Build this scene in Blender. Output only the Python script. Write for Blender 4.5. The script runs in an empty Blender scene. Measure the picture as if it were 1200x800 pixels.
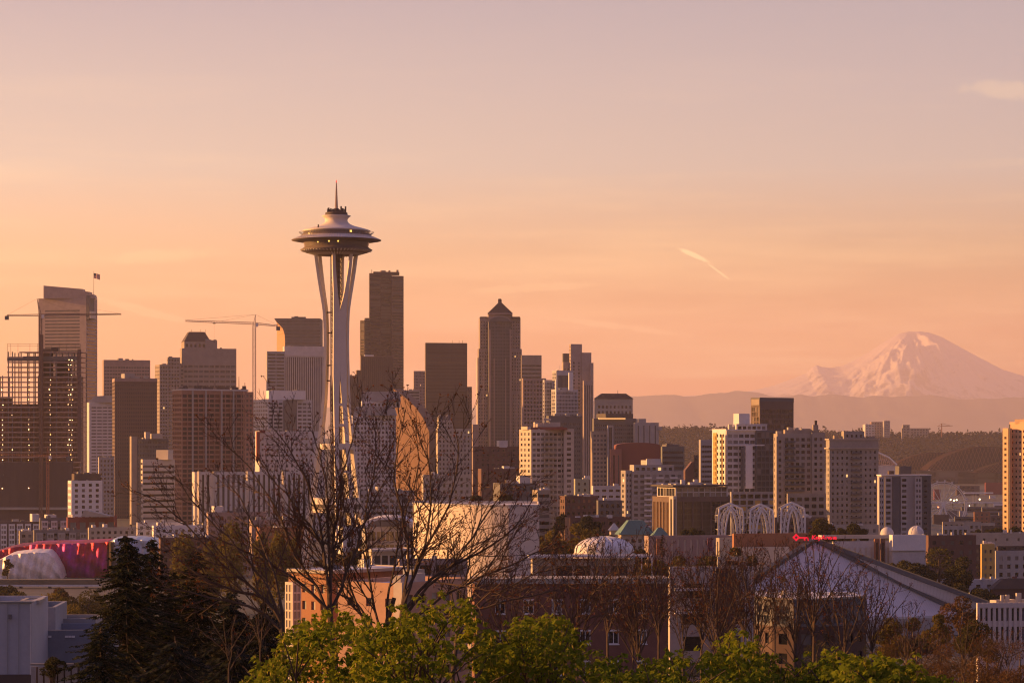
import bpy, math, random
import numpy as np
from mathutils import Vector
random.seed(7); RNG = np.random.default_rng(7)
R = math.radians
sc = bpy.context.scene
COL = sc.collection

# ------------------------------------------------------------------ camera
F = 2963.0            # focal length in pixels of a 1200 px wide frame
CAMZ = 100.0          # the viewpoint stands about 100 m above the water
cam = bpy.data.cameras.new("camera")
cam.sensor_width = 36.0
cam.lens = F / 1200 * 36.0
cam.shift_y = 115 / 1200
cam.clip_start = 1.0
cam.clip_end = 90000
co = bpy.data.objects.new("camera", cam)
COL.objects.link(co)
co.location = (0, 0, CAMZ)
co.rotation_euler = (R(90), 0, 0)
sc.camera = co

SUN_AZ = 82.0         # degrees to the left of the view direction
SUN_EL = 10.0

def lin(c):
    c = c / 255.0
    return c / 12.92 if c <= .04045 else ((c + .055) / 1.055) ** 2.4
def L3(r, g, b, a=1.0):
    return (lin(r), lin(g), lin(b), a)

# ------------------------------------------------------------------ sky
w = bpy.data.worlds.new("World"); sc.world = w
w.use_nodes = True
nt = w.node_tree
for n in list(nt.nodes): nt.nodes.remove(n)
N = nt.nodes.new
def lk(a, b, t=None): (t or nt).links.new(a, b)
out = N("ShaderNodeOutputWorld"); bg = N("ShaderNodeBackground"); lk(bg.outputs[0], out.inputs[0])
bg.inputs[1].default_value = 0.1
sky = N("ShaderNodeTexSky"); sky.sky_type = 'NISHITA'; sky.sun_disc = False
sky.sun_elevation = R(SUN_EL); sky.sun_rotation = R(-SUN_AZ)
sky.air_density = 2.0; sky.dust_density = 4.0; sky.ozone_density = 1.0
tc = N("ShaderNodeTexCoord"); sep = N("ShaderNodeSeparateXYZ"); lk(tc.outputs["Generated"], sep.inputs[0])
def ramp(stops):
    r = N("ShaderNodeValToRGB"); e = r.color_ramp.elements
    while len(e) > 1: e.remove(e[0])
    e[0].position = stops[0][0]; e[0].color = stops[0][1]
    for p, c in stops[1:]:
        k = e.new(p); k.color = c
    return r
def K3(c, f): return tuple(a * b for a, b in zip(L3(*c), f)) + (1.0,)
SKY_AWAY = [(0, K3((214, 138, 96), (.93, .72, .38))), (.02, K3((216, 144, 102), (.88, .74, .36))), (.04, K3((224, 156, 114), (.72, .69, .34))), (.073, K3((228, 172, 140), (.51, .70, .62))), (.107, K3((222, 182, 160), (.47, .745, .97))),
            (.139, K3((212, 180, 168), (.46, .68, .89))), (.171, K3((200, 176, 174), (.455, .64, .79))), (.35, K3((140, 128, 146), (.72, .78, 1.05))), (1, K3((84, 84, 116), (.95, .98, 1.3)))]
SKY_SUN = [(0, K3((255, 160, 84), (1, .80, .7))), (.02, K3((252, 168, 96), (1.05, .84, .7))), (.04, K3((254, 184, 114), (.92, .89, .66))), (.073, K3((254, 200, 146), (.82, .92, .97))), (.107, K3((246, 204, 170), (.57, .82, 1.04))),
           (.139, K3((230, 198, 178), (.52, .72, .90))), (.171, K3((208, 184, 182), (.465, .64, .79))), (.35, K3((146, 134, 148), (.72, .78, 1.05))), (1, K3((84, 84, 116), (.95, .98, 1.3)))]
r1 = ramp(SKY_AWAY); r2 = ramp(SKY_SUN)
lk(sep.outputs[2], r1.inputs[0]); lk(sep.outputs[2], r2.inputs[0])
mz = N("ShaderNodeMapRange"); mz.inputs[1].default_value = .30; mz.inputs[2].default_value = -.32
lk(sep.outputs[0], mz.inputs[0])
mx = N("ShaderNodeMix"); mx.data_type = 'RGBA'
lk(mz.outputs[0], mx.inputs[0]); lk(r1.outputs[0], mx.inputs[6]); lk(r2.outputs[0], mx.inputs[7])
# thin high cirrus: streaks that lie along the horizon, and two small bright wisps
mp = N("ShaderNodeMapping"); mp.inputs[3].default_value = (3.0, 3.0, 38.0); mp.inputs[2].default_value = (R(3), R(-5), 0)
lk(tc.outputs["Generated"], mp.inputs[0])
nz = N("ShaderNodeTexNoise"); nz.inputs["Scale"].default_value = 1.6; nz.inputs["Detail"].default_value = 6; nz.inputs["Roughness"].default_value = .64
lk(mp.outputs[0], nz.inputs[0])
cr = N("ShaderNodeMapRange"); cr.inputs[1].default_value = .50; cr.inputs[2].default_value = .78; cr.inputs[4].default_value = .62
lk(nz.outputs["Fac"], cr.inputs[0])
def math_(op, a, b=None, c=None, tree=None):
    m = (tree or nt).nodes.new("ShaderNodeMath"); m.operation = op
    for i, v in enumerate((a, b, c)):
        if v is None: continue
        if isinstance(v, (int, float)): m.inputs[i].default_value = v
        else: (tree or nt).links.new(v, m.inputs[i])
    return m.outputs[0]
el = math_('MULTIPLY', cr.outputs[0], math_('SUBTRACT', 1.0, math_('SMOOTH_MIN', math_('MULTIPLY', sep.outputs[2], 6.5), 1.0, .2)))
tx = math_('DIVIDE', sep.outputs[0], sep.outputs[1]); tz = math_('DIVIDE', sep.outputs[2], sep.outputs[1])
front = math_('GREATER_THAN', sep.outputs[1], 0.0)
wn = N("ShaderNodeTexNoise"); wn.inputs["Scale"].default_value = 160; wn.inputs["Detail"].default_value = 3
lk(tc.outputs["Generated"], wn.inputs[0])
def wisp(px, py, ax, ay, rot, amt):
    dx = math_('SUBTRACT', tx, (px - 600) / F); dz = math_('SUBTRACT', tz, (515 - py) / F)
    c, s = math.cos(rot), math.sin(rot)
    u = math_('ADD', math_('MULTIPLY', dx, c), math_('MULTIPLY', dz, s))
    v = math_('SUBTRACT', math_('MULTIPLY', dz, c), math_('MULTIPLY', dx, s))
    u = math_('MULTIPLY', u, F / ax); v = math_('MULTIPLY', v, F / ay)
    d = math_('ADD', math_('MULTIPLY', u, u), math_('MULTIPLY', v, v))
    d = math_('ADD', d, math_('MULTIPLY', math_('SUBTRACT', wn.outputs["Fac"], .5), 1.9))
    m = N("ShaderNodeMapRange"); m.interpolation_type = 'SMOOTHSTEP'
    m.inputs[1].default_value = 1.0; m.inputs[2].default_value = .15; m.inputs[4].default_value = amt
    lk(d, m.inputs[0])
    return math_('MULTIPLY', m.outputs[0], front)
ws = wisp(813, 299, 22, 3.3, R(-24), .7)
ws = math_('ADD', ws, wisp(842, 318, 18, 1.4, R(-36), .5))
ws = math_('ADD', ws, wisp(1182, 107, 66, 13, R(-5), .14))
ws = math_('ADD', ws, wisp(620, 338, 90, 6, R(3), .2))
ws = math_('ADD', ws, wisp(190, 300, 80, 10, R(4), .18))
ws = math_('ADD', ws, wisp(160, 362, 60, 6, R(-14), .25))
ws = math_('ADD', ws, wisp(730, 383, 110, 5, R(-7), .22))
ws = math_('MINIMUM', math_('ADD', ws, el), .8)
cl = N("ShaderNodeMix"); cl.data_type = 'RGBA'; lk(ws, cl.inputs[0]); lk(mx.outputs[2], cl.inputs[6]); cl.inputs[7].default_value = K3((255, 214, 160), (1.25, 1.25, 1.15))
sc10 = N("ShaderNodeVectorMath"); sc10.operation = 'SCALE'; sc10.inputs[3].default_value = 5.85
rear = N("ShaderNodeMapRange"); rear.inputs[1].default_value = .35; rear.inputs[2].default_value = -.35; lk(sep.outputs[1], rear.inputs[0])
rm = N("ShaderNodeMix"); rm.data_type = 'RGBA'; rm.blend_type = 'MULTIPLY'; lk(rear.outputs[0], rm.inputs[0]); lk(cl.outputs[2], rm.inputs[6]); rm.inputs[7].default_value = (.68, .60, .79, 1)
lk(rm.outputs[2], sc10.inputs[0])
nsc = N("ShaderNodeVectorMath"); nsc.operation = 'SCALE'; nsc.inputs[3].default_value = .08
lk(sky.outputs[0], nsc.inputs[0])
ad = N("ShaderNodeVectorMath"); ad.operation = 'ADD'; lk(sc10.outputs[0], ad.inputs[0]); lk(nsc.outputs[0], ad.inputs[1])
lk(ad.outputs[0], bg.inputs[0])

# ------------------------------------------------------------------ sun
sl = bpy.data.lights.new("sun", 'SUN'); sl.energy = 5.0; sl.angle = R(.5); sl.color = (1.0, .45, .13)
so = bpy.data.objects.new("sun", sl); COL.objects.link(so)
sd = Vector((-math.sin(R(SUN_AZ)) * math.cos(R(SUN_EL)), math.cos(R(SUN_AZ)) * math.cos(R(SUN_EL)), math.sin(R(SUN_EL))))
so.rotation_euler = sd.to_track_quat('Z', 'Y').to_euler()
so.location = sd * 3000

sc.view_settings.view_transform = 'Standard'; sc.view_settings.look = 'None'
sc.view_settings.exposure = 1.25; sc.view_settings.gamma = 1.0
sc.render.engine = 'CYCLES'
cy = sc.cycles
cy.max_bounces = 5; cy.diffuse_bounces = 3; cy.glossy_bounces = 2; cy.transmission_bounces = 2
cy.volume_bounces = 1; cy.transparent_max_bounces = 6
cy.use_denoising = True
try:
    cy.denoiser = 'OPENIMAGEDENOISE'; cy.denoising_input_passes = 'RGB_ALBEDO_NORMAL'; cy.denoising_prefilter = 'ACCURATE'
except Exception: pass
cy.use_adaptive_sampling = False
cy.sample_clamp_indirect = 4.0
cy.filter_width = 1.15

# ------------------------------------------------------------------ helpers
def P(px, py, D):
    return Vector(((px - 600) / F * D, D, CAMZ + (515 - py) / F * D))
def smooth(a, b, t):
    t = min(1, max(0, (t - a) / (b - a))); return t * t * (3 - 2 * t)
_gy = [-80, 0, 30, 60, 110, 200, 300, 450, 600, 750, 1000, 1600, 2600, 3600, 5000, 6000, 6300, 7000, 7400, 9000, 30000]
_gz = [98, 97, 93, 88, 82, 72, 60, 49, 41, 36, 31, 29, 27, 35, 14, 10, 34, 104, 110, 30, 20]
def G(x, y):
    z = float(np.interp(y, _gy, _gz))
    if 1500 < y < 6000:
        k = smooth(260, 520, x) * smooth(1500, 2300, y) * (1 - smooth(5000, 6000, y))
        z = z * (1 - k) + 5 * k
    if 6000 < y < 9000:
        z = z * (1 - .0) + 8 * math.sin(x / 260.) * smooth(6200, 7000, y) * (1 - smooth(7400, 9000, y))
    return z

class MB:
    def __init__(s): s.v = []; s.f = []; s.m = []
    def quad(s, a, b, c, d, m=0):
        i = len(s.v); s.v += [tuple(a), tuple(b), tuple(c), tuple(d)]; s.f.append((i, i + 1, i + 2, i + 3)); s.m.append(m)
    def tri(s, a, b, c, m=0):
        i = len(s.v); s.v += [tuple(a), tuple(b), tuple(c)]; s.f.append((i, i + 1, i + 2)); s.m.append(m)
    def poly(s, pts, m=0):
        i = len(s.v); s.v += [tuple(p) for p in pts]; s.f.append(tuple(range(i, i + len(pts)))); s.m.append(m)
    def box(s, x0, x1, y0, y1, z0, z1, m=0, rot=0, c=(0, 0)):
        i = len(s.v)
        ca, sa = math.cos(rot), math.sin(rot)
        for z in (z0, z1):
            for x, y in ((x0, y0), (x1, y0), (x1, y1), (x0, y1)):
                s.v.append((c[0] + x * ca - y * sa, c[1] + x * sa + y * ca, z))
        for q in ((3, 2, 1, 0), (4, 5, 6, 7), (0, 1, 5, 4), (1, 2, 6, 5), (2, 3, 7, 6), (3, 0, 4, 7)):
            s.f.append(tuple(i + k for k in q)); s.m.append(m)
    def bar(s, a, b, t, m=0, t2=None):
        s.tube([a, b], [t, t if t2 is None else t2], 4, m, caps=True)
    def tube(s, pts, rad, n=5, m=0, caps=False):
        pts = [Vector(p) for p in pts]
        i0 = len(s.v); K = len(pts)
        t = (pts[1] - pts[0])
        if t.length < 1e-9: t = Vector((0, 0, 1))
        t.normalize()
        ref = Vector((1, 0, 0)) if abs(t.x) < .8 else Vector((0, 1, 0))
        u = t.cross(ref).normalized(); vv = t.cross(u).normalized()
        for k, p in enumerate(pts):
            if k > 0:
                t2 = (pts[min(k + 1, K - 1)] - pts[k - 1])
                if t2.length > 1e-9:
                    t2.normalize(); u = (u - t2 * u.dot(t2))
                    if u.length < 1e-6: u = t2.orthogonal()
                    u.normalize(); vv = t2.cross(u).normalized()
            r = rad[k] if not isinstance(rad, (int, float)) else rad
            for j in range(n):
                a = 2 * math.pi * j / n + (math.pi / 4 if n == 4 else 0)
                q = p + u * (r * math.cos(a)) + vv * (r * math.sin(a))
                s.v.append((q.x, q.y, q.z))
        for k in range(K - 1):
            for j in range(n):
                j2 = (j + 1) % n
                s.f.append((i0 + k * n + j, i0 + k * n + j2, i0 + (k + 1) * n + j2, i0 + (k + 1) * n + j)); s.m.append(m)
        if caps:
            s.f.append(tuple(i0 + j for j in reversed(range(n)))); s.m.append(m)
            s.f.append(tuple(i0 + (K - 1) * n + j for j in range(n))); s.m.append(m)
    def lathe(s, prof, n=48, m=0, c=(0, 0)):
        i0 = len(s.v)
        for r, z in prof:
            for j in range(n):
                a = 2 * math.pi * j / n
                s.v.append((c[0] + r * math.cos(a), c[1] + r * math.sin(a), z))
        for k in range(len(prof) - 1):
            for j in range(n):
                j2 = (j + 1) % n
                s.f.append((i0 + k * n + j, i0 + k * n + j2, i0 + (k + 1) * n + j2, i0 + (k + 1) * n + j)); s.m.append(m)
    def mesh(s, name, mats, smooth_=False):
        me = bpy.data.meshes.new(name)
        me.from_pydata(s.v, [], s.f)
        if not isinstance(mats, (list, tuple)): mats = [mats]
        for mt in mats: me.materials.append(mt)
        if len(mats) > 1: me.polygons.foreach_set("material_index", s.m)
        if smooth_: me.polygons.foreach_set("use_smooth", [True] * len(me.polygons))
        me.update()
        return me
    def build(s, name, mats, parent=None, loc=None, smooth_=False):
        return obj(name, s.mesh(name, mats, smooth_), parent, loc)

def obj(name, me, parent=None, loc=None, rz=None):
    o = bpy.data.objects.new(name, me); COL.objects.link(o)
    if parent is not None: o.parent = parent
    if loc is not None: o.location = loc
    if rz is not None: o.rotation_euler = (0, 0, rz)
    return o
def tag(o, label=None, cat=None, group=None, kind=None):
    if label: o["label"] = label
    if cat: o["category"] = cat
    if group: o["group"] = group
    if kind: o["kind"] = kind
    return o
def thing(name, label, cat, loc, group=None):
    o = obj(name, None, None, loc); o.empty_display_size = .5
    return tag(o, label, cat, group)

def mesh_np(name, verts, nper, mats, midx=None, smooth_=False):
    """verts: (n*nper, 3); every nper consecutive points are one face."""
    me = bpy.data.meshes.new(name)
    n = len(verts); nf = n // nper
    me.vertices.add(n); me.vertices.foreach_set("co", np.asarray(verts, dtype=np.float32).ravel())
    me.loops.add(n); me.loops.foreach_set("vertex_index", np.arange(n, dtype=np.int32))
    me.polygons.add(nf)
    me.polygons.foreach_set("loop_start", np.arange(0, n, nper, dtype=np.int32))
    if not isinstance(mats, (list, tuple)): mats = [mats]
    for mt in mats: me.materials.append(mt)
    if midx is not None: me.polygons.foreach_set("material_index", np.asarray(midx, dtype=np.int32))
    me.update(calc_edges=True)
    return me

# ------------------------------------------------------------------ materials
MATS = {}
def mat(key, col, rough=.8, var=.12, scale=.15, metal=0.0, spec=None, streak=False, fine=None, bump=0, col2=None):
    """Procedural surface: a base colour broken up by two noises (weathering and grain)."""
    if key in MATS: return MATS[key]
    m = bpy.data.materials.new(key); m.use_nodes = True; t = m.node_tree; nn = t.nodes.new
    b = t.nodes["Principled BSDF"]
    b.inputs["Roughness"].default_value = rough; b.inputs["Metallic"].default_value = metal
    if spec is not None: b.inputs["Specular IOR Level"].default_value = spec
    tcn = nn("ShaderNodeTexCoord"); mpn = nn("ShaderNodeMapping"); t.links.new(tcn.outputs["Object"], mpn.inputs[0])
    if streak: mpn.inputs[3].default_value = (1, 1, .15)
    n1 = nn("ShaderNodeTexNoise"); n1.inputs["Scale"].default_value = scale; n1.inputs["Detail"].default_value = 5; n1.inputs["Roughness"].default_value = .6
    t.links.new(mpn.outputs[0], n1.inputs[0])
    mr = nn("ShaderNodeMapRange"); mr.inputs[1].default_value = .3; mr.inputs[2].default_value = .7; mr.inputs[3].default_value = 1 - var; mr.inputs[4].default_value = 1 + var
    t.links.new(n1.outputs["Fac"], mr.inputs[0])
    n2 = nn("ShaderNodeTexNoise"); n2.inputs["Scale"].default_value = fine or scale * 9; n2.inputs["Detail"].default_value = 3
    t.links.new(tcn.outputs["Object"], n2.inputs[0])
    m2 = nn("ShaderNodeMapRange"); m2.inputs[1].default_value = .3; m2.inputs[2].default_value = .7; m2.inputs[3].default_value = 1 - var * .6; m2.inputs[4].default_value = 1 + var * .6
    t.links.new(n2.outputs["Fac"], m2.inputs[0])
    mm = math_('MULTIPLY', mr.outputs[0], m2.outputs[0], tree=t)
    c4 = tuple(col) + (1,) if len(col) == 3 else tuple(col)
    sv = nn("ShaderNodeVectorMath"); sv.operation = 'SCALE'
    t.links.new(mm, sv.inputs[3])
    if col2 is None: sv.inputs[0].default_value = c4[:3]
    else:
        mc = nn("ShaderNodeMix"); mc.data_type = 'RGBA'; mc.inputs[6].default_value = c4; mc.inputs[7].default_value = tuple(col2) + (1,)
        m3 = nn("ShaderNodeMapRange"); m3.inputs[1].default_value = .42; m3.inputs[2].default_value = .6
        t.links.new(n1.outputs["Fac"], m3.inputs[0]); t.links.new(m3.outputs[0], mc.inputs[0]); t.links.new(mc.outputs[2], sv.inputs[0])
    t.links.new(sv.outputs[0], b.inputs["Base Color"])
    if bump:
        bp = nn("ShaderNodeBump"); bp.inputs["Strength"].default_value = bump; bp.inputs["Distance"].default_value = .3
        t.links.new(n2.outputs["Fac"], bp.inputs["Height"]); t.links.new(bp.outputs[0], b.inputs["Normal"])
    MATS[key] = m
    return m

def glass(key, col=(.025, .028, .034), rough=.12, mull=0.0, fcol=(.18, .17, .17), hor=0.0):
    """Dark window glass; mull > 0 draws the mullions of one long window every so many metres."""
    if key in MATS: return MATS[key]
    m = bpy.data.materials.new(key); m.use_nodes = True; t = m.node_tree; nn = t.nodes.new
    b = t.nodes["Principled BSDF"]; b.inputs["Roughness"].default_value = rough; b.inputs["IOR"].default_value = 1.55
    tcn = nn("ShaderNodeTexCoord"); n1 = nn("ShaderNodeTexNoise"); n1.inputs["Scale"].default_value = .35; n1.inputs["Detail"].default_value = 2
    t.links.new(tcn.outputs["Object"], n1.inputs[0])
    oi = nn("ShaderNodeObjectInfo")
    mm = math_('ADD', math_('MULTIPLY', n1.outputs["Fac"], 1.0, tree=t), math_('MULTIPLY', oi.outputs["Random"], .9, tree=t), tree=t)
    sv = nn("ShaderNodeVectorMath"); sv.operation = 'SCALE'; sv.inputs[0].default_value = col; t.links.new(mm, sv.inputs[3])
    bl = nn("ShaderNodeMix"); bl.data_type = 'RGBA'; t.links.new(math_('MULTIPLY', math_('GREATER_THAN', oi.outputs["Random"], .74, tree=t), .8, tree=t), bl.inputs[0]); t.links.new(sv.outputs[0], bl.inputs[6]); bl.inputs[7].default_value = (col[0] + .13, col[1] + .115, col[2] + .10, 1)
    src = bl.outputs[2] if not mull else sv.outputs[0]
    if mull:
        sp = nn("ShaderNodeSeparateXYZ"); t.links.new(tcn.outputs["Object"], sp.inputs[0])
        fr = math_('FRACT', math_('DIVIDE', sp.outputs[0], mull, tree=t), tree=t)
        k = math_('GREATER_THAN', fr, .84, tree=t)
        if hor:
            k = math_('MAXIMUM', k, math_('GREATER_THAN', math_('FRACT', math_('DIVIDE', sp.outputs[2], hor, tree=t), tree=t), .8, tree=t), tree=t)
        mc = nn("ShaderNodeMix"); mc.data_type = 'RGBA'; t.links.new(k, mc.inputs[0]); t.links.new(src, mc.inputs[6]); mc.inputs[7].default_value = fcol + (1,)
        src = mc.outputs[2]
    t.links.new(src, b.inputs["Base Color"])
    MATS[key] = m
    return m

def emit(key, col, strength, base=(.5, .5, .5)):
    if key in MATS: return MATS[key]
    m = bpy.data.materials.new(key); m.use_nodes = True; t = m.node_tree
    b = t.nodes["Principled BSDF"]; b.inputs["Base Color"].default_value = base + (1,)
    b.inputs["Emission Color"].default_value = col + (1,); b.inputs["Emission Strength"].default_value = strength
    try: m.cycles.emission_sampling = 'NONE'
    except Exception: pass
    MATS[key] = m
    return m

GL = glass("window_glass", (.014, .015, .018)); GLB = glass("window_glass_blue", (.05, .06, .075), .1)
GLC = glass("window_with_blinds", (.16, .15, .14), .35)
GLR = glass("ribbon_glass", (.03, .03, .036), .14, 1.6)
GLG = glass("ribbon_glass_grey", (.055, .06, .07), .14, 1.6, (.2, .2, .2))
LIT = emit("lit_and_glint_window", (1.0, .50, .14), .55)  # glow added to random panes, for lit rooms and orange glints
LAMP = emit("work_lamp", (1.0, .58, .22), 4.0)
def wall(name, r, g, b, **k): return mat(name, (r, g, b), **k)
M_conc = wall("concrete", .34, .32, .30, streak=True)
M_conc_d = wall("dark_concrete", .17, .155, .15, streak=True)
M_white = wall("white_paint", .66, .64, .62, var=.07)
M_cream = wall("cream_stucco", .50, .44, .37, var=.08)
M_beige = wall("beige_stone", .36, .32, .27)
M_tan = wall("tan_precast", .30, .25, .20)
M_grey = wall("grey_stone", .30, .29, .29)
M_lgrey = wall("light_grey_stone", .50, .48, .47)
M_dgrey = wall("dark_grey_cladding", .11, .108, .112)
M_brown = wall("brown_granite", .12, .082, .068)
M_dbrown = wall("dark_brown_granite", .075, .052, .046)
M_brick = wall("red_brick", .19, .085, .062, fine=4)
M_dbrick = wall("dark_brick", .105, .052, .044, fine=4)
M_obrick = wall("orange_brick", .27, .12, .062, fine=4)
M_red = wall("red_cladding", .22, .05, .045)
M_rose = wall("rose_granite", .28, .21, .19)
M_roof = wall("flat_roof_gravel", .24, .225, .225, scale=.3)
M_roofd = wall("dark_roof", .07, .06, .058)
M_roofw = wall("white_roof_membrane", .55, .54, .55)
M_metal = mat("grey_metal", (.25, .25, .26), .45, metal=.4)
M_steel = mat("dark_steel", (.09, .075, .07), .6)
M_yellow = wall("yellow_cladding", .50, .34, .10)
M_teal = wall("teal_roof", .10, .20, .19)
# ------------------------------------------------------------------ terrain
def vnoise(x, y, seed=0):
    xi = np.floor(x).astype(np.int64); yi = np.floor(y).astype(np.int64); fx = x - xi; fy = y - yi
    fx = fx * fx * (3 - 2 * fx); fy = fy * fy * (3 - 2 * fy)
    def h(a, b):
        n = (a * 374761393 + b * 668265263 + seed * 982451653) & 0x7fffffff
        n = ((n ^ (n >> 13)) * 1274126177) & 0x7fffffff
        return ((n ^ (n >> 16)) & 0xffff) / 65535.0
    return (h(xi, yi) * (1 - fx) + h(xi + 1, yi) * fx) * (1 - fy) + (h(xi, yi + 1) * (1 - fx) + h(xi + 1, yi + 1) * fx) * fy
def fbm(x, y, o=5, seed=0, ridged=False):
    s = 0; a = .5; t = 0
    for k in range(o):
        n = vnoise(x, y, seed + k)
        if ridged: n = 1 - abs(2 * n - 1)
        s = s + n * a; t += a; x = x * 2.03 + 11.3; y = y * 2.03 + 5.7; a *= .5
    return s / t
def grid_mesh(name, X, Y, Z, m, smooth_=True):
    ny, nx = X.shape
    v = np.stack([X, Y, Z], -1).reshape(-1, 3)
    i = np.arange(ny * nx).reshape(ny, nx)
    q = np.stack([i[:-1, :-1], i[:-1, 1:], i[1:, 1:], i[1:, :-1]], -1).reshape(-1, 4)
    me = bpy.data.meshes.new(name)
    me.vertices.add(len(v)); me.vertices.foreach_set("co", v.astype(np.float32).ravel())
    me.loops.add(q.size); me.loops.foreach_set("vertex_index", q.astype(np.int32).ravel())
    me.polygons.add(len(q)); me.polygons.foreach_set("loop_start", np.arange(0, q.size, 4, dtype=np.int32))
    me.materials.append(m)
    if smooth_: me.polygons.foreach_set("use_smooth", [True] * len(q))
    me.update(calc_edges=True)
    return obj(name, me)
gy = np.concatenate([np.linspace(-100, 300, 41), np.linspace(320, 1600, 65), np.linspace(1640, 6000, 90), np.linspace(6040, 9000, 75), np.linspace(9200, 49500, 80)])
gx = np.concatenate([np.linspace(-9380, -900, 46), np.linspace(-860, 1100, 99), np.linspace(1150, 12400, 66)])
GX, GY = np.meshgrid(gx, gy)
GZ = np.vectorize(G)(GX, GY) + np.where(GY > 20, (fbm(GX / 90, GY / 90, 4) - .5) * 2.5, 0)
GZ = GZ - np.where(GY < 9000, 0, 0)
M_ground = wall("ground_earth_and_streets", .075, .066, .055, scale=.01, var=.35, col2=(.05, .055, .03))
tag(grid_mesh("ground", GX, GY, GZ, M_ground), kind="structure")

# far hills, one behind the other
def ridge(name, Y0, prof, depth, seed, amp, m, x0=-90, x1=1330):
    px = np.linspace(x0, x1, 420); yy = np.interp(px, [p[0] for p in prof], [p[1] for p in prof])
    h = (515 - yy) / F * Y0 + CAMZ - 15
    r = np.linspace(-1, 1, 60)
    Xs, Rr = np.meshgrid((px - 600) / F * Y0, r)
    Hh = np.repeat(h[None, :], 60, 0)
    n = fbm(Xs / 750 + Rr * .6, Rr * 3 + Xs / 3300, 6, seed, True)
    Z = 15 + (Hh + (fbm(Xs / 390, Xs * 0, 5, seed + 9) - .5) * amp) * np.clip(1 - np.abs(Rr) ** 1.25, 0, 1) * (1 - .30 * np.abs(Rr) * (n - .2) * 2)
    return tag(grid_mesh(name, Xs, Y0 + Rr * depth, np.maximum(Z, 14), m), kind="structure")
M_hill = mat("forested_hills", (.05, .055, .04), .95, .3, .004)
ridge("hills", 40000, [(-600, 474), (300, 476), (560, 478), (700, 470), (745, 465), (790, 462), (812, 464), (838, 461), (861, 456), (880, 460), (905, 464), (940, 462), (990, 463), (1040, 466), (1090, 463), (1140, 466), (1200, 463), (1500, 462)], 3000, 3, 105, M_hill)
# the snow mountain
def mountain():
    Y0 = 50000.0
    prof = [(640, 478), (740, 468), (800, 464), (850, 461), (880, 458), (905, 452), (930, 443), (945, 437), (952, 430), (957.5, 427.5), (963, 429.8), (972, 431), (985, 429), (1000, 423), (1020, 411), (1040, 398),
            (1053, 391), (1062, 388.8), (1078, 388.2), (1090, 390), (1104, 395), (1122, 405), (1150, 420), (1175, 433), (1200, 440.5), (1240, 449), (1300, 457), (1500, 466)]
    px = np.linspace(640, 1330, 560); h = (515 - np.interp(px, [p[0] for p in prof], [p[1] for p in prof])) / F * Y0 + CAMZ
    X1 = (px - 600) / F * Y0
    r = np.concatenate([np.linspace(-1, 0, 150), np.linspace(.02, 1, 30)])
    W = 5200.0
    Xs, Rr = np.meshgrid(X1, r); Hh = np.repeat(h[None, :], len(r), 0)
    sx = (1072 - 600) / F * Y0
    dx = Xs - sx; dy = Rr * W
    th = np.arctan2(dx, -dy + 370); rad = np.sqrt(dx * dx + dy * dy)
    n1 = fbm(th * 3.3 + 20, rad / 5400 + 3, 5, 21, True)
    n2 = fbm(Xs / 490, dy / 650, 5, 33, True)
    fall = np.clip(1 - np.abs(Rr) ** .85, 0, 1)
    env = np.clip(np.abs(Rr) * 3.5, 0, 1) * np.clip(1.15 - np.abs(Rr), 0, 1)
    Z = Hh * fall + env * Hh * ((n1 - .55) * .40 + (n2 - .5) * .09)
    # the long spur that comes down from the summit towards the viewer's left
    tt = np.clip(-dy / W, 0, 1); cx = sx + 90 - 1340 * tt ** 1.2
    d = (Xs - cx)
    Z = Z + np.exp(-(np.where(d > 0, d / 225, d / 920)) ** 2) * 490 * np.clip(tt * 2.6 - .08, 0, 1) * np.clip(1.25 - tt * 1.3, 0, 1) * (.6 + .8 * n2)
    m = bpy.data.materials.new("snow_and_rock"); m.use_nodes = True; t = m.node_tree; b = t.nodes["Principled BSDF"]; b.inputs["Roughness"].default_value = .8
    tcn = t.nodes.new("ShaderNodeTexCoord"); n = t.nodes.new("ShaderNodeTexNoise"); n.inputs["Scale"].default_value = .003; n.inputs["Detail"].default_value = 8; n.inputs["Roughness"].default_value = .65
    mpn = t.nodes.new("ShaderNodeMapping"); mpn.inputs[3].default_value = (1, 1, .45); t.links.new(tcn.outputs["Object"], mpn.inputs[0]); t.links.new(mpn.outputs[0], n.inputs[0])
    g = t.nodes.new("ShaderNodeNewGeometry"); sp = t.nodes.new("ShaderNodeSeparateXYZ"); t.links.new(g.outputs["Position"], sp.inputs[0])
    sn = t.nodes.new("ShaderNodeSeparateXYZ"); t.links.new(g.outputs["Normal"], sn.inputs[0])
    hi = math_('MULTIPLY_ADD', sp.outputs[2], -.00022, .28, tree=t)
    st = math_('MULTIPLY_ADD', sn.outputs[2], -.45, .40, tree=t)
    k = math_('ADD', math_('ADD', n.outputs["Fac"], hi, tree=t), st, tree=t)
    mr = t.nodes.new("ShaderNodeMapRange"); mr.inputs[1].default_value = .58; mr.inputs[2].default_value = .72; t.links.new(k, mr.inputs[0])
    mc = t.nodes.new("ShaderNodeMix"); mc.data_type = 'RGBA'; mc.inputs[6].default_value = (.52, .475, .43, 1); mc.inputs[7].default_value = (.10, .085, .08, 1)
    t.links.new(mr.outputs[0], mc.inputs[0]); t.links.new(mc.outputs[2], b.inputs["Base Color"])
    tag(grid_mesh("mountain", Xs, Y0 + dy, np.maximum(Z, 15), m), kind="structure")
mountain()

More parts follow.
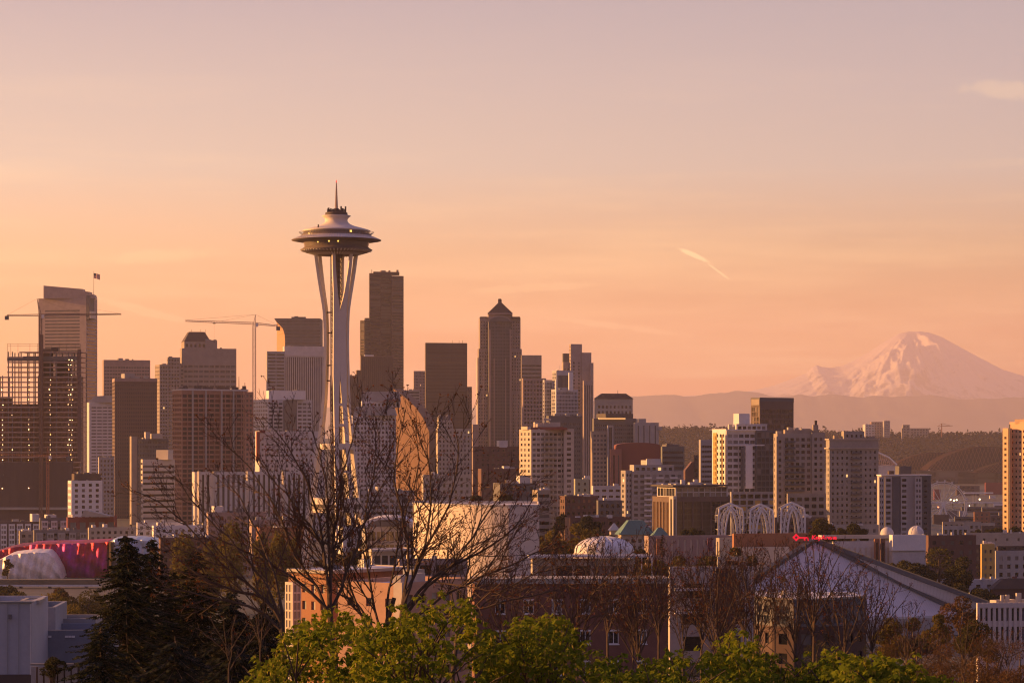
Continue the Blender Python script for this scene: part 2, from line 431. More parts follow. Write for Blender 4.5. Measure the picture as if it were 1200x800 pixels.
# the morning haze: one even box of air round everything
HAZE = 2.9e-5
hb = MB(); hb.box(-9420, 12500, -140, 55600, 2, 2560)
hm = bpy.data.materials.new("haze_air"); hm.use_nodes = True
t = hm.node_tree
for n in list(t.nodes): t.nodes.remove(n)
o_ = t.nodes.new("ShaderNodeOutputMaterial"); pv = t.nodes.new("ShaderNodeVolumePrincipled"); t.links.new(pv.outputs[0], o_.inputs["Volume"])
pv.inputs["Color"].default_value = (.91, .83, .88, 1); pv.inputs["Density"].default_value = HAZE; pv.inputs["Anisotropy"].default_value = .25
tag(hb.build("haze", hm), kind="stuff")
# ------------------------------------------------------------------ buildings
class S:
    """Facade style: openings every sx by sy metres, filling fw by fh of their cell, glass set back by r."""
    def __init__(s, sx=3.2, sy=3.8, fw=.6, fh=.5, mx=.6, mt=1.2, mb=0., r=.3, nc=0, nr=0, gl=None, alt=None, pa=.2):
        s.sx, s.sy, s.fw, s.fh, s.mx, s.mt, s.mb, s.r, s.nc, s.nr, s.gl, s.alt, s.pa = sx, sy, fw, fh, mx, mt, mb, r, nc, nr, gl, alt, pa
def ribbon(sy=3.8, fh=.5, **k): return S(sy=sy, fw=.985, fh=fh, nc=1, **k)
def vert(sx=2.4, fw=.5, **k): return S(sx=sx, fw=fw, nr=1, fh=.985, **k)

PMAX = 96
def face(mb, o, u, W, H, st, panes, m=0):
    up = Vector((0, 0, 1)); n = Vector((u.y, -u.x, 0))       # outward
    if st is None or W < 1 or H < 1.5:
        mb.quad(o, o + u * W, o + u * W + up * H, o + up * H, m); return
    mx_ = min(st.mx, W * .1); mt = min(st.mt, H * .2); mbm = min(st.mb, H * .2)
    nc = st.nc or max(1, round((W - 2 * mx_) / st.sx)); nr = st.nr or max(1, round((H - mt - mbm) / st.sy))
    cw = (W - 2 * mx_) / nc; ch = (H - mt - mbm) / nr
    ow, oh = cw * st.fw, ch * st.fh; gx, gz = (cw - ow) / 2, (ch - oh) / 2
    q = lambda x0, x1, z0, z1: mb.quad(o + u * x0 + up * z0, o + u * x1 + up * z0, o + u * x1 + up * z1, o + u * x0 + up * z1, m)
    x = 0.0
    for c in range(nc):
        a0 = mx_ + c * cw + gx; a1 = a0 + ow
        q(x, a0, 0, H); x = a1
        z = 0.0
        for r_ in range(nr):
            b0 = mbm + r_ * ch + gz; b1 = b0 + oh
            q(a0, a1, z, b0); z = b1
            i = n * -st.r
            A, B = o + u * a0 + up * b0, o + u * a1 + up * b0
            C, D = o + u * a1 + up * b1, o + u * a0 + up * b1
            mb.quad(A, B, B + i, A + i, m); mb.quad(B, C, C + i, B + i, m); mb.quad(C, D, D + i, C + i, m); mb.quad(D, A, A + i, D + i, m)
            panes.append(((A + C) / 2 + i, ow, oh, math.atan2(u.y, u.x), st))
        q(a0, a1, z, H)
    q(x, W, 0, H)

def pane_mesh(cache, w, h, mt):
    k = (round(w, 3), round(h, 3), mt.name)
    if k not in cache:
        b = MB(); b.quad((-w / 2, 0, -h / 2), (w / 2, 0, -h / 2), (w / 2, 0, h / 2), (-w / 2, 0, h / 2))
        cache[k] = b.mesh("window", mt)
    return cache[k]

def put_panes(th, panes, name="window"):
    """The windows of one thing: up to PMAX as parts of their own, the rest as one part."""
    if not panes: return
    used = th.get("_n", 0)
    room = max(0, PMAX - used)
    panes = sorted(panes, key=lambda p: -(p[0].z + 4 * min(p[1], p[2])))
    cache = {}; rest = MB(); rm = []
    for k, (c, w_, h_, ang, st) in enumerate(panes):
        mt = st.gl or GL
        if st.alt is not None and random.random() < st.pa: mt = st.alt
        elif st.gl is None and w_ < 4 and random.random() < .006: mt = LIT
        if k < room:
            obj(name, pane_mesh(cache, w_, h_, mt), th, c, ang)
        else:
            if mt not in rm: rm.append(mt)
            u = Vector((math.cos(ang), math.sin(ang), 0)) * (w_ / 2); v = Vector((0, 0, h_ / 2))
            rest.quad(c - u - v, c + u - v, c + u + v, c - u + v, rm.index(mt))
    th["_n"] = used + min(room, len(panes))
    if rest.f:
        o = rest.build(name, rm, th); o["kind"] = "stuff"

def corner(D, xl, xc, xr, a, depth):
    """Near corner at pixel xc and distance D; lengths of the right-hand and the left-hand wall."""
    ca, sa = math.cos(a), math.sin(a)
    kc, kl, kr = ((v - 600) / F for v in (xc, xl, xr))
    X = kc * D
    wr = (kr * D - X) / (ca - kr * sa) if xr > xc else (depth or 20)
    wl = (X - kl * D) / (sa + kl * ca) if xl < xc else (depth or 20)
    if depth: 
        if xr - xc >= xc - xl: wl = depth if xl >= xc or wl > depth * 4 or wl <= 0 else wl
        else: wr = depth if xr <= xc or wr > depth * 4 or wr <= 0 else wr
    return Vector((X, D, 0)), max(.3, wr), max(.3, wl)

def blk(th, name, D, xl, xc, xr, yt, yb=None, a=20, m=None, L=None, Rt=None, depth=None, roof=None, par=.7, panes=None, capmat=None, z0=None):
    """One rectangular volume of a building: walls with openings, a roof sunk behind a parapet, windows."""
    a = R(a)
    c, wr, wl = corner(D, xl, xc, xr, a, depth)
    zt = CAMZ + (515 - yt) / F * D
    zb = z0 if z0 is not None else (CAMZ + (515 - yb) / F * D if yb is not None else G(c.x, c.y) - 3)
    u = Vector((math.cos(a), math.sin(a), 0)); v = Vector((-math.sin(a), math.cos(a), 0))
    o = c - Vector(th.location); o.z = zb - th.location.z
    H = zt - zb; mb = MB(); own = []
    face(mb, o, u, wr, H, Rt, own)                                  # right-hand face
    face(mb, o + v * wl, -v, wl, H, L, own)                         # left-hand face
    face(mb, o + u * wr, v, wl, H, None, own)
    face(mb, o + u * wr + v * wl, -u, wr, H, None, own)
    up = Vector((0, 0, H)); t = .35
    par = min(par, H * .3)
    c0, c1, c2, c3 = o + up, o + u * wr + up, o + u * wr + v * wl + up, o + v * wl + up
    i0, i1, i2, i3 = c0 + (u + v) * t, c1 + (v - u) * t, c2 - (u + v) * t, c3 + (u - v) * t
    dn = Vector((0, 0, -par))
    for p, q_, r_, s_ in ((c0, c1, i1, i0), (c1, c2, i2, i1), (c2, c3, i3, i2), (c3, c0, i0, i3)):
        mb.quad(p, q_, r_, s_); mb.quad(s_, r_, r_ + dn, s_ + dn)
    mb.build(name, m or M_conc, th)
    rb = MB(); rb.quad(i0 + dn, i1 + dn, i2 + dn, i3 + dn); rb.build("roof", roof or M_roof, th)
    if wr > 9 and wl > 7 and par > .3 and name not in ("roof_screen",):
        for k in range(3 if wr < 30 else 5):
            p = o + u * (wr * random.uniform(.12, .88)) + v * (wl * random.uniform(.2, .8)); ub = MB(); sx, sy, h = random.uniform(.6, 2.2), random.uniform(.6, 1.8), random.uniform(.9, 2.4)
            ub.box(-sx, sx, -sy, sy, o.z + H - par + .003, o.z + H - par + h, rot=a, c=(p.x, p.y)); ub.build("rooftop_unit", random.choice((M_metal, M_conc, M_dgrey)), th)
        if random.random() < .4:
            p = o + u * (wr * random.uniform(.2, .8)) + v * (wl * .5); ub = MB(); ub.tube([(p.x, p.y, o.z + H - par), (p.x, p.y, o.z + H + random.uniform(3, 7))], [.12, .06], 5); ub.build("aerial", M_steel, th)
    if panes is None: put_panes(th, own)
    else: panes += own
    return dict(o=o, u=u, v=v, wr=wr, wl=wl, H=H, top=o.z + H, D=D)

def bld(name, label, cat, D, xc, group=None):
    X = (xc - 600) / F * D
    return thing(name, label, cat, (X, D, G(X, D)), group)

def prism(th, name, D, pts, depth, m, back=0, smooth_=False):
    """An outline given in pixels at distance D, extruded away from the viewer."""
    l = Vector(th.location); f = [P(x, y, D) - l for x, y in pts]
    for p in f: p.y += back
    # same world outline at the back, not scaled
    g = [p + Vector((0, depth, 0)) for p in f]
    mb = MB(); area = sum(f[i].x * f[(i + 1) % len(f)].z - f[(i + 1) % len(f)].x * f[i].z for i in range(len(f)))
    if area < 0: f.reverse(); g.reverse()
    mb.poly(f); mb.poly(g[::-1])
    for i in range(len(f)):
        j = (i + 1) % len(f); mb.quad(f[j], f[i], g[i], g[j])
    return mb.build(name, m, th, smooth_=smooth_)

def hip(th, name, info, h, inset, m, over=.4, base=None):
    """A hipped or pyramid roof on a block."""
    o, u, v = info['o'], info['u'], info['v']; z = info['top'] if base is None else base
    b = [o + u * s * 1.0 + v * t_ for s, t_ in ((-over, -over), (info['wr'] + over, -over), (info['wr'] + over, info['wl'] + over), (-over, info['wl'] + over))]
    b = [Vector((p.x, p.y, z)) for p in b]
    c = sum(b, Vector()) / 4
    t = [p + (c - p) * inset + Vector((0, 0, h)) for p in b]
    t = [Vector((p.x, p.y, z + h)) for p in t]
    mb = MB(); mb.poly(b[::-1])
    for i in range(4):
        j = (i + 1) % 4; mb.quad(b[i], b[j], t[j], t[i])
    mb.poly(t)
    return mb.build(name, m, th)

def units(th, D, items, m=None, name="rooftop_unit", a=20):
    """Plant boxes on a roof: (x0, x1, ytop, ybottom) in pixels, set back by 4 m."""
    for x0, x1, y0, y1 in items:
        blk(th, name, D + 4, x0, x0 + (x1 - x0) * .25, x1, y0, y1, a, m or M_metal, depth=max(2, (x1 - x0) / F * D * .6), par=.1, roof=M_roof)

def rod(th, name, D, px, y0, y1, r=.15, m=None):
    l = Vector(th.location); mb = MB(); mb.tube([P(px, y1, D) - l, P(px, y0, D) - l], [r, r * .6], 6, caps=True)
    return mb.build(name, m or M_steel, th)

# ---------------------------------------------------------- lattice crane
def crane(label, D, mx_, ymast, ybase, jib_l, jib_r, apex, m, mast_w=1.9, jib_h=1.6, counter='l'):
    b = P(mx_, ybase, D); th = thing("tower_crane", label, "crane", b, "tower cranes over building sites")
    s = D / F
    H = (ybase - ymast) * s
    mb = MB(); w2 = mast_w / 2; cs = [(-w2, -w2), (w2, -w2), (w2, w2), (-w2, w2)]; t = .24
    n = max(3, round(H / (mast_w * 1.25)))
    for x, y in cs: mb.bar((x, y, 0), (x, y, H), t)
    for k in range(n):
        z0, z1 = H * k / n, H * (k + 1) / n
        for i in range(4):
            p, q = cs[i], cs[(i + 1) % 4]
            if k % 2: p, q = q, p
            mb.bar((p[0], p[1], z0), (q[0], q[1], z1), t * .6); mb.bar((p[0], p[1], z1), (q[0], q[1], z1), t * .6)
    mb.build("mast", m, th)
    mb = MB(); mb.box(w2 + .1, w2 + 1.9, -1.9, .2, H - 1.2, H + 1.4); mb.build("operator_cab", M_white, th)
    def boom(nm, end):
        e = P(end[0], end[1], D) - b
        j0 = Vector((0, 0, H + .6)); mb = MB(); L = (e - j0).length; n = max(4, round(L / (jib_h * 1.3)))
        ch = [Vector((0, -.8, 0)), Vector((0, .8, 0)), Vector((0, 0, jib_h))]
        for i, c in enumerate(ch): mb.bar(j0 + c, e + c * (.55 if i == 2 else 1), .24)
        for k in range(n):
            p, q = j0.lerp(e, k / n), j0.lerp(e, (k + 1) / n)
            mb.bar(p + ch[0], q + ch[2] * (1 - .45 * (k + 1) / n), .13); mb.bar(p + ch[2] * (1 - .45 * k / n), q + ch[1], .13); mb.bar(p + ch[0], p + ch[1], .08)
        mb.build(nm, m, th)
        return e
    el_ = boom("jib" if counter == 'r' else "counter_jib", jib_l); er = boom("jib" if counter == 'l' else "counter_jib", jib_r)
    ap = P(apex[0], apex[1], D) - b
    mb = MB()
    for sx in (-.8, .8):
        for sy in (-.7, .7): mb.bar((sx, sy, H + .6), ap + Vector((0, sy * .3, 0)), .16)
    for k in (.3, .55, .8):
        for sy in (-.6, .6): mb.bar(Vector((-.8, sy, H + .6)).lerp(ap, k), Vector((.8, sy, H + .6)).lerp(ap, k), .09)
    mb.build("apex_frame", m, th)
    mb = MB()
    for e, fr in ((el_, .97), (er, .97), (er if counter == 'l' else el_, .5)):
        p = Vector((0, 0, H + .6)).lerp(e, fr) + Vector((0, 0, jib_h * .7)); mb.bar(ap, p, .07)
    mb.build("tie_cable", M_steel, th)
    ce = el_ if counter == 'l' else er
    mb = MB(); d = 1.4; mb.box(ce.x - d, ce.x + d, -.9, .9, ce.z - 3.0, ce.z - .1); mb.build("counterweight", M_dgrey, th)
    je = er if counter == 'l' else el_
    tp = Vector((0, 0, H + .6)).lerp(je, .58)
    mb = MB(); mb.box(tp.x - 1, tp.x + 1, -.7, .7, tp.z - .9, tp.z - .25); mb.build("trolley", M_steel, th)
    mb = MB(); mb.bar(tp + Vector((0, 0, -.9)), tp + Vector((0, 0, -14)), .05); mb.box(tp.x - .35, tp.x + .35, -.3, .3, tp.z - 15, tp.z - 14); mb.build("hook", M_steel, th)
    return th

# ================================================================== the skyline, left to right
# 1  concrete frame under construction at the left edge
def frame_tower():
    D = 1900; s = D / F; l = P(46, 600, D); base = G(l.x, D)
    th = thing("unfinished_tower", "half built concrete tower with open floors and strings of work lights", "building site", (l.x, D, base))
    o = Vector(th.location); X = lambda px: (px - 600) / F * D - o.x
    Z = lambda py: CAMZ + (515 - py) / F * D - o.z
    x0, x1, dep = X(8.5), X(95), 27.0
    tops = [405 + 5.85 * k for k in range(34)]
    for k, y in enumerate(tops):
        if y > 602: break
        z = Z(y + 7)
        xa = x0 if k != 0 else x0 + 9
        mb = MB(); mb.box(X(-26) if y > 433 else xa, x1, 0, dep, z - .34, z); mb.box(X(-26) if y > 433 else xa, x1, -.12, .25, z - .95, z - .343); mb.build("floor_slab", wall("site_concrete", .40, .27, .21, streak=True), th)
    zt = Z(412)
    ci = 0
    for px in (-20, -8, 2.8, 9.5, 14.2, 24.5, 33.7, 39.5, 58.5, 66, 80, 84, 94.3):
        for yy in (.5, dep - 1.3):
            h = zt if px > 8.6 else Z(440)
            mb = MB(); xx = X(px) - .35; mb.box(xx, xx + .7, yy, yy + .8, -3, h); mb.build("column", M_conc_d, th)
    mb = MB(); mb.box(X(45), X(57), 9, 19, -3, Z(408)); mb.box(X(62.5), X(79), 9, 20, -3, Z(419)); mb.build("lift_core", M_dbrown, th)
    mb = MB(); mb.box(X(9), X(90), 7, 20.5, -3, Z(473)); mb.box(X(-24), X(9), 8, 19, -3, Z(466)); mb.box(X(43), X(92), 4.5, 21.5, -3, Z(440))
    mb.build("interior_wall", wall("raw_interior_walls", .25, .155, .115, scale=.35, var=.4), th)
    mb = MB(); mb.box(x0 - .1, x1 - 12, -.1, .12, Z(423), Z(418.5)); mb.box(x0 + 12, x1 + .2, -.35, -.12, Z(422), Z(417.3)); mb.build("edge_formwork", M_dgrey, th)
    # dark sheeting over the lower floors
    mb = MB(); mb.box(X(-26), x1 - 6, -.9, -.5, -2, Z(541)); mb.build("debris_netting", wall("debris_netting", .085, .06, .058, scale=.3, streak=True), th)
    mb = MB(); mb.box(X(-26), X(96.5), -2.6, -1.0, Z(597), Z(594)); mb.build("canopy", M_conc, th)
    # hoist rail and edge screens
    mb = MB(); mb.box(X(46), X(51), -1.8, -.6, -2, Z(392)); 
    mb.build("hoist_mast", wall("rust_brown_steel", .17, .085, .06), th)
    mb = MB(); mb.box(X(91), X(95.2), -.75, -.45, Z(540), Z(409)); mb.build("edge_screen", wall("brown_screen", .13, .075, .065), th)
    for y0, xa, xb in ((403, 8.6, 46), (405.5, 8.6, 46), (404, 52, 95), (407, 60, 95)):
        mb = MB(); mb.bar((X(xa), .2, Z(y0)), (X(xb), .2, Z(y0)), .12); mb.build("guard_rail", M_steel, th)
    for px in (8.8, 12.5, 21, 35, 44, 60, 70, 78, 88, 94):
        mb = MB(); mb.bar((X(px), .2, Z(418)), (X(px), .2, Z(402.5)), .13); mb.build("scaffold_post", M_steel, th)
    mb = MB(); mb.box(X(60), X(68), 1, 6, Z(411), Z(407)); mb.box(X(62), X(66), 2, 5, Z(414), Z(411)); mb.build("formwork_table", M_dbrown, th)
    lm = MB(); lm.box(-.24, .24, -.2, .2, -.24, .24); lme = lm.mesh("work_light", LAMP); lme2 = lm.mesh("work_light", emit("orange_work_lamp", (1.0, .42, .10), 2.6))
    for px, ya in ((2.9, 440), (14.2, 440), (33.8, 432), (58.5, 436), (80, 419), (83.4, 419)):
        for k, y in enumerate(tops):
            if ya < y + 10 < 548 and random.random() > (.55 if px in (14.2,) else .25):
                q_ = random.uniform(.45, 1.1); obj("work_light", random.choice((lme, lme, lme2)), th, (X(px) + random.uniform(-.5, .5) + (1.0 if px > 70 and k % 2 else 0), -.4, Z(y + 10.2) - random.uniform(0, .6))).scale = (q_, q_, q_)
    for px, y in ((3, 572), (34, 571.5), (36, 595)):
        obj("work_light", lme, th, (X(px), -1.3, Z(y)))
frame_tower()
M_crane = mat("weathered_crane_steel", (.16, .10, .075), .6)
M_crane_o = mat("orange_crane_paint", (.32, .13, .06), .6)
M_crane_p = mat("pale_crane_paint", (.5, .36, .26), .6)
crane("dark tower crane with a long flat jib above the unfinished tower", 1893, 47.5, 371, 600, (8, 370), (142, 368.5), (43.5, 350), M_crane, 1.9, 1.3)
crane("low orange tower crane in front of the netted floors", 1860, 56, 536, 612, (-34, 532), (80, 534.5), (56, 522), M_crane_o, 1.7, 1.4, 'r')
crane("pale tower crane with raised jib over the brown tower", 1930, 298, 381, 470, (217, 376.5), (326, 382.5), (299.5, 368.5), M_crane_p, 2.2, 1.6, 'r')

# 2  tall tower with a slanted crown and flagpole
M_t2 = wall("rose_precast", .34, .265, .24)
t = bld("office_tower", "tall banded tower with a slanted crown and a flagpole behind the unfinished tower", "tower", 3200, 101)
blk(t, "tower", 3200, 45, 101, 114, 349, None, 77, M_t2, S(sy=4.2, nc=1, fw=.8, fh=.5, mt=14, mx=3, gl=GLG), ribbon(4.2, .45, mx=2, mt=16), depth=24)
prism(t, "crown", 3204, [(51, 349.5), (51, 334.6), (97, 338.6), (97.5, 341), (105.5, 342), (105.5, 344.5), (110, 345), (111.5, 349.5)], 18, M_t2)
blk(t, "corner_bay", 3199, 101.3, 104.5, 110.5, 346, 374, 77, M_dgrey, depth=9)
blk(t, "corner_band", 3198, 105, 106, 112.5, 364.5, 373, 77, M_cream, depth=9)
rod(t, "flagpole", 3206, 109.7, 317.5, 346, .3, M_metal)
ft = thing("flag", "striped flag flying from the pole on the tall slanted tower", "flag", P(109.7, 326, 3206))
def flag(th, w_, h_):
    nb, ns = 10, 13
    def pt(i, k): 
        x = w_ * i / nb; return (x, 1.1 * math.sin(i * .9), h_ * k / ns - 2.2 * (i / nb) ** 1.4 * h_ / 7)
    for nm, sel, mt in (("red_stripes", 0, mat("flag_red", (.45, .05, .05), .8)), ("white_stripes", 1, M_white)):
        mb = MB()
        for k in range(ns):
            if k % 2 == sel:
                for i in range(nb): mb.quad(pt(i, k), pt(i + 1, k), pt(i + 1, k + 1), pt(i, k + 1))
        mb.build(nm, mt, th)
    mb = MB()
    for yo in (-.05, .05):
        for k in range(7, ns):
            for i in range(4):
                a_, b_, c_, d_ = (Vector(pt(*q)) + Vector((0, yo, 0)) for q in ((i, k), (i + 1, k), (i + 1, k + 1), (i, k + 1))); mb.quad(a_, b_, c_, d_)
    mb.build("blue_canton", mat("flag_blue", (.03, .04, .12), .8), th)
flag(ft, 8.0, 6.6)

# 4  pale block behind
t = bld("office_tower", "pale flat topped tower with banded windows behind the dark brown tower", "tower", 3000, 122)
blk(t, "tower", 3000, 120, 121.5, 176, 421.5, None, 16, M_rose, None, S(3.2, 4, .7, .45, mt=7, gl=GLG), depth=24)
units(t, 3000, [(137, 144, 419.5, 423)])
# 5  dark brown tower
M_t5 = wall("dark_plum_panels", .10, .068, .062)
t = bld("office_tower", "dark brown slab tower with a fine grid of windows and pale roof rim", "tower", 2300, 134)
blk(t, "tower", 2300, 131.5, 134.5, 184, 444, None, 13, M_t5, S(2.2, 3.4, .5, .5), S(1.7, 3.5, .55, .55, mt=4, gl=GLR), depth=22)
blk(t, "roof_rim", 2299.4, 131.3, 134.3, 184.3, 443, 447, 13, M_rose, depth=22.6, par=.4)
units(t, 2300, [(142, 158, 437.5, 443.5), (150, 164, 441, 444), (168, 174, 440.5, 444)])
# 6  pale ribbed tower
t = bld("office_tower", "slim pale ribbed tower with a sloping grey top left of the dark brown tower", "tower", 2600, 104)
i = blk(t, "tower", 2600, 101, 104.5, 135, 471, None, 18, M_lgrey, None, S(5.5, 3.4, .85, .42, mx=2, mt=4, gl=GLG), depth=20)
prism(t, "crown", 2602, [(102, 471.5), (111, 464), (136, 463), (136, 471.5)], 14, M_grey)
t = bld("apartment_block", "grey block with small square windows below the pale ribbed tower", "building", 2250, 116)
blk(t, "block", 2250, 115, 116, 134, 535.5, None, 15, M_grey, None, S(3.2, 4, .45, .5, mt=1.5), depth=14)
# 7  small white building
t = bld("apartment_block", "small white block with square windows and a dark roof house", "building", 1800, 84)
blk(t, "block", 1800, 79.5, 83.5, 120, 563, None, 24, M_white, S(3.2, 4.5, .5, .55), S(5.2, 4.05, .44, .55, mt=1.2, mx=1.2, mb=1), depth=14)
blk(t, "roof_house", 1803, 84, 87, 118, 555, 563, 24, M_dbrown, depth=10)
# 8  dark block with the pale banded one in front
t = bld("office_tower", "dark glass block with pale lit corner left of the white banded block", "building", 2150, 161)
blk(t, "tower", 2150, 154, 161, 197, 514, None, 30, M_dgrey, S(2.6, 3.6, .5, .6), S(3, 3.8, .85, .6, gl=GLG), depth=20)
blk(t, "stair_tower", 2148, 152, 154, 161, 511, None, 30, M_tan, depth=8)
units(t, 2150, [(169, 176, 506, 514), (176, 190, 508, 514)], M_conc)
t = bld("office_block", "low white block with dark ribbon windows and a bright roof box", "building", 1800, 167)
blk(t, "block", 1800, 165, 167, 205, 538, None, 20, M_cream, ribbon(4, .4), ribbon(4.0, .38, mt=3, mx=.3), depth=18)
blk(t, "roof_house", 1802, 183, 197, 203, 527, 538.5, 68, M_cream, depth=12)

# 9  tower with mansard roof
M_t9 = wall("taupe_granite", .27, .23, .205)
t = bld("office_tower", "stepped taupe tower with a dark mansard roof behind the brown unfinished tower", "tower", 2750, 214)
pn = []
blk(t, "tower", 2750, 211, 213, 277, 408, None, 14, M_t9, None, S(6, 5.4, .85, .5, mt=17, gl=GLG), depth=34, panes=pn)
blk(t, "side_wing", 2745, 201, 203.5, 216, 426, None, 14, M_t9, S(2.6, 4, .5, .5), S(3, 4, .7, .5, gl=GLG), depth=22, panes=pn)
blk(t, "side_wing", 2740, 195.5, 196.5, 211, 418.5, None, 14, M_t9, S(2.6, 4, .5, .5), S(3, 4, .6, .5), depth=22, panes=pn)
blk(t, "round_wing", 2735, 181.5, 187, 197, 427, None, 26, M_t9, S(2.2, 4, .35, .55), S(2.6, 4, .6, .5), depth=12, panes=pn)
put_panes(t, pn)
i = blk(t, "crown", 2760, 212.5, 216, 247, 400, 408.6, 14, M_t9, None, S(5, 6, .5, .45, mt=.5), depth=22, par=.2)
hip(t, "mansard_roof", i, 10.8, .42, M_dbrown, 0.2)
blk(t, "roof_house", 2761, 240, 241, 254.5, 398.3, 408.6, 14, M_t9, depth=14)
for px in (224.5, 234.8, 241): rod(t, "antenna", 2768, px, 386, 391, .22)

# 10 brown tower under construction
def brown_frame():
    D = 1900
    t = bld("unfinished_tower", "brown tower of open balconies with rubble on its roof under the pale crane", "building site", D, 207)
    M_b = wall("raw_brown_concrete", .30, .165, .12, streak=True)
    pn = []
    i = blk(t, "tower", D, 202, 213, 290, 456, None, 30, M_b, S(3.2, 3.55, .7, .58, r=1.2, gl=M_dbrown, mt=3), S(4.3, 3.55, .84, .66, r=1.4, mt=3.2, mx=.4, gl=M_dbrown, alt=wall("rust_panel", .17, .075, .05), pa=.35), depth=20, panes=pn)
    put_panes(t, pn, "balcony_opening")
    o, u, v = i['o'], i['u'], i['v']
    for fx in (.16, .36, .6, .78):
        mb = MB(); c = o + u * (i['wr'] * fx) - v * .6; mb.box(-.55, .55, -.5, .6, 0, i['H'] - 1, rot=R(30), c=(c.x, c.y)); mb.build("pier", M_conc, t, (0, 0, o.z))
    mb = MB(); c = o; mb.box(-.4, i['wr'] + .4, -.9, i['wl'] + .4, i['top'] - .9, i['top'] + .3, rot=R(30), c=(c.x, c.y)); mb.build("roof_slab", M_lgrey, t)
    mb = MB()
    for k in range(46):
        fx = random.random(); fy = random.random(); p = o + u * (i['wr'] * fx) + v * (i['wl'] * fy * .8)
        h = random.uniform(.8, 2.8); mb.box(p.x - random.uniform(.3, 1.6), p.x + random.uniform(.3, 1.6), p.y - .5, p.y + .5, i['top'] + .3, i['top'] + .3 + h)
    mb.build("roof_formwork", M_dbrown, t)
    for px, yy in ((280, 441), (287, 448), (206, 446), (232, 447), (252, 446)): rod(t, "scaffold_post", D + 8, px, yy, 456, .35, M_dbrown)
    blk(t, "hoist_bay", D - 3, 285, 287, 297, 459, None, 20, M_b, S(3, 3.6, .6, .5), S(3, 3.6, .6, .5, r=.6), depth=8)
brown_frame()
# podium with white fins
t = bld("podium_block", "long low grey podium of vertical white fins below the brown unfinished tower", "building", 1780, 226)
blk(t, "block", 1780, 225, 228, 372, 553, None, 14, M_lgrey, None, vert(3.6, .45, mt=1.5, mb=4, r=.7, gl=GLR), depth=30)
for px in (231, 248, 288, 330):
    blk(t, "fin_wall", 1776, px, px + 2.2, px + 4.2, 552, None, 52, M_cream, depth=4)

# 11 and 12  striped towers left of the needle
t = bld("office_tower", "white capped tower with fine vertical stripes left of the needle", "tower", 3050, 333)
blk(t, "tower", 3050, 331.5, 333.5, 381, 417, None, 14, M_lgrey, S(3, 4, .5, .5), vert(2.3, .56, mt=0, r=.9, gl=M_dbrown), depth=38)
blk(t, "cap", 3049, 331.3, 333.3, 381.3, 405.5, 417, 14, M_lgrey, depth=40)
t = bld("office_tower", "narrow pale tower with horizontal window bands beside the white capped one", "tower", 3000, 313)
blk(t, "tower", 3000, 312, 313, 334, 411.5, None, 14, M_grey, None, S(9, 4.1, .9, .45, mt=2, gl=GL), depth=24)
def flared():
    D = 3500
    t = bld("office_tower", "dark tower flaring out towards its top behind the white capped one", "tower", D, 340)
    l = Vector(t.location); prof = [(331.5, 470), (332, 410), (331.5, 400), (329, 391), (325.5, 384), (321.5, 374.5)]
    # near face flares to the left; its narrow left flank has orange sunlight put into its colour
    rows = 15; mbs = []; 
    zs = np.linspace(0, 1, rows + 1)
    def xl(y): return float(np.interp(y, [374.5, 384, 391, 400, 410, 470], [321.5, 331, 333.5, 334, 334, 334]))
    ys = list(np.linspace(373.5, 470, 27))
    fm = MB(); gm = MB(); sm = MB(); rm = MB(); panes = []
    dep = 46.0
    for k in range(len(ys) - 1):
        y0, y1 = ys[k], ys[k + 1]
        a0, a1 = P(xl(y0), y0, D) - l, P(xl(y1), y1, D) - l; b0, b1 = P(375.3, y0, D) - l, P(375.3, y1, D) - l
        if y0 > 372: 
            e = .55
            am, bm = a0.lerp(a1, e), b0.lerp(b1, e)
            ins = Vector((0, .4, 0))
            fm.quad(am, bm, b0, a0)
            fm.quad(a1, b1, b1 + ins, a1 + ins); fm.quad(am, am + ins, bm + ins, bm)
            pm = MB(); pm.quad(a1 + ins, b1 + ins, bm + ins, am + ins); pm.build("window", GLG, t)
        c0, c1 = P(321.5, y0, D) - l, P(321.5, y1, D) - l
        bk = Vector((0, dep, 0)); d0, d1 = c0 + bk * .55, c1 + bk * .55
        d0.x += 1; d1.x += 1
        sm.quad(d1, a1, a0, d0)
        rm.quad(b1, b1 + bk, b0 + bk, b0)
    fm.build("front_wall", M_dgrey, t); sm.build("flank_wall", wall("sunlit_flank_orange", .40, .24, .13, scale=.5), t); rm.build("side_wall", M_dgrey, t)
    prism(t, "roof", D + .5, [(321.7, 374), (321.7, 373), (375.2, 373), (375.2, 374)], dep - 2, M_roofd)
    prism(t, "corner_bay", D + 6, [(372, 373), (374.5, 373.5), (375.6, 392), (374.5, 400), (377.5, 406), (377.5, 470), (370, 470)], 20, M_dgrey)
    for x0, x1, y0, y1 in ((341.5, 358, 371.2, 373.4), (345, 349, 370.4, 371.3)): prism(t, "rooftop_unit", D + 8, [(x0, y1), (x0, y0), (x1, y0), (x1, y1)], 8, M_dgrey)
flared()
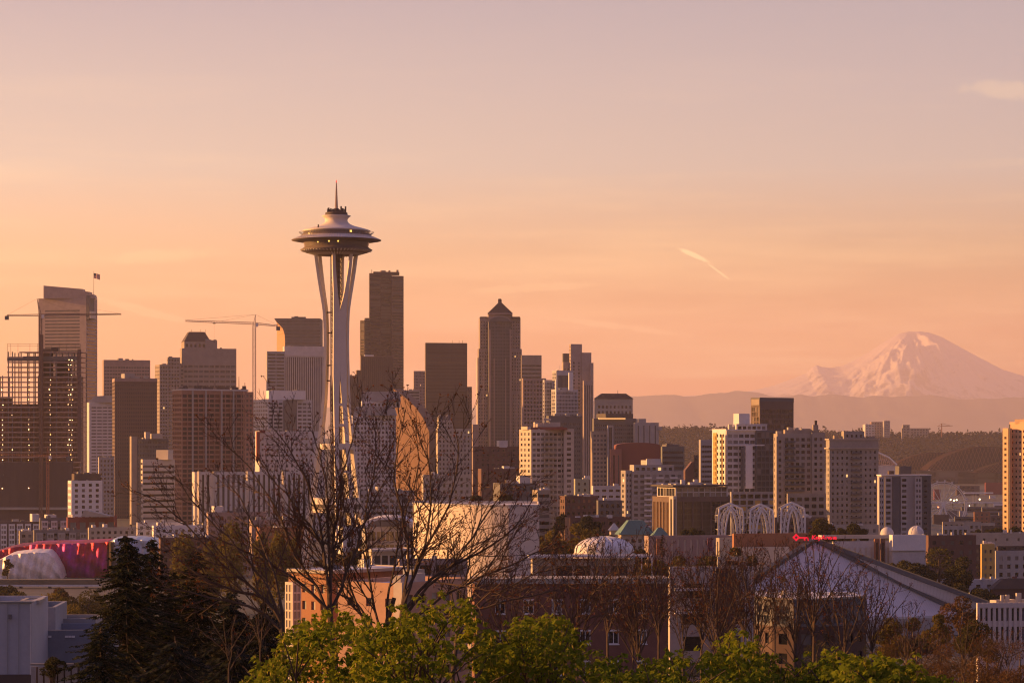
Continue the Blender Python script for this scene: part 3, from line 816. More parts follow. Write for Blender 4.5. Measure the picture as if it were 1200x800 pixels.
# 13 white roofed block
t = bld("office_block", "grey green glass block with a white box on its roof behind the bare branches", "building", 2300, 315)
blk(t, "block", 2300, 286, 314, 366, 468, None, 38, M_lgrey, S(3, 3.6, .6, .45), S(5, 3.5, .8, .5, gl=GLB, mt=2), depth=20)
blk(t, "roof_box", 2306, 312, 315, 358, 457.5, 468, 20, M_white, depth=22)
blk(t, "glass_bay", 2297.5, 332, 333, 348, 469, None, 20, M_dgrey, None, S(2, 3.5, .85, .8, gl=GLB), depth=4)
t = bld("office_block", "pale low block with a red stair slab among the branches", "building", 2000, 300)
blk(t, "block", 2000, 299, 304, 380, 505, None, 22, M_lgrey, None, S(4, 4.2, .4, .4, mt=4), depth=22)
blk(t, "red_slab", 1998, 300, 301, 304.5, 505.5, 540, 22, M_red, depth=6)
blk(t, "red_slab", 1998, 304.5, 304.8, 311, 503.8, 507, 22, M_red, depth=6)

# 15  the tallest black tower and its neighbours
t = bld("office_tower", "tallest dark tower with a stepped left shoulder right of the needle", "tower", 3570, 433)
pn = []
blk(t, "tower", 3570, 432.5, 433, 459, 320, None, 14, M_dbrown, None, S(20, 4.1, .96, .42, mt=2, r=.5), depth=40, panes=pn)
blk(t, "right_bay", 3572, 458, 459, 473, 323, None, 24, M_brown, S(2, 4, .8, .4), S(12, 4.1, .94, .42, mt=2, r=.5), depth=34, panes=pn)
blk(t, "shoulder", 3560, 422, 427, 434, 375, None, 50, M_dbrown, S(20, 4.1, .94, .42, r=.5), S(20, 4.1, .94, .42, r=.5), depth=14, panes=pn)
blk(t, "shoulder", 3572, 427, 428, 434, 372.5, None, 14, M_dbrown, depth=14, panes=pn)
put_panes(t, pn)
blk(t, "roof_house", 3576, 437, 438, 468, 318.2, 322, 14, M_dbrown, depth=20)
units(t, 3576, [(445, 452, 316.8, 318.5), (455, 457.5, 316.8, 318.5), (464, 467, 316.2, 319)], M_rose)
rod(t, "antenna", 3570, 435.7, 315.5, 320, .5)
t = bld("office_tower", "brown tower of tight vertical fins in front of the tallest dark tower", "tower", 3300, 423)
blk(t, "tower", 3300, 422, 423, 461, 416.5, None, 14, M_brown, None, vert(2.7, .5, mt=1, r=.8, gl=M_dbrown), depth=24)
blk(t, "wing", 3297, 407, 409, 425, 440, None, 14, M_brown, None, vert(2.7, .5, mt=4, r=.8, gl=M_dbrown), depth=24)
blk(t, "roof_rim", 3295, 421.5, 427, 438, 415.6, 417.3, 14, M_white, depth=2, par=.1)
units(t, 3297, [(417, 422.5, 433.5, 440)], M_brown)
# 17 grey block with square windows
t = bld("office_block", "grey two step block with rows of square windows right behind the needle's legs", "building", 2050, 413)
blk(t, "block", 2050, 411, 413, 464, 486.5, None, 14, M_lgrey, None, S(3.0, 3.6, .52, .52, mt=1.4), depth=26)
prism(t, "sloped_roof", 2052, [(414, 486.8), (416.5, 476), (461, 476), (464, 486.8)], 22, M_grey)
blk(t, "upper_block", 2062, 423, 424, 469, 470, 477, 14, M_lgrey, None, S(3.0, 3.6, .52, .52, mt=1.0), depth=16)
prism(t, "upper_roof", 2064, [(423.5, 470.2), (424, 458.5), (468, 458.5), (469, 470.2)], 12, M_grey)
# 18 orange fin
t = bld("office_tower", "copper orange tower with a curved top sloping down to the right", "tower", 2500, 461)
M_cop = wall("copper_panels", .13, .062, .036, scale=.3, streak=True)
blk(t, "tower", 2500, 459.5, 460.2, 505, 504, None, 10, M_dbrown, depth=26)
l = Vector(t.location)
def copper():
    xs = [461, 466, 472, 480, 488, 496, 503]; yt = [455, 459, 463.5, 470, 478, 490, 506]
    mb = MB()
    f0 = []; g0 = []
    for k, (x, y) in enumerate(zip(xs, yt)):
        Dk = 2490 - 62 * (k / 6) ; f0.append((P(x, y, Dk) - l, Vector((P(x, 600, Dk).x - l.x, Dk - l.y, -3))))
    for k in range(6):
        mb.quad(f0[k][1], f0[k + 1][1], f0[k + 1][0], f0[k][0])
        b = Vector((8, 40, 0)); mb.quad(f0[k][0], f0[k + 1][0], f0[k + 1][0] + b, f0[k][0] + b)
    e = f0[-1]; b = Vector((8, 40, 0)); mb.quad(e[1], e[1] + b, e[0] + b, e[0])
    e = f0[0]; mb.quad(e[1] + b, e[1], e[0], e[0] + b)
    mb.build("curved_wall", M_cop, t)
copper()
t = bld("office_tower", "low grey tower peeking between the copper tower and the dark slab", "tower", 3350, 476)
blk(t, "tower", 3350, 473, 474, 492, 457, None, 10, M_grey, None, ribbon(4, .5, gl=GLG), depth=20)
t = bld("office_tower", "narrow grey tower touching the left side of the dark slab tower", "tower", 3450, 485)
blk(t, "tower", 3450, 484.5, 485, 499, 434.5, None, 10, M_rose, None, S(2, 4, .4, .5), depth=20)
# 19 dark slab tower
t = bld("office_tower", "dark brown slab tower with horizontal window bands left of the pyramid topped tower", "tower", 3200, 499)
blk(t, "tower", 3200, 498, 499, 547.5, 401.5, None, 12, M_dbrown, None, ribbon(4.2, .45, mt=6, mx=1.5, gl=glass("bronze_ribbon", (.10, .07, .055), .2, 1.6, (.09, .06, .05))), depth=40)
blk(t, "side_wing", 3205, 547, 547.4, 553, 453, None, 12, M_brown, None, S(3, 4, .5, .5), depth=20)
for px in (530, 538, 542): rod(t, "antenna", 3215, px, 398.6, 402, .25)
# domed stone tower in front of it
t = bld("office_tower", "pale stone tower with small round roof ornaments in front of the dark slab", "building", 2100, 512)
blk(t, "tower", 2100, 511, 513, 552, 502, None, 16, M_beige, None, S(3, 3.8, .4, .5), depth=22)
blk(t, "upper_block", 2104, 512, 514, 531, 492, 502.5, 16, M_beige, None, S(2.4, 4, .4, .5), depth=10)
mb = MB(); l = Vector(t.location)
c = P(516, 492, 2110) - l; mb.lathe([(2.2, c.z - 1), (2.6, c.z + 1), (2.2, c.z + 3), (.8, c.z + 4.2), (.05, c.z + 4.6)], 12, 0, (c.x, c.y))
mb.build("roof_dome", M_conc_d, t)
mb = MB(); c = P(525, 492, 2110) - l; mb.lathe([(2.2, c.z - 1), (2.6, c.z + 1), (2.2, c.z + 3), (.8, c.z + 4.2), (.05, c.z + 4.6)], 12, 0, (c.x, c.y)); mb.build("roof_dome", M_conc_d, t)
# 20 pyramid topped tower
def pyramid_tower():
    D = 3000; M_p = wall("warm_grey_granite", .26, .215, .195)
    M_pd = wall("blue_grey_spandrel", .105, .10, .105)
    t = bld("office_tower", "broad tower with arched shoulders and a steep pyramid roof in the middle of the skyline", "tower", D, 562)
    l = Vector(t.location); pn = []
    st = S(3.0, 4, .42, .5, mt=3, r=.5)
    blk(t, "lower_shaft", D, 559, 560, 612.5, 458, None, 10, M_p, None, st, depth=46, panes=pn)
    blk(t, "middle_shaft", D + 3, 559.6, 561, 611.5, 408.5, 458.5, 10, M_p, None, st, depth=44, panes=pn)
    blk(t, "upper_shaft", D + 5, 561, 562.5, 610, 372.5, 409, 10, M_p, None, st, depth=42, panes=pn, par=.2)
    # central dark bay with vertical ribs
    blk(t, "central_bay", D - 2.5, 572, 572.8, 599, 376.5, None, 10, M_pd, None, S(3.2, 4, .7, .6, r=.4, gl=GLG), depth=8, panes=pn)
    put_panes(t, pn)
    for px, w_ in ((573.2, 2.2), (597.2, 2.2), (578.5, 1.2), (592, 1.2), (566, 1.0), (605, 1.0)):
        blk(t, "rib", D - 4.2, px, px + .1, px + w_, 386 if w_ > 2 else 420, None, 10, M_rose, depth=2.0)
    # shoulders: small hipped corner caps
    for x0, x1 in ((562, 572), (599.5, 609.8)):
        prism(t, "corner_cap", D + 6, [(x0, 373), (x0, 371.6), (x0 + 1, 371), (x1 - 1, 371), (x1, 371.6), (x1, 373)], 30, M_dbrown)
    # arch and its crown
    arc = [(572, 377)] + [(585.5 - 13.5 * math.cos(a), 377 - 7.5 * math.sin(a)) for a in np.linspace(0, math.pi, 15)] + [(599, 377)]
    prism(t, "arch_gable", D - 2, arc, 40, M_p)
    arc2 = [(573.4 + 0, 377)] + [(585.5 - 12 * math.cos(a), 377 - 6 * math.sin(a)) for a in np.linspace(0, math.pi, 15)]
    prism(t, "arch_window", D - 2.4, arc2, 1, M_pd)
    i = blk(t, "crown_base", D + 6, 571.5, 572.5, 600.5, 367.8, 377, 10, M_p, depth=28, par=.2)
    prism(t, "crown_rim", D + 4.5, [(571.6, 368.4), (571.6, 366.6), (600.6, 366.6), (600.6, 368.4)], 29, M_rose)
    hip(t, "pyramid_roof", i, 13.0, .90, M_dbrown, .3, i['top'] + 1.2)
    prism(t, "finial", D + 18, [(583.6, 357), (583.6, 351.5), (584.2, 350), (587.3, 350), (587.9, 351.5), (587.9, 357)], 4, M_dbrown)
    blk(t, "pale_slab", D - 10, 553, 554, 560.5, 497, None, 10, M_rose, depth=8)
    blk(t, "side_slab", D + 4, 558.4, 559.4, 562, 419, None, 10, M_cream, depth=20)
pyramid_tower()
# 21
t = bld("office_tower", "tower with a pale blank top and banded windows just right of the pyramid topped tower", "tower", 2900, 612)
blk(t, "tower", 2900, 610.5, 611, 634.7, 416, None, 10, M_tan, None, ribbon(4.4, .45, mt=10, gl=GLR), depth=26)
t = bld("office_tower", "dark gridded tower of square windows in front of the pale topped one", "tower", 2700, 614)
blk(t, "tower", 2700, 612, 613, 640, 443, None, 10, M_rose, None, S(3.4, 4.3, .62, .58, mt=2, r=.6, gl=GL), depth=26)
# 22 glass tower
M_gp = wall("pale_glass_frame", .42, .41, .42)
t = bld("glass_tower", "pale blue glass tower with bright white edges left of the stepped tower", "tower", 2500, 652)
pn = []
sg = S(1.8, 3.6, .82, .72, mt=2, r=.2, gl=glass("pale_glass", (.13, .14, .16), .12))
blk(t, "tower", 2500, 646, 652, 677.5, 456, None, 35, M_gp, sg, sg, depth=22, panes=pn)
blk(t, "tower", 2506, 647, 652, 672, 434, 457, 35, M_gp, sg, S(20, 30, .92, .7, mt=2, gl=GLG), depth=16, panes=pn)
blk(t, "corner_fin", 2503, 666, 667, 671.5, 436.5, 458, 35, M_white, depth=3, panes=pn)
blk(t, "corner_fin", 2499, 650.8, 651.6, 653, 445, None, 35, M_white, depth=2, panes=pn)
blk(t, "side_block", 2510, 636, 638, 652, 445, None, 30, M_gp, sg, sg, depth=16, panes=pn)
put_panes(t, pn)
# 23 stepped tower
M_st = wall("pinkish_precast", .33, .27, .25)
t = bld("office_tower", "stepped tower with a raised flat crown at the right end of the tall skyline", "tower", 2950, 668)
pn = []
blk(t, "shaft", 2950, 667, 669, 682, 403, None, 16, M_st, S(3, 4, .5, .5), S(5, 4, .3, .6, mt=20), depth=30, panes=pn)
blk(t, "right_shaft", 2952, 681, 682, 693, 413, None, 16, M_st, None, vert(3.4, .3, mt=34, r=.6, gl=GLR), depth=30, panes=pn)
blk(t, "right_step", 2950, 691.5, 692, 695.5, 425, None, 16, M_st, depth=26, panes=pn)
blk(t, "left_step", 2954, 658.5, 660, 668, 424, None, 16, M_st, None, vert(3, .4, mt=6, r=.6), depth=26, panes=pn)
blk(t, "roof_house", 2960, 659, 660, 668, 414, 424.5, 16, M_dgrey, depth=14, panes=pn)
blk(t, "lower_step", 2940, 683, 684, 695.5, 446, None, 16, M_st, None, vert(2.4, .5, mt=4, r=.6, gl=GLR), depth=26, panes=pn)
put_panes(t, pn)
t = bld("office_block", "dark grey mid rise behind the cream apartment tower", "building", 2100, 645)
blk(t, "block", 2100, 640, 643, 682, 487, None, 18, M_dgrey, None, S(4, 3.8, .8, .45, mt=5, gl=GLG), depth=24)
units(t, 2100, [(648, 656, 484.5, 488), (662, 668, 484.8, 488), (676, 681, 485, 488)])
# ================================================================== right half of the city
M_apt = wall("cream_apartment_concrete", .46, .40, .34, var=.08)
M_redroof = wall("red_metal_roof", .22, .06, .045)
# 24 cream apartment tower with red roof edge
def cream_tower():
    D = 1500
    t = bld("apartment_tower", "cream apartment tower with a red roof edge and brightly sunlit left wall", "apartment tower", D, 622)
    pn = []
    i = blk(t, "tower", D, 608.5, 622.5, 664, 503, None, 32, M_apt, S(3.6, 3.15, .5, .5, alt=GLC, pa=.35), S(3.05, 3.15, .74, .5, alt=GLC, pa=.3), depth=20, panes=pn)
    blk(t, "right_wing", D + 9, 660, 661, 672.5, 502, None, 10, M_apt, None, S(3.4, 3.15, .5, .5, mx=.5), depth=14, panes=pn)
    blk(t, "left_top", D + 2, 611, 618, 622, 499.5, 503.5, 32, M_apt, depth=6)
    put_panes(t, pn)
    o, u, v = i['o'], i['u'], i['v']
    for k in range(1, 25):                                                     # balconies down the middle of the front
        z = i['top'] - 1.6 - k * 3.15
        if z < o.z + 3: break
        mb = MB(); c = o + u * (i['wr'] * .5)
        mb.box(-4.6, 4.6, -1.3, 0, z, z + .2, rot=R(32), c=(c.x, c.y)); mb.box(-4.6, 4.6, -1.3, -1.2, z + .2, z + 1.15, rot=R(32), c=(c.x, c.y))
        mb.build("balcony", M_tan, t)
    prism(t, "red_roof_edge", D + 5, [(621, 503.5), (622, 501), (627, 500.2), (659, 500), (665, 501.5), (665, 503.5)], 15, M_redroof)
    blk(t, "penthouse", D + 9, 625, 627, 656.5, 494.5, 501, 20, M_apt, depth=12)
    blk(t, "stair_house", D + 8, 625.5, 630, 633.5, 496.5, 503, 50, M_cream, depth=4)
    rod(t, "flue", D + 9, 637, 489, 500, .5, M_conc); rod(t, "flue", D + 10, 644, 490, 497, .35, M_conc)
    mb = MB(); l = Vector(t.location); c = P(640.5, 491.5, D + 10) - l; mb.box(c.x - 2.6, c.x + 2.6, c.y - .5, c.y + .5, c.z - .5, c.z + .6); mb.build("roof_antenna", M_cream, t)
cream_tower()
# 26 octagonal hip roofed hotel tower and the grey masses below
t = bld("hotel_tower", "pale round hotel tower with a dark hipped roof and dotted windows", "tower", 2500, 699)
i = blk(t, "tower", 2500, 696.5, 699, 741.5, 467, 520, 14, M_beige, None, S(4.1, 5.4, .5, .5, mt=5.5, mb=2), depth=26)
hip(t, "hip_roof", i, 5.2, .38, M_dbrown, .8)
rod(t, "antenna", 2512, 724, 457, 461, .3)
t2 = bld("office_block", "wide dark mid rise with a lit strip under its roof below the hip roofed hotel", "building", 2400, 696)
pn = []
blk(t2, "block", 2400, 694, 696, 745, 490, None, 14, M_dgrey, None, S(4, 3.8, .85, .45, mt=5, gl=GLG), depth=26, panes=pn)
blk(t2, "right_block", 2395, 742, 744, 772, 495, None, 14, M_grey, None, vert(6, .2, mt=2, r=.4, gl=GLG), depth=24, panes=pn)
put_panes(t2, pn)
blk(t2, "lit_strip", 2399, 701, 702, 733, 489.4, 491.2, 14, emit("lit_strip", (1, .42, .06), .35), depth=2, par=.05)
units(t2, 2400, [(699, 742, 484.5, 490.5)], M_roofd)
units(t2, 2395, [(745, 757, 490.5, 495.5), (770, 776, 500, 504)], M_grey)
crn = bld("office_block", "grey brown block with small windows left of the red brick hall", "building", 2050, 697)
blk(crn, "block", 2050, 692, 694, 716, 505, None, 14, M_tan, None, S(3, 3.6, .6, .5, mt=2, gl=GLG), depth=20)
blk(crn, "right_bay", 2047, 711.5, 712, 719, 498, None, 14, M_grey, None, vert(3, .6, gl=GLR), depth=12)
# 27 red hall with a barrel roof
t = bld("brick_hall", "red hall with a blank wall and a barrel roof among grey mid rises", "building", 1850, 716)
M_r27 = wall("oxblood_panels", .20, .06, .045, var=.06)
blk(t, "front_bay", 1850, 714.5, 716, 728.5, 526, None, 14, wall("light_red_brick", .30, .13, .095), S(3, 3.6, .4, .4), vert(4.2, .3, mt=4, r=.4), depth=20)
arcp = [(722, 600)] + [(722, 522)] + [(748 - 26 * math.cos(a), 522 - 3.6 * math.sin(a)) for a in np.linspace(.1, math.pi - .1, 14)] + [(774, 522), (774, 600)]
prism(t, "hall", 1855, arcp, 40, M_r27)
# 29 dark greenish block
t = bld("office_block", "dark green grey office block with pale floor bands right of the red hall", "building", 1900, 776)
blk(t, "block", 1900, 774.5, 776, 802, 523, None, 14, wall("green_grey_cladding", .15, .165, .155), None, ribbon(3.9, .5, mt=2.5, gl=GLR), depth=22)
units(t, 1900, [(776, 796, 520.5, 523.5), (780, 786, 519.5, 523)], M_dgrey)
# 28 stepped apartments
t = bld("apartment_block", "stepped grey apartment block with white balconies and a pale roof house", "apartment block", 1450, 738)
pn = []
sp = S(3.6, 3.1, .62, .5, mt=1.2, alt=GLC, pa=.3, gl=GLB)
blk(t, "left_tower", 1450, 727.5, 733, 741, 551, None, 40, M_conc, S(2.6, 3.1, .5, .5), S(2.6, 3.1, .5, .5), depth=14, panes=pn)
i = blk(t, "block", 1452, 735, 740.5, 801, 552, None, 14, M_conc, S(2.6, 3.1, .5, .5), sp, depth=18, panes=pn)
blk(t, "upper_floor", 1455, 738, 743, 790, 544.5, 552.5, 14, M_conc, None, S(3.2, 3.1, .6, .55), depth=13, panes=pn)
blk(t, "roof_house", 1460, 751, 757, 763, 539, 545, 40, M_cream, depth=6)
blk(t, "roof_house", 1458, 757, 758, 775, 537.5, 545, 14, M_lgrey, depth=6)
put_panes(t, pn)
o, u = i['o'], i['u']
for fx in (.3, .53, .8):
    for k in range(1, 12):
        z = i['top'] - 1.3 - k * 3.1
        mb = MB(); c = o + u * (i['wr'] * fx); mb.box(-2.2, 2.2, -1.4, 0, z, z + .18, rot=R(14), c=(c.x, c.y)); mb.box(-2.2, 2.2, -1.4, -1.32, z + .18, z + 1.1, rot=R(14), c=(c.x, c.y)); mb.build("balcony", M_white, t)
# 30 dark brick office with glazed top floor
def brick_office():
    D = 1280
    t = bld("office_block", "dark office block with a tall grid of window bays and a glazed top floor", "office block", D, 790)
    pn = []
    i = blk(t, "block", D, 764.5, 789, 856, 582, None, 26, M_brown, S(3.6, 9.5, .7, .8, mt=.6, nr=2, gl=glass("bronze_window", (.10, .055, .03), .2)), S(5.4, 9, .86, .86, mt=1, mx=.6, nr=2, gl=glass("dark_bay_glass", (.035, .028, .028), .12, 2.7, (.06, .05, .05), 3.2)), depth=24, panes=pn)
    blk(t, "glazed_floor", D + 3, 770, 791.5, 853, 570.5, 582.5, 26, M_lgrey, S(3, 5, .9, .8, mt=.2), S(3.2, 2.6, .88, .8, mt=.2, gl=glass("pale_clerestory", (.16, .14, .11), .2)), depth=20, panes=pn)
    put_panes(t, pn)
    o, u, v = i['o'], i['u'], i['v']
    mb = MB(); c = o; zt = CAMZ + (515 - 570) / F * D - t.location.z
    mb.box(-.6, i['wr'] + .8, -.6, i['wl'] + .6, zt, zt + .8, rot=R(26), c=(c.x, c.y)); mb.build("flat_roof", M_roofd, t)
    blk(t, "corner_pier", D - 2, 784, 789, 793, 581, None, 40, M_cream, vert(2.5, .5, r=.3), vert(2.5, .5, r=.3), depth=3)
    units(t, D + 6, [(797, 803, 562, 569), (806, 822, 565, 569.5), (812, 818, 561.5, 566), (775, 783, 567, 570)], M_lgrey)
brick_office()
# 31 narrow grey balcony block
t = bld("apartment_block", "grey ribbon windowed block half hidden behind the yellow walled tower", "apartment block", 1650, 822)
blk(t, "block", 1650, 819, 821, 842, 515, None, 14, M_grey, None, ribbon(3.3, .5, mt=3, gl=GLR), depth=18)
t = bld("office_block", "dark plum office slab left of the grey ribbon windowed block", "building", 1750, 806)
prism(t, "sloped_block", 1750, [(803, 620), (803, 551), (811, 541), (813, 541), (813, 620)], 18, M_dbrick)
blk(t, "slab", 1752, 812, 812.5, 819.5, 533, None, 14, M_dbrown, None, S(3, 3.6, .5, .5), depth=16)
# 32 white tower with yellow sunlit flank
def yellow_tower():
    D = 1400
    t = bld("apartment_tower", "white grid apartment tower with a glowing yellow flank and grey glass corner", "apartment tower", D, 851)
    pn = []
    blk(t, "flank", D + 1, 834.5, 850.5, 852, 502.5, None, 32, M_white, S(2.7, 3.3, .45, .55, mt=2.0), None, panes=pn, depth=8)
    blk(t, "yellow_strip", D - .6, 835.5, 839.6, 840.3, 507, None, 32, M_yellow, S(1.4, 3.3, .4, .7), None, depth=2, panes=pn)
    blk(t, "yellow_strip", D - 1.4, 845.2, 846.6, 847, 509, None, 32, M_yellow, depth=2)
    blk(t, "tower", D, 850, 851.5, 886, 504, None, 12, M_lgrey, None, S(3.4, 3.3, .8, .55, mt=1.5, mx=.4, gl=GLB, alt=GLC, pa=.2), depth=14, panes=pn)
    blk(t, "white_panel", D - 1, 873.5, 874, 882, 522, 572, 12, M_white, depth=2)
    blk(t, "recess_strip", D - .5, 868, 868.4, 871.5, 524, 573, 12, M_dgrey, depth=2)  # dark strip before the wall, gives a recess by colour alone
    blk(t, "white_band", D - 1.5, 851.5, 852, 896, 520.8, 522.2, 12, M_white, depth=3, par=.1)
    blk(t, "white_band", D - 1.5, 850.5, 851, 892.5, 502.8, 504.4, 12, M_white, depth=4, par=.1)
    blk(t, "glass_corner", D + 2, 885, 886, 908, 504, None, 12, M_dgrey, None, S(2.6, 3.3, .86, .8, mt=1, gl=GLB), depth=16, panes=pn)
    blk(t, "upper_floor", D + 5, 861, 863, 899, 496.5, 504, 12, M_lgrey, None, S(3, 3, .7, .6, mt=.8), depth=12, panes=pn)
    blk(t, "roof_house", D + 7, 859.5, 866, 878.5, 484.5, 497, 35, M_white, depth=8)
    pod = blk(t, "podium", D - 14, 855.5, 857, 910.5, 576, None, 12, M_grey, None, S(4.2, 3.3, .78, .66, mt=.8, alt=M_yellow, pa=.12), depth=18, panes=pn)
    put_panes(t, pn)
    units(t, D + 4, [(853, 858, 497, 504), (856, 861, 499.5, 504)], M_cream)
yellow_tower()
# 33 dark glass tower
t = bld("glass_tower", "dark gridded glass tower with a sunlit upper left corner in front of the mountain", "tower", 1850, 890)
pn = []
g33 = glass("smoked_glass", (.05, .04, .038), .12)
blk(t, "tower", 1850, 880, 890.5, 930, 470, None, 34, M_brown, S(2.6, 3.7, .8, .8, mt=4, gl=g33), S(3.8, 3.7, .8, .62, mt=5.5, mx=.8, gl=g33), depth=20, panes=pn)
put_panes(t, pn)
blk(t, "roof_screen", 1850.5, 879.7, 890.3, 930.3, 465.6, 471, 34, M_dgrey, depth=20.4)
blk(t, "sunlit_corner_panel", 1849, 880.4, 889.8, 890.2, 467.5, 474.5, 34, M_tan, depth=1)  # added tan panel, the corner's sunlight put into its colour
# 34 beige balcony tower
def beige_tower():
    D = 1330
    t = bld("apartment_tower", "beige grey balcony tower with a thin roof chimney right of the white grid tower", "apartment tower", D, 911)
    M_bt = wall("beige_grey_concrete", .30, .265, .23)
    pn = []
    st = S(3.3, 3.2, .62, .52, mt=1.5, alt=wall("brown_blind", .13, .07, .05), pa=.25)
    i = blk(t, "tower", D, 906.5, 911, 952, 508, None, 16, M_bt, S(2.8, 3.2, .4, .5), st, depth=20, panes=pn)
    blk(t, "left_bay", D - 2, 908, 910, 918, 511, None, 16, M_bt, None, S(2.2, 3.2, .5, .5), depth=6, panes=pn)
    blk(t, "right_wing", D + 4, 951, 951.6, 966.5, 506.5, None, 16, M_bt, None, S(3.6, 3.2, .5, .5, mt=2), depth=18, panes=pn)
    blk(t, "upper_floor", D + 5, 918, 920, 960, 503.5, 508.5, 16, M_tan, depth=12)
    blk(t, "podium", D - 12, 922, 923, 968, 578, None, 16, M_bt, None, S(4.4, 3.6, .66, .55, alt=GLB, pa=.3), depth=14, panes=pn)
    put_panes(t, pn)
    o, u = i['o'], i['u']
    for fx in (.36, .62):
        for k in range(1, 20):
            z = i['top'] - 1.7 - k * 3.2
            if fx > .5 and k < 5: continue
            mb = MB(); c = o + u * (i['wr'] * fx); mb.box(-2.6, 2.6, -1.2, 0, z, z + .2, rot=R(16), c=(c.x, c.y)); mb.box(-2.6, 2.6, -1.2, -1.14, z + .2, z + 1.1, rot=R(16), c=(c.x, c.y)); mb.build("balcony", M_dgrey, t)
    blk(t, "chimney", D + 9, 954.4, 955, 957.6, 492.5, 505, 16, M_dbrown, depth=1.5); blk(t, "roof_house", D + 8, 952, 953, 959, 497.5, 506, 16, M_tan, depth=5)
    units(t, D + 6, [(909, 916, 505, 509), (922, 929, 500.5, 504.5), (931, 936, 501, 504.5), (938, 950, 502, 504.5)], M_conc)
beige_tower()
# 35 grey apartment tower with cornice
t = bld("apartment_tower", "tall grey apartment tower with a pale cornice and many small square windows", "apartment tower", 1270, 972)
M_35 = wall("grey_brown_stucco", .27, .25, .225)
pn = []
i = blk(t, "tower", 1270, 968, 972, 1029.5, 514, None, 14, M_35, S(2.4, 3.0, .35, .5, mt=5), S(2.6, 2.95, .38, .45, mt=5.2, alt=GLC, pa=.2), depth=24, panes=pn)
put_panes(t, pn)
o, u = i['o'], i['u']
for dz, hh, ov in ((0, .6, .5), (4.4, .7, .8)):
    mb = MB(); mb.box(-ov, i['wr'] + ov, -ov, i['wl'] + ov, i['top'] - dz - hh, i['top'] - dz + (.05 if dz == 0 else 0), rot=R(14), c=(o.x, o.y)); mb.build("cornice", M_beige, t)
for fx, wd in ((.54, 2.8), (.80, .0)):
    if not wd: continue
    for k in range(26):
        z = i['top'] - 7.6 - k * 2.95
        mb = MB(); c = o + u * (i['wr'] * fx); mb.box(-wd, wd, -1.1, 0, z, z + .2, rot=R(14), c=(c.x, c.y)); mb.box(-wd, wd, -1.1, -1.03, z + .2, z + 1.0, rot=R(14), c=(c.x, c.y)); mb.build("balcony", M_dgrey, t)
blk(t, "roof_house", 1278, 986, 989, 1013, 505, 514.5, 14, M_35, None, S(2.5, 3, .4, .4), depth=12)
units(t, 1276, [(976, 983, 510, 514.5), (1015, 1026, 511, 514.5)], M_tan)
# 36 banded apartments
t = bld("apartment_block", "apartment block with pale vertical walls, dark balconies and shrubs on its roof", "apartment block", 1210, 1034)
pn = []
b36 = wall("pale_grey_render", .40, .37, .35, var=.07)
i = blk(t, "block", 1210, 1028, 1033, 1078, 557, None, 14, b36, None, S(99, 2.55, .3, .3, nc=1), depth=18, panes=[])
for x0, x1, st, mm in ((1037, 1045, S(9, 2.55, .86, .5, nc=1, mt=.3), b36), (1045.5, 1055, None, M_dgrey), (1055.5, 1063.5, S(9, 2.55, .86, .5, nc=1, mt=.3), b36), (1072, 1080.5, S(4, 2.55, .5, .5, nc=2, mt=.3), b36), (1030, 1036, S(3, 2.55, .5, .5, nc=2, mt=.3), b36)):
    k = (x0 - 1033) / 45.
    blk(t, "facade_bay", 1208 + (x0 - 1033) / F * 1210 * math.tan(R(14)) * 1.0, x0, x0 + .3, x1, 558.5, None, 14, mm, None, st, depth=2, panes=pn)
blk(t, "side_wing", 1222, 1077.5, 1078, 1091, 557, None, 14, M_dgrey, None, S(4, 2.55, .3, .3), depth=14, panes=pn)
put_panes(t, pn)
o, u = i['o'], i['u']
mb = MB(); mb.box(-.4, i['wr'] + 5.8, -.6, i['wl'], i['top'] - .1, i['top'] + .45, rot=R(14), c=(o.x, o.y)); mb.build("roof_edge", M_white, t)
units(t, 1222, [(1049, 1068, 546, 557)], M_dgrey); units(t, 1220, [(1040, 1048, 551.5, 557)], M_dbrown)
# 37 sunlit apartment tower at the right edge
def sunlit_tower():
    D = 1230
    t = bld("apartment_tower", "tall orange sunlit apartment tower with small square windows, shaded near its foot", "apartment tower", D, 1190)
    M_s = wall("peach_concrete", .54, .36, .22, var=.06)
    pn = []; st = S(2.3, 2.75, .38, .46, mt=1.2, alt=wall("red_blind", .22, .06, .03), pa=.15)
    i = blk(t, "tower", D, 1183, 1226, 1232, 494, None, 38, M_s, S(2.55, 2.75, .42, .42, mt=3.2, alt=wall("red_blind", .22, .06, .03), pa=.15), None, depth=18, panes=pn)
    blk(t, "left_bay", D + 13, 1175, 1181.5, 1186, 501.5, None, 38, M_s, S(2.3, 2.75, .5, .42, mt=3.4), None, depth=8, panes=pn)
    blk(t, "dark_strip", D + 10.0, 1182.3, 1183.6, 1184, 497, None, 52, M_dgrey, depth=1)
    put_panes(t, pn)
    blk(t, "roof_house", D + 10, 1189, 1206, 1215, 491, 496, 52, M_s, depth=8)
sunlit_tower()

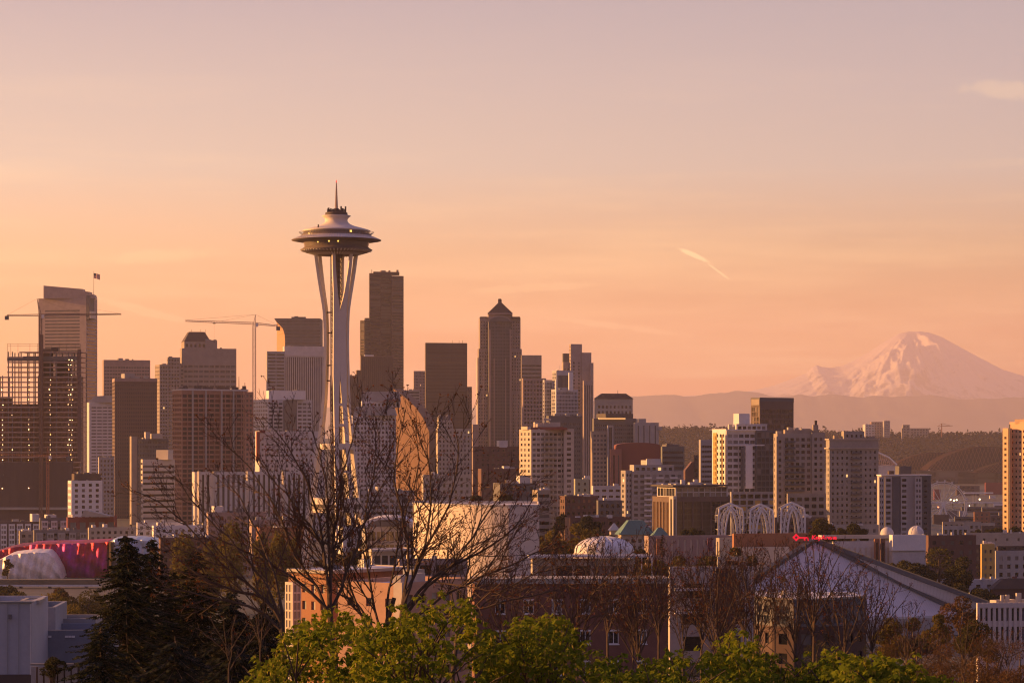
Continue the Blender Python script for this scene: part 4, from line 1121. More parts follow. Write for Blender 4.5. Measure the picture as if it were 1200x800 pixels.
# ---------------------------------------------------------- the needle
def needle():
    D = 1200.0; s = D / F; cx = 394.2
    base = P(cx, 666, D); base.z = G(base.x, D)
    t = thing("observation_tower", "white observation needle on three splayed legs with a saucer top and a red tipped spire", "tower", base)
    Z = lambda py: CAMZ + (515 - py) * s - base.z
    M_leg = wall("needle_white", .60, .54, .47, var=.05)
    M_dk = wall("needle_dark", .07, .05, .042)
    phi = [R(22), R(-98), R(142)]
    ky = [296, 315, 330, 345, 357, 365, 380, 400, 420, 440, 452, 470, 490, 520, 560, 600, 640, 680]
    kr = [22.5, 20.2, 18.2, 16, 14, 13, 12.2, 11.8, 12, 12.6, 13.1, 14.2, 16, 20, 25.5, 31, 36.5, 42]
    kt = [11.0, 9.6, 8.1, 6.4, 5.0, 4.0, 3.9, 3.9, 4.0, 4.2, 4.5, 5.0, 5.5, 6.4, 7.6, 8.8, 9.8, 10.8]
    kb = [3.6, 3.9, 4.4, 5.2, 6.8, 8.0, 7.8, 7.8, 8.0, 8.2, 7.0, 6.2, 5.6, 5.2, 5.0, 5.0, 5.0, 5.0]
    for ph in phi:
        rad = Vector((math.sin(ph), -math.cos(ph), 0)); tan = Vector((math.cos(ph), math.sin(ph), 0))
        for sg in (-1, 1):
            mb = MB(); ring = []
            for y, r, tt, b in zip(ky, kr, kt, kb):
                c = rad * (r * s) + tan * (sg * tt * s); c.z = Z(y); hb_, ht = b * s / 2 - .004, 1.7 * s
                ring.append([c + tan * a_ * hb_ + rad * b_ * ht for a_, b_ in ((-1, 1), (1, 1), (1, -1), (-1, -1))])
            for k in range(len(ring) - 1):
                for j in range(4):
                    j2 = (j + 1) % 4; mb.quad(ring[k][j], ring[k][j2], ring[k + 1][j2], ring[k + 1][j])
            mb.poly(ring[0][::-1]); mb.build("leg_beam", M_leg, t)
        for y, hgt in ((474, 3), (498, 3), (523, 7), (552, 3), (588, 9), (622, 3)):
            r = np.interp(y, ky, kr); tt = np.interp(y, ky, kt)
            mb = MB(); c = rad * (r * s); mb.box(-tt * s, tt * s, -.45, .45, Z(y + hgt / 2), Z(y - hgt / 2), rot=math.atan2(tan.y, tan.x), c=(c.x, c.y)); mb.build("crossbar", M_leg, t)
    # struts between legs and core
    for y in (366, 390, 428, 446):
        mb = MB(); r = np.interp(y, ky, kr) * s
        for ph in phi: mb.bar((0, 0, Z(y)), (math.sin(ph) * r, -math.cos(ph) * r, Z(y)), .45)
        mb.build("core_brace", M_dk, t)
    # core: hexagonal lattice shaft with lifts
    mb = MB(); mb.lathe([(4.0 * s, -2), (4.0 * s, Z(296))], 6); mb.build("lift_shaft", M_dk, t)
    mb = MB()
    hx = [(math.cos(R(60 * k + 15)) * 6.6 * s, math.sin(R(60 * k + 15)) * 6.6 * s) for k in range(6)]
    for x, y in hx: mb.bar((x, y, -2), (x, y, Z(296)), .28)
    n = 62
    for k in range(n):
        z0, z1 = Z(680) + (Z(296) - Z(680)) * k / n, Z(680) + (Z(296) - Z(680)) * (k + 1) / n
        for i in range(6):
            p, q = hx[i], hx[(i + 1) % 6]
            mb.bar((p[0], p[1], z0), (q[0], q[1], z0), .18)
            mb.bar((p[0], p[1], z0), (q[0], q[1], z1), .15)
    mb.build("lattice_core", wall("core_brown_steel", .15, .11, .09), t)
    mb = MB(); mb.box(-6.4 * s, -4.4 * s, -4.8 * s, -2.4 * s, Z(452), Z(428)); mb.box(-7.5 * s, -5 * s, -2 * s, 2 * s, Z(482), Z(440)); mb.build("lift_car", M_leg, t)
    for yt, yb_, r0 in ((519.5, 526.5, 20), (583, 600, 29)):
        mb = MB(); mb.lathe([(0.5, Z(yb_)), (r0 * s * .96, Z(yb_)), (r0 * s, Z((yt + yb_) / 2)), (r0 * s, Z(yt)), (.5, Z(yt))], 24); mb.build("lower_platform", M_leg, t)
    mb = MB(); mb.lathe([(28.6 * s, Z(596)), (28.6 * s, Z(588))], 24); mb.lathe([(29.1 * s, Z(594)), (29.1 * s, Z(590))], 24); mb.build("platform_glazing", M_dk, t)
    # saucer, from below
    n = 64
    def disc(nm, prof, m, sm=True): 
        b = MB(); b.lathe([(r * s, Z(y)) for r, y in prof], n); return b.build(nm, m, t, smooth_=sm)
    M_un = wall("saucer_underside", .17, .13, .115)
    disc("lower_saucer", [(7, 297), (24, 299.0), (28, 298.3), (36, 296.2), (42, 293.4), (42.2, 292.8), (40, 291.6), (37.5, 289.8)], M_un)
    mb = MB()
    for k in range(60):
        a = 2 * math.pi * k / 60; d = Vector((math.cos(a), math.sin(a), 0)); e = Vector((-d.y, d.x, 0)) * .28
        p = [d * (25 * s) + Vector((0, 0, Z(299.4))), d * (41 * s) + Vector((0, 0, Z(294.6))), d * (41.6 * s) + Vector((0, 0, Z(293.2))), d * (38 * s) + Vector((0, 0, Z(290.2))), d * (30 * s) + Vector((0, 0, Z(296.6)))]
        mb.poly([q + e for q in p]); mb.poly([q - e for q in p][::-1])
        for i in range(5): j = (i + 1) % 5; mb.quad(p[j] + e, p[i] + e, p[i] - e, p[j] - e)
    mb.build("saucer_ribs", M_leg, t)
    disc("restaurant_glazing", [(37.5, 290), (38.6, 284.2)], glass("needle_glass", (.06, .045, .04), .1, 0), False)
    M_fin = mat("halo_white", (.58, .55, .53), .6)
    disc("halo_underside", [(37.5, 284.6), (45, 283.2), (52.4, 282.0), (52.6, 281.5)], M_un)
    disc("halo_top", [(52.6, 281.5), (46, 279.2), (39.4, 276.4)], M_fin)
    mb = MB()
    for k in range(96):
        a = 2 * math.pi * k / 96; d = Vector((math.cos(a), math.sin(a), 0)); e = Vector((-d.y, d.x, 0)) * .17
        p0, p1 = d * (40 * s), d * (52 * s)
        a0, a1 = p0 + Vector((0, 0, Z(276.0))), p1 + Vector((0, 0, Z(281.0))); b0, b1 = p0 + Vector((0, 0, Z(277.6))), p1 + Vector((0, 0, Z(281.9)))
        mb.quad(a0 + e, b0 + e, b1 + e, a1 + e); mb.quad(a0 - e, a1 - e, b1 - e, b0 - e); mb.quad(a0 - e, a0 + e, a1 + e, a1 - e); mb.quad(a1 - e, a1 + e, b1 + e, b1 - e)
    mb.build("halo_ribs", M_leg, t)
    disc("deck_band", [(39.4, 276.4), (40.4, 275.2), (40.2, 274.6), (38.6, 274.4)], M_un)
    disc("deck_glazing", [(38.6, 276), (39.0, 271.0)], GL, False)
    disc("roof", [(39.6, 271.2), (40.0, 270.6), (38, 269.6), (31, 267.6), (22, 265.3), (16.6, 263.0), (13.8, 260.6), (13, 258.4), (13.4, 256.4), (15.4, 254.4), (17.2, 253.3), (16.6, 252.8), (13, 252.4), (1, 252.2)], M_leg)
    disc("top_ring", [(10.5, 252.6), (13.2, 252.0), (13.0, 249.4), (11.8, 249.0), (4, 249.2)], M_dk, False)
    mb = MB()
    for k in range(18):
        a = 2 * math.pi * k / 18 + random.random() * .2; r = random.uniform(7, 12) * s; x, y = r * math.cos(a), r * math.sin(a); h = random.uniform(.8, 3.0)
        mb.box(x - .35, x + .35, y - .35, y + .35, Z(249.6), Z(249.6) + h)
    mb.build("beacon_gear", M_dk, t)
    disc("spire_base", [(3.6, 250), (3.4, 245.2), (2.4, 244.2), (.2, 244)], M_dk, False)
    mb = MB(); mb.tube([(0, 0, Z(245)), (0, 0, Z(232)), (0, 0, Z(221)), (0, 0, Z(214))], [2.1 * s, 1.5 * s, 1.0 * s, .6 * s], 6, caps=True); mb.build("spire", M_rose, t)
    mb = MB(); mb.tube([(0, 0, Z(214)), (0, 0, Z(211.3))], [.8 * s, .5 * s], 6, caps=True); mb.build("spire_tip", emit("red_beacon", (1, .06, .04), .5, (.5, .05, .04)), t)
    mb = MB()
    for k in range(56):
        a = 2 * math.pi * k / 56; d = Vector((math.cos(a), math.sin(a), 0))
        mb.bar(d * (40.2 * s) + Vector((0, 0, Z(275.6))), d * (43.8 * s) + Vector((0, 0, Z(272.2))), .09)
        d2 = Vector((math.cos(a + 2 * math.pi / 56), math.sin(a + 2 * math.pi / 56), 0))
        mb.bar(d * (43.8 * s) + Vector((0, 0, Z(272.2))), d2 * (43.8 * s) + Vector((0, 0, Z(272.2))), .09)
    mb.build("safety_cage", M_metal, t)
    lm = MB(); lm.box(-.42, .42, -.3, .3, -.42, .42); lme = lm.mesh("deck_light", emit("deck_lamp", (1, .5, .08), 1.0))
    for ph, r, y, k in ((-30, 38.3, 286.0, .6), (-9, 38.3, 285.4, .7), (7, 38.3, 285.4, .7), (29, 39.3, 273.6, 1.1), (-48, 39.3, 275.5, 1.1), (-42, 39.3, 276.3, .7)):
        o = obj("deck_light", lme, t, (math.sin(R(ph)) * r * s, -math.cos(R(ph)) * r * s, Z(y))); o.scale = (k, k, k)
    rod(t, "roof_hatch", D - 12, 373, 263, 267, .5, M_dk)
needle()
# ================================================================== beyond the city on the right
def far_right():
    # low hospital-like blocks on the wooded hill
    t = bld("hilltop_hospital", "pale blocky hospital on the far wooded hill, left of the small far crane", "building", 6900, 1012)
    M_far = wall("far_orange_brick", .42, .27, .19)
    pn = []
    blk(t, "main_block", 6900, 1020, 1021, 1037, 494, 512, 30, M_far, S(9, 7, .5, .5), S(9, 7, .5, .5), depth=40, panes=pn)
    blk(t, "left_block", 6890, 1011, 1014, 1025, 497, 512, 20, M_lgrey, None, S(9, 7, .5, .5), depth=40, panes=pn)
    blk(t, "tower", 6880, 1034.5, 1036, 1043, 493, 512, 20, M_grey, None, S(6, 6, .5, .5), depth=30, panes=pn)
    put_panes(t, pn)
    for x0, x1, y, lab in ((1056, 1088, 501.5, "long low block on the far hill right of the hospital"), (1057.5, 1066, 497.5, "small square block rising behind the long low far block")):
        t = bld("hilltop_block", lab, "building", 6950, x0)
        blk(t, "block", 6950, x0, x0 + .6, x1, y, 514, 15, M_tan, None, S(9, 8, .5, .5), depth=30)
    D = 6700; b = P(1103.5, 512, D)
    th = thing("far_crane", "tiny orange crane standing on the far wooded hill", "crane", b); m = M_crane_o
    s = D / F; mb = MB(); mb.tube([(0, 0, 0), (0, 0, 16 * s)], [1.6, 1.6], 4); mb.build("mast", m, th)
    mb = MB(); mb.bar((-5 * s, 0, 12.5 * s), (13 * s, 0, 13.4 * s), 1.0); mb.bar((0, 0, 16 * s), (11 * s, 0, 13.3 * s), .5); mb.bar((0, 0, 16 * s), (-5 * s, 0, 12.6 * s), .5); mb.build("jib", m, th)
    # stadium arch
    D = 4700; t = bld("stadium", "white stadium roof truss curving down behind the cornice topped tower", "stadium", D, 1030)
    l = Vector(t.location)
    pts = [(985, 540), (1000, 533), (1015, 530), (1030, 530.5), (1042, 536), (1051, 544.5)]
    low = [(985, 553), (1000, 549), (1015, 546.5), (1030, 545.5), (1042, 545.5), (1051, 545.5)]
    tp = [P(x, y, D) - l for x, y in pts]; bt = [P(x, y, D) - l for x, y in low]
    mb = MB(); mb.tube(tp, 1.6, 6); mb.build("arch_chord", M_white, t); mb = MB(); mb.tube(bt, 1.0, 6); mb.build("roof_edge", M_lgrey, t)
    mb = MB()
    for k in range(26):
        f = k / 26 * 5; i = min(4, int(f)); p = tp[i].lerp(tp[i + 1], f - i); f2 = min(4.999, f + .28); i2 = int(f2); q = bt[i2].lerp(bt[i2 + 1], f2 - i2); mb.bar(p, q, .55)
        f3 = min(4.999, f + .1); i3 = int(f3); mb.bar(tp[i3].lerp(tp[i3 + 1], f3 - i3), bt[i].lerp(bt[i + 1], f - i), .55)
    mb.build("arch_lattice", wall("rose_truss", .45, .28, .25), t)
    mb = MB()
    a0, a1 = P(985, 548, D) - l, P(1052, 545.5, D) - l; b0, b1 = P(985, 572, D) - l, P(1060, 572, D) - l
    for dy in (0,):
        mb.quad(b0, b1, a1, a0); bk = Vector((0, 120, 0)); mb.quad(a0, a1, a1 + bk, a0 + bk); mb.quad(b1, b1 + bk, a1 + bk, a1); mb.quad(b0, a0, a0 + bk, b0 + bk)
    mb.build("stand", M_lgrey, t)
    # ball park with folded roof sheds
    D = 5300; t = bld("ballpark", "dark rust brown ballpark roof of overlapping curved trusses behind the wheel", "stadium", D, 1130)
    M_bp = wall("rust_roof_truss", .032, .018, .018, spec=0); l = Vector(t.location)
    def arch(nm, x0, x1, yb, h, Dk, dep, m):
        pts = [(x0, yb)] + [(x0 + (x1 - x0) * f, yb - h * (1 - (2 * f - 1) ** 2) ** .8) for f in np.linspace(.03, .97, 18)] + [(x1, yb)]
        prism(t, nm, Dk, pts, dep, m)
        # diagonal truss members over the face
        mb = MB()
        for k in range(34):
            f = (k + .5) / 34; x = x0 + (x1 - x0) * f; top = yb - h * (1 - (2 * f - 1) ** 2) ** .8
            for sg in (-1, 1):
                x2 = x + sg * (x1 - x0) / 34 * 2.2; f2 = min(.99, max(.01, (x2 - x0) / (x1 - x0)))
                mb.bar(P(x, yb - .3, Dk - 2) - l, P(x2, yb - h * .97 * (1 - (2 * f2 - 1) ** 2) ** .8, Dk - 2) - l, .6)
        mb.build("truss", wall("pale_rust_steel", .15, .075, .066, spec=0), t)
    arch("roof_arch", 1085, 1235, 552, 29, D + 60, 90, M_bp)
    arch("roof_arch", 1040, 1160, 553, 23, D + 160, 60, M_bp)
    arch("roof_arch", 1142, 1290, 554, 17, D, 60, wall("dark_rust_roof", .03, .02, .02, spec=0))
    blk(t, "seating_block", D + 30, 1050, 1052, 1236, 551, None, 3, M_dbrown, None, S(40, 16, .85, .7), depth=60)
    # viaduct, sheds and the big wheel
    D = 3500; t = bld("viaduct", "long grey elevated roadway passing behind the big wheel", "bridge", D, 1130)
    l = Vector(t.location); mb = MB(); a, b = P(1060, 588.5, D) - l, P(1215, 587.6, D) - l
    mb.box(a.x, b.x, 0, 16, a.z - 1.6, a.z); mb.build("deck", M_lgrey, t)
    mb = MB(); mb.box(a.x, b.x, -.3, 0, a.z, a.z + 1.1); mb.build("parapet", M_white, t)
    for k in range(12):
        x = a.x + (b.x - a.x) * (k + .5) / 12; mb = MB(); mb.box(x - .9, x + .9, 3, 12, -3, a.z - 1.6); mb.build("pier", M_conc, t)
    D = 3700; t = bld("port_gantry", "white gantry beam on thin legs beyond the elevated roadway", "gantry crane", D, 1150)
    l = Vector(t.location); mb = MB(); a, b = P(1130, 577.2, D) - l, P(1164, 577.2, D) - l; mb.box(a.x, b.x, 0, 3, a.z - 1.3, a.z + .9); mb.build("beam", M_white, t)
    mb = MB(); c, d = P(1160, 584, D) - l, P(1166.5, 577, D) - l; mb.box(c.x, d.x, -1, 5, c.z, c.z + 4.5); mb.build("machine_house", M_lgrey, t)
    for px in (1140.5, 1144):
        mb = MB(); p = P(px, 577, D) - l; mb.bar((p.x, 1.5, 0), (p.x, 1.5, p.z), .35); mb.build("leg", M_lgrey, t)
    def wheel():
        D = 2900; s = D / F; hub = P(1105, 592.5, D); g = G(hub.x, D)
        t = thing("ferris_wheel", "white ferris wheel with thin spokes on splayed legs by the waterfront", "ferris wheel", (hub.x, D, g))
        h = hub.z - g; Rw = 28 * s; n = 42
        mb = MB()
        for rr in (Rw, Rw - 1.9):
            for yy in (-1.3, 1.3):
                mb.tube([(rr * math.cos(2 * math.pi * k / n), yy, h + rr * math.sin(2 * math.pi * k / n)) for k in range(n + 1)], .5, 4)
        mb.build("rim", M_white, t)
        for k in range(21):
            a = 2 * math.pi * k / 21; mb = MB(); mb.bar((0, -1.6, h), ((Rw - 1) * math.cos(a), 0, h + (Rw - 1) * math.sin(a)), .27); mb.bar((0, 1.6, h), ((Rw - 1) * math.cos(a), 0, h + (Rw - 1) * math.sin(a)), .27); mb.build("spoke", M_white, t)
            mb = MB(); x, z = (Rw + 1.5) * math.cos(a), h + (Rw + 1.5) * math.sin(a); mb.box(x - .9, x + .9, -1, 1, z - 1.2, z + 1); mb.build("gondola", M_lgrey, t)
        for x in (-8.3, 7.2):
            for y in (-5, 5): mb = MB(); mb.bar((x, y, 0), (0, y * .45, h), 1.0); mb.build("leg", M_white, t)
        mb = MB(); mb.tube([(0, -3, h), (0, 3, h)], [1.9, 1.9], 12, caps=True); mb.build("hub", M_white, t)
    wheel()
    lm = MB(); lm.box(-.9, .9, -.4, .4, -.9, .9); lms = [lm.mesh("street_light", emit("far_lamp", (1, .72, .36), 3.2)), ]
    rr = MB(); rr.box(-.9, .9, -.4, .4, -.9, .9); red = rr.mesh("street_light", emit("far_red_lamp", (1, .18, .05), 2.5))
    ll = MB(); ll.tube([(0, 0, 0), (0, 0, 9)], [.14, .1], 5); pole = ll.mesh("pole", M_steel)
    for px, py, mm, lab in ((1114, 585.6, 0, "leftmost warm lamp on the roadway behind the wheel"), (1118, 586.2, 0, "second warm lamp on the roadway behind the wheel"), (1121, 585.8, 0, "third warm lamp on the roadway behind the wheel"),
                            (1148, 585, 0, "single bright lamp on the roadway under the gantry"), (1135.5, 592.6, 0, "warm lamp just below the roadway right of the wheel"), (1099.5, 594, 1, "red lamp beside the wheel hub")):
        D = 3480; p = P(px, py, D); t = thing("street_lamp", lab, "street lamp", (p.x, D, p.z - 9), "lamps by the waterfront roadway")
        obj("pole", pole, t); obj("lamp", red if mm else lms[0], t, (0, -.3, 9.3))
    # low waterfront and port buildings
    M_shed = wall("port_shed", .24, .22, .22)
    rows = [  # x0, x1, ytop, D, material, style, label, category
        (1093, 1112, 603, 2750, M_dbrown, None), (1150, 1176, 594, 3100, M_conc_d, ribbon(5, .5)), (1124, 1133, 598, 3000, M_grey, None),
        (1154, 1180, 565, 4400, M_red, None), (1094, 1102, 573, 4000, M_red, None), (1120, 1148, 569, 4300, M_brown, S(9, 5, .6, .5)), (1170, 1200, 600, 2700, M_conc_d, S(5, 4, .6, .5)),
        (1141, 1160, 599.5, 2500, M_obrick, S(5, 4, .4, .4)), (1160, 1186, 604, 2400, M_brown, S(5, 4, .5, .5)), (1104, 1150, 611, 2150, M_tan, S(5, 4, .4, .4)),
        (1128, 1166, 612.5, 2050, M_beige, S(4, 4, .5, .55)), (1104, 1135, 616, 1900, M_conc, S(4, 8, .6, .7)), (1150, 1185, 616, 1800, M_dbrown, S(4, 4, .5, .5)),
        (1118, 1142, 605, 2600, M_dgrey, ribbon(4, .5)), (1164, 1178, 590, 3400, M_white, ribbon(5, .5)), (1105, 1122, 598, 3050, M_dgrey, None), (1126, 1150, 593.5, 3300, M_dgrey, ribbon(5, .5)),
    ]
    labs = ["grey shed at the foot of the wheel", "grey banded port building left of the sunlit tower", "small pale shed right of the wheel", "red port shed beyond the gantry", "red port shed seen through the wheel's spokes", "brown warehouse behind the wheel's right rim",
            "grey terraced block at the foot of the sunlit tower", "orange brick warehouse below the roadway", "brown warehouse left of the sunlit tower's foot", "tan flat roofed block right of the wheel's legs", "beige arcaded block in front of the orange brick warehouse", "concrete block with tall openings right of the banded apartments", "dark brown block with shrubs in front of the sunlit tower",
            "long grey shed just behind the beige arcaded block", "small white banded shed under the roadway's right end", "dark shed under the wheel's hub", "grey shed directly below the gantry"]
    for (x0, x1, y, D, m, st), lab in zip(rows, labs):
        t = bld("warehouse", lab, "building", D, x0, "low buildings by the waterfront")
        blk(t, "block", D, x0, x0 + .8, x1, y, None, random.choice((6, 12, 18)), m, None, st, depth=18, roof=random.choice((M_roof, M_roofd, M_roofw)))
far_right()

# ================================================================== low rise streets between the needle and the towers
def low_rises():
    W = M_white
    def lo(label, D, xl, xc, xr, yt, m, Rt=None, L=None, a=14, dep=16, un=None, roof=None, cat="building", name="low_rise_block"):
        t = bld(name, label, cat, D, xc, "low blocks at the foot of the towers")
        i = blk(t, "block", D, xl, xc, xr, yt, None, a, m, L, Rt, depth=dep, roof=roof)
        if not un:
            wp = xr - xc; rq = random.Random(label); un = [(x, x + rq.uniform(2, 7), yt - rq.uniform(1.2, 4.0), yt + .8) for x in (xc + wp * rq.uniform(.08, .8) for _ in range(rq.randint(2, 4)))] if wp > 14 and not label.startswith(('low house', 'small dark house with', 'low pavilion', 'small pavilion', 'tiny')) else None
        if un: units(t, D, un, M_lgrey)
        return t, i
    sa = S(3.2, 3.1, .5, .5, alt=GLC, pa=.4)
    # the strip left of the conifers
    def bays(t, i, n, m, D):
        o, u = i['o'], i['u']
        a = math.atan2(u.y, u.x)
        for k in range(n):
            c = o + u * (i['wr'] * (k + .5) / n)
            mb = MB(); own = []
            face(mb, c - u * 1.9 + Vector((u.y, -u.x, 0)) * 1.0 , u, 3.8, i['H'] - 1.5, S(1.7, 3.1, .78, .6, mt=.5, r=.15, gl=GLC), own)
            nrm = Vector((u.y, -u.x, 0)); p0 = c - u * 1.9; p1 = c + u * 1.9; h = Vector((0, 0, i['H'] - 1.5))
            mb.quad(p0 + nrm * 0, p0 + nrm, p0 + nrm + h, p0 + h); mb.quad(p1 + nrm, p1, p1 + h, p1 + nrm + h); mb.quad(p0 + nrm + h, p1 + nrm + h, p1 + h, p0 + h)
            mb.build("bay", m, t); put_panes(t, own)
    t, i = lo("brown apartment row with white window bays at the left edge", 1560, -12, -10, 47, 611, M_brown, sa, dep=14, un=[(35, 46, 602, 611)]); bays(t, i, 6, W, 1560)
    t, i = lo("grey brown apartment row with white bays below the netted floors", 1540, 46, 47, 80, 607, M_dgrey, sa, dep=14, un=[(52, 66, 603, 607)]); bays(t, i, 3, M_lgrey, 1540)
    t, i = lo("modern block with a red frame, tall white windows and a flaring roof", 1520, 78, 79, 137, 606, M_red, S(6, 7, .62, .7, nr=2, mt=1, gl=GLC), dep=16)
    prism(t, "flared_roof", 1516, [(95, 605), (98, 598.5), (100, 597.5), (128, 604), (128, 605.5)], 10, M_beige); blk(t, "red_fin", 1517, 134, 134.4, 136.8, 603.5, None, 14, M_red, depth=3)
    t, i = lo("yellow brown apartment block left of the red framed modern block", 1450, 22, 23, 40, 622, M_tan, sa, dep=14)
    t, i = lo("grey apartment block with pale bays in front of the red framed block", 1430, 39, 40, 104, 621, M_conc_d, sa, dep=14); bays(t, i, 5, M_grey, 1430)
    t, i = lo("tan stone block with small windows left of the second conifer", 1420, 103, 104, 186, 618, M_beige, S(3.2, 3.4, .45, .5), dep=16, un=[(107, 112, 615, 619), (120, 126, 614, 618)])
    t, i = lo("pale pink apartments behind the tall conifer", 1400, 160, 161, 214, 612, M_lgrey, sa, dep=14)
    t, i = lo("long white apartment row with square windows behind the poplars", 1380, 178, 180, 300, 616, W, S(3.4, 3.2, .5, .5), dep=16, roof=M_roofw, un=[(183, 190, 612, 616), (236, 246, 612.5, 616), (262, 270, 612, 616)])
    t, i = lo("dark red brick warehouse behind the poplars", 1180, 186, 188, 268, 630, M_dbrick, S(4, 3.8, .4, .5), dep=18, un=[(202, 208, 626, 630), (214, 222, 627, 630), (240, 245, 627, 630)])
    t, i = lo("pale warehouse with a snow white roof among the branches", 1300, 292, 295, 362, 609, M_rose, S(4, 3.8, .4, .5), dep=20, roof=M_roofw, un=[(330, 337, 604, 609)])
    t, i = lo("brown brick block behind the left foot of the needle", 1240, 300, 304, 360, 618, M_obrick, S(3.4, 3.6, .45, .55), dep=18)
    t, i = lo("dark plum low block left of the needle's foot", 1330, 242, 244, 312, 600, M_rose, S(4, 3.8, .5, .5), dep=16, un=[(248, 262, 593, 600)])
    # right of the needle
    t, i = lo("long pale hall with a white roof directly right of the needle's feet", 1080, 396, 402, 485, 617, M_lgrey, S(5, 4, .6, .5), dep=22, roof=M_roofw, un=[(424, 432, 609, 616), (446, 460, 607, 616)])
    t, i = lo("grey office block behind the white theatre wall", 1600, 414, 418, 486, 575, M_grey, S(4, 3.8, .7, .45), dep=18, un=[(440, 452, 570, 575)])
    t, i = lo("dark stone block above the white theatre wall's left edge", 1700, 494, 496, 552, 556, M_beige, S(4, 4, .4, .5), dep=18)
    t, i = lo("brown brick block with small windows left of the cream tower", 1900, 554, 556, 612, 523, M_dbrick, S(4, 3.6, .35, .4), dep=18, un=[(582, 595, 516, 524)])
    t, i = lo("dark red brick block lower left of the cream tower", 1750, 560, 564, 610, 549, M_dbrick, S(4, 3.6, .35, .4), dep=18, un=[(588, 598, 546, 550)])
    t, i = lo("grey stone block with a hooded roof just left of the cream tower's foot", 1380, 578, 586, 628, 566, M_dgrey, S(4, 3.6, .5, .5), dep=16, un=[(605, 622, 557, 566)])
    t, i = lo("yellow brown brick block with banded windows at the cream tower's foot", 1240, 624, 630, 645, 574, M_tan, ribbon(3.3, .45), ribbon(3.3, .45), a=30, dep=14)
    t, i = lo("pale green roofed low block right of the cream tower's foot", 1620, 672, 674, 690, 561, wall("sage_render", .30, .31, .22), S(4, 4, .35, .4), dep=14)
    t, i = lo("dark brown brick block with orange lit windows", 1400, 656, 662, 701, 581, M_dbrick, S(3.4, 3.4, .5, .5, alt=M_obrick, pa=.3), S(3, 3.4, .5, .5), a=22, dep=16)  # orange light in some panes is painted on with brick colour
    t, i = lo("dark charcoal block beside the brown brick one", 1350, 699, 701, 729, 586, M_dgrey, S(3.4, 3.6, .5, .5), dep=14)
    t, i = lo("pale low block under the stepped grey apartments", 1560, 693, 695, 729, 569, M_lgrey, S(4, 3.8, .6, .4), dep=16)
    t, i = lo("small dark brick house row below the charcoal block", 1180, 662, 668, 738, 606, M_dbrick, S(3.6, 3.4, .4, .45), dep=14)
    # teal hipped roofs
    t, i = lo("low pavilion with a wide teal hipped roof", 1080, 724, 728, 764, 626, M_beige, S(3, 3, .5, .5), dep=26); hip(t, "teal_roof", i, 6.0, .6, M_teal, 1.2)
    t, i = lo("small pavilion with a second teal hipped roof", 1050, 764, 766, 782, 628, M_beige, S(3, 3, .5, .5), dep=12); hip(t, "teal_roof", i, 3.6, .8, M_teal, .8)
    t, i = lo("tiny hut with a pale pointed roof left of the teal pavilion", 1090, 714, 716, 725, 621, M_beige, None, dep=8); hip(t, "pointed_roof", i, 3, .9, M_lgrey, .6)
    # blocks round the arches and to the right
    t, i = lo("terrace of dark flats between the arches and the beige tower", 1200, 905, 908, 970, 606, M_brown, S(3.4, 3.2, .5, .5), dep=14)
    t, i = lo("pale stone block at the foot of the cornice topped tower", 1160, 960, 964, 1030, 615, M_beige, S(3.4, 3.2, .4, .5), dep=14)
    t, i = lo("dark red warehouse with a flat roof under the wheel", 1100, 1085, 1088, 1144, 627, M_dbrick, S(4.5, 4, .4, .4), dep=24, roof=wall("maroon_roof", .10, .055, .05))
    t, i = lo("maroon flat roofed block behind the yellow apartment block", 1190, 1100, 1104, 1168, 636, M_dbrick, S(4, 4, .4, .4), dep=24, roof=M_roofd)
    t, i = lo("pale blank wall behind the round dark trees", 1150, 1114, 1118, 1136, 642, M_lgrey, None, dep=16)
    t, i = lo("dark narrow block left of the yellow apartment wall", 1140, 1138, 1139, 1152, 638, M_dbrown, S(3, 3.2, .5, .5), dep=18)
    t, i = lo("long cream terrace wall with shrubs behind the sunlit tower's foot", 1150, 1130, 1132, 1215, 624, M_beige, S(6, 4, .2, .3), dep=20)
    t, i = lo("grey apartment block with white windows at the right edge", 1120, 1166, 1167, 1216, 645, M_conc, S(4.2, 3.4, .42, .5, mt=1.6, alt=GLC, pa=.4), dep=16, roof=M_roofd)
    blk(t, "attic", 1121, 1168, 1169, 1216, 639.5, 645.5, 14, M_dbrown, None, S(4.2, 2.2, .5, .5, mt=.2), depth=14)
    t, i = lo("yellow rendered apartment block with blue white windows", 1117, 1149, 1150.4, 1165.5, 637, M_yellow, S(4, 3.5, .4, .42, mt=1.6, nc=2, gl=GLC, alt=GL, pa=.4), dep=16)
    t, i = lo("low house with a brown hipped roof below the dark trees", 1030, 1046, 1052, 1092, 668, M_brown, S(4, 3, .4, .4), dep=16); hip(t, "hip_roof", i, 4.5, .55, wall("brown_shingles", .10, .065, .06), 1.0)
    t, i = lo("small dark house with a chimney at the right edge", 975, 1160, 1164, 1215, 690, M_dbrick, S(4, 3, .4, .4), dep=14); hip(t, "hip_roof", i, 4.0, .5, M_dbrown, .8)
    blk(t, "chimney", 978, 1186, 1187, 1192, 675, 690, 14, M_brick, depth=2)
    t, i = lo("flat white roofed row along the street right of the arena", 1000, 1096, 1100, 1180, 679, M_lgrey, S(5, 3, .4, .4), dep=14)
low_rises()
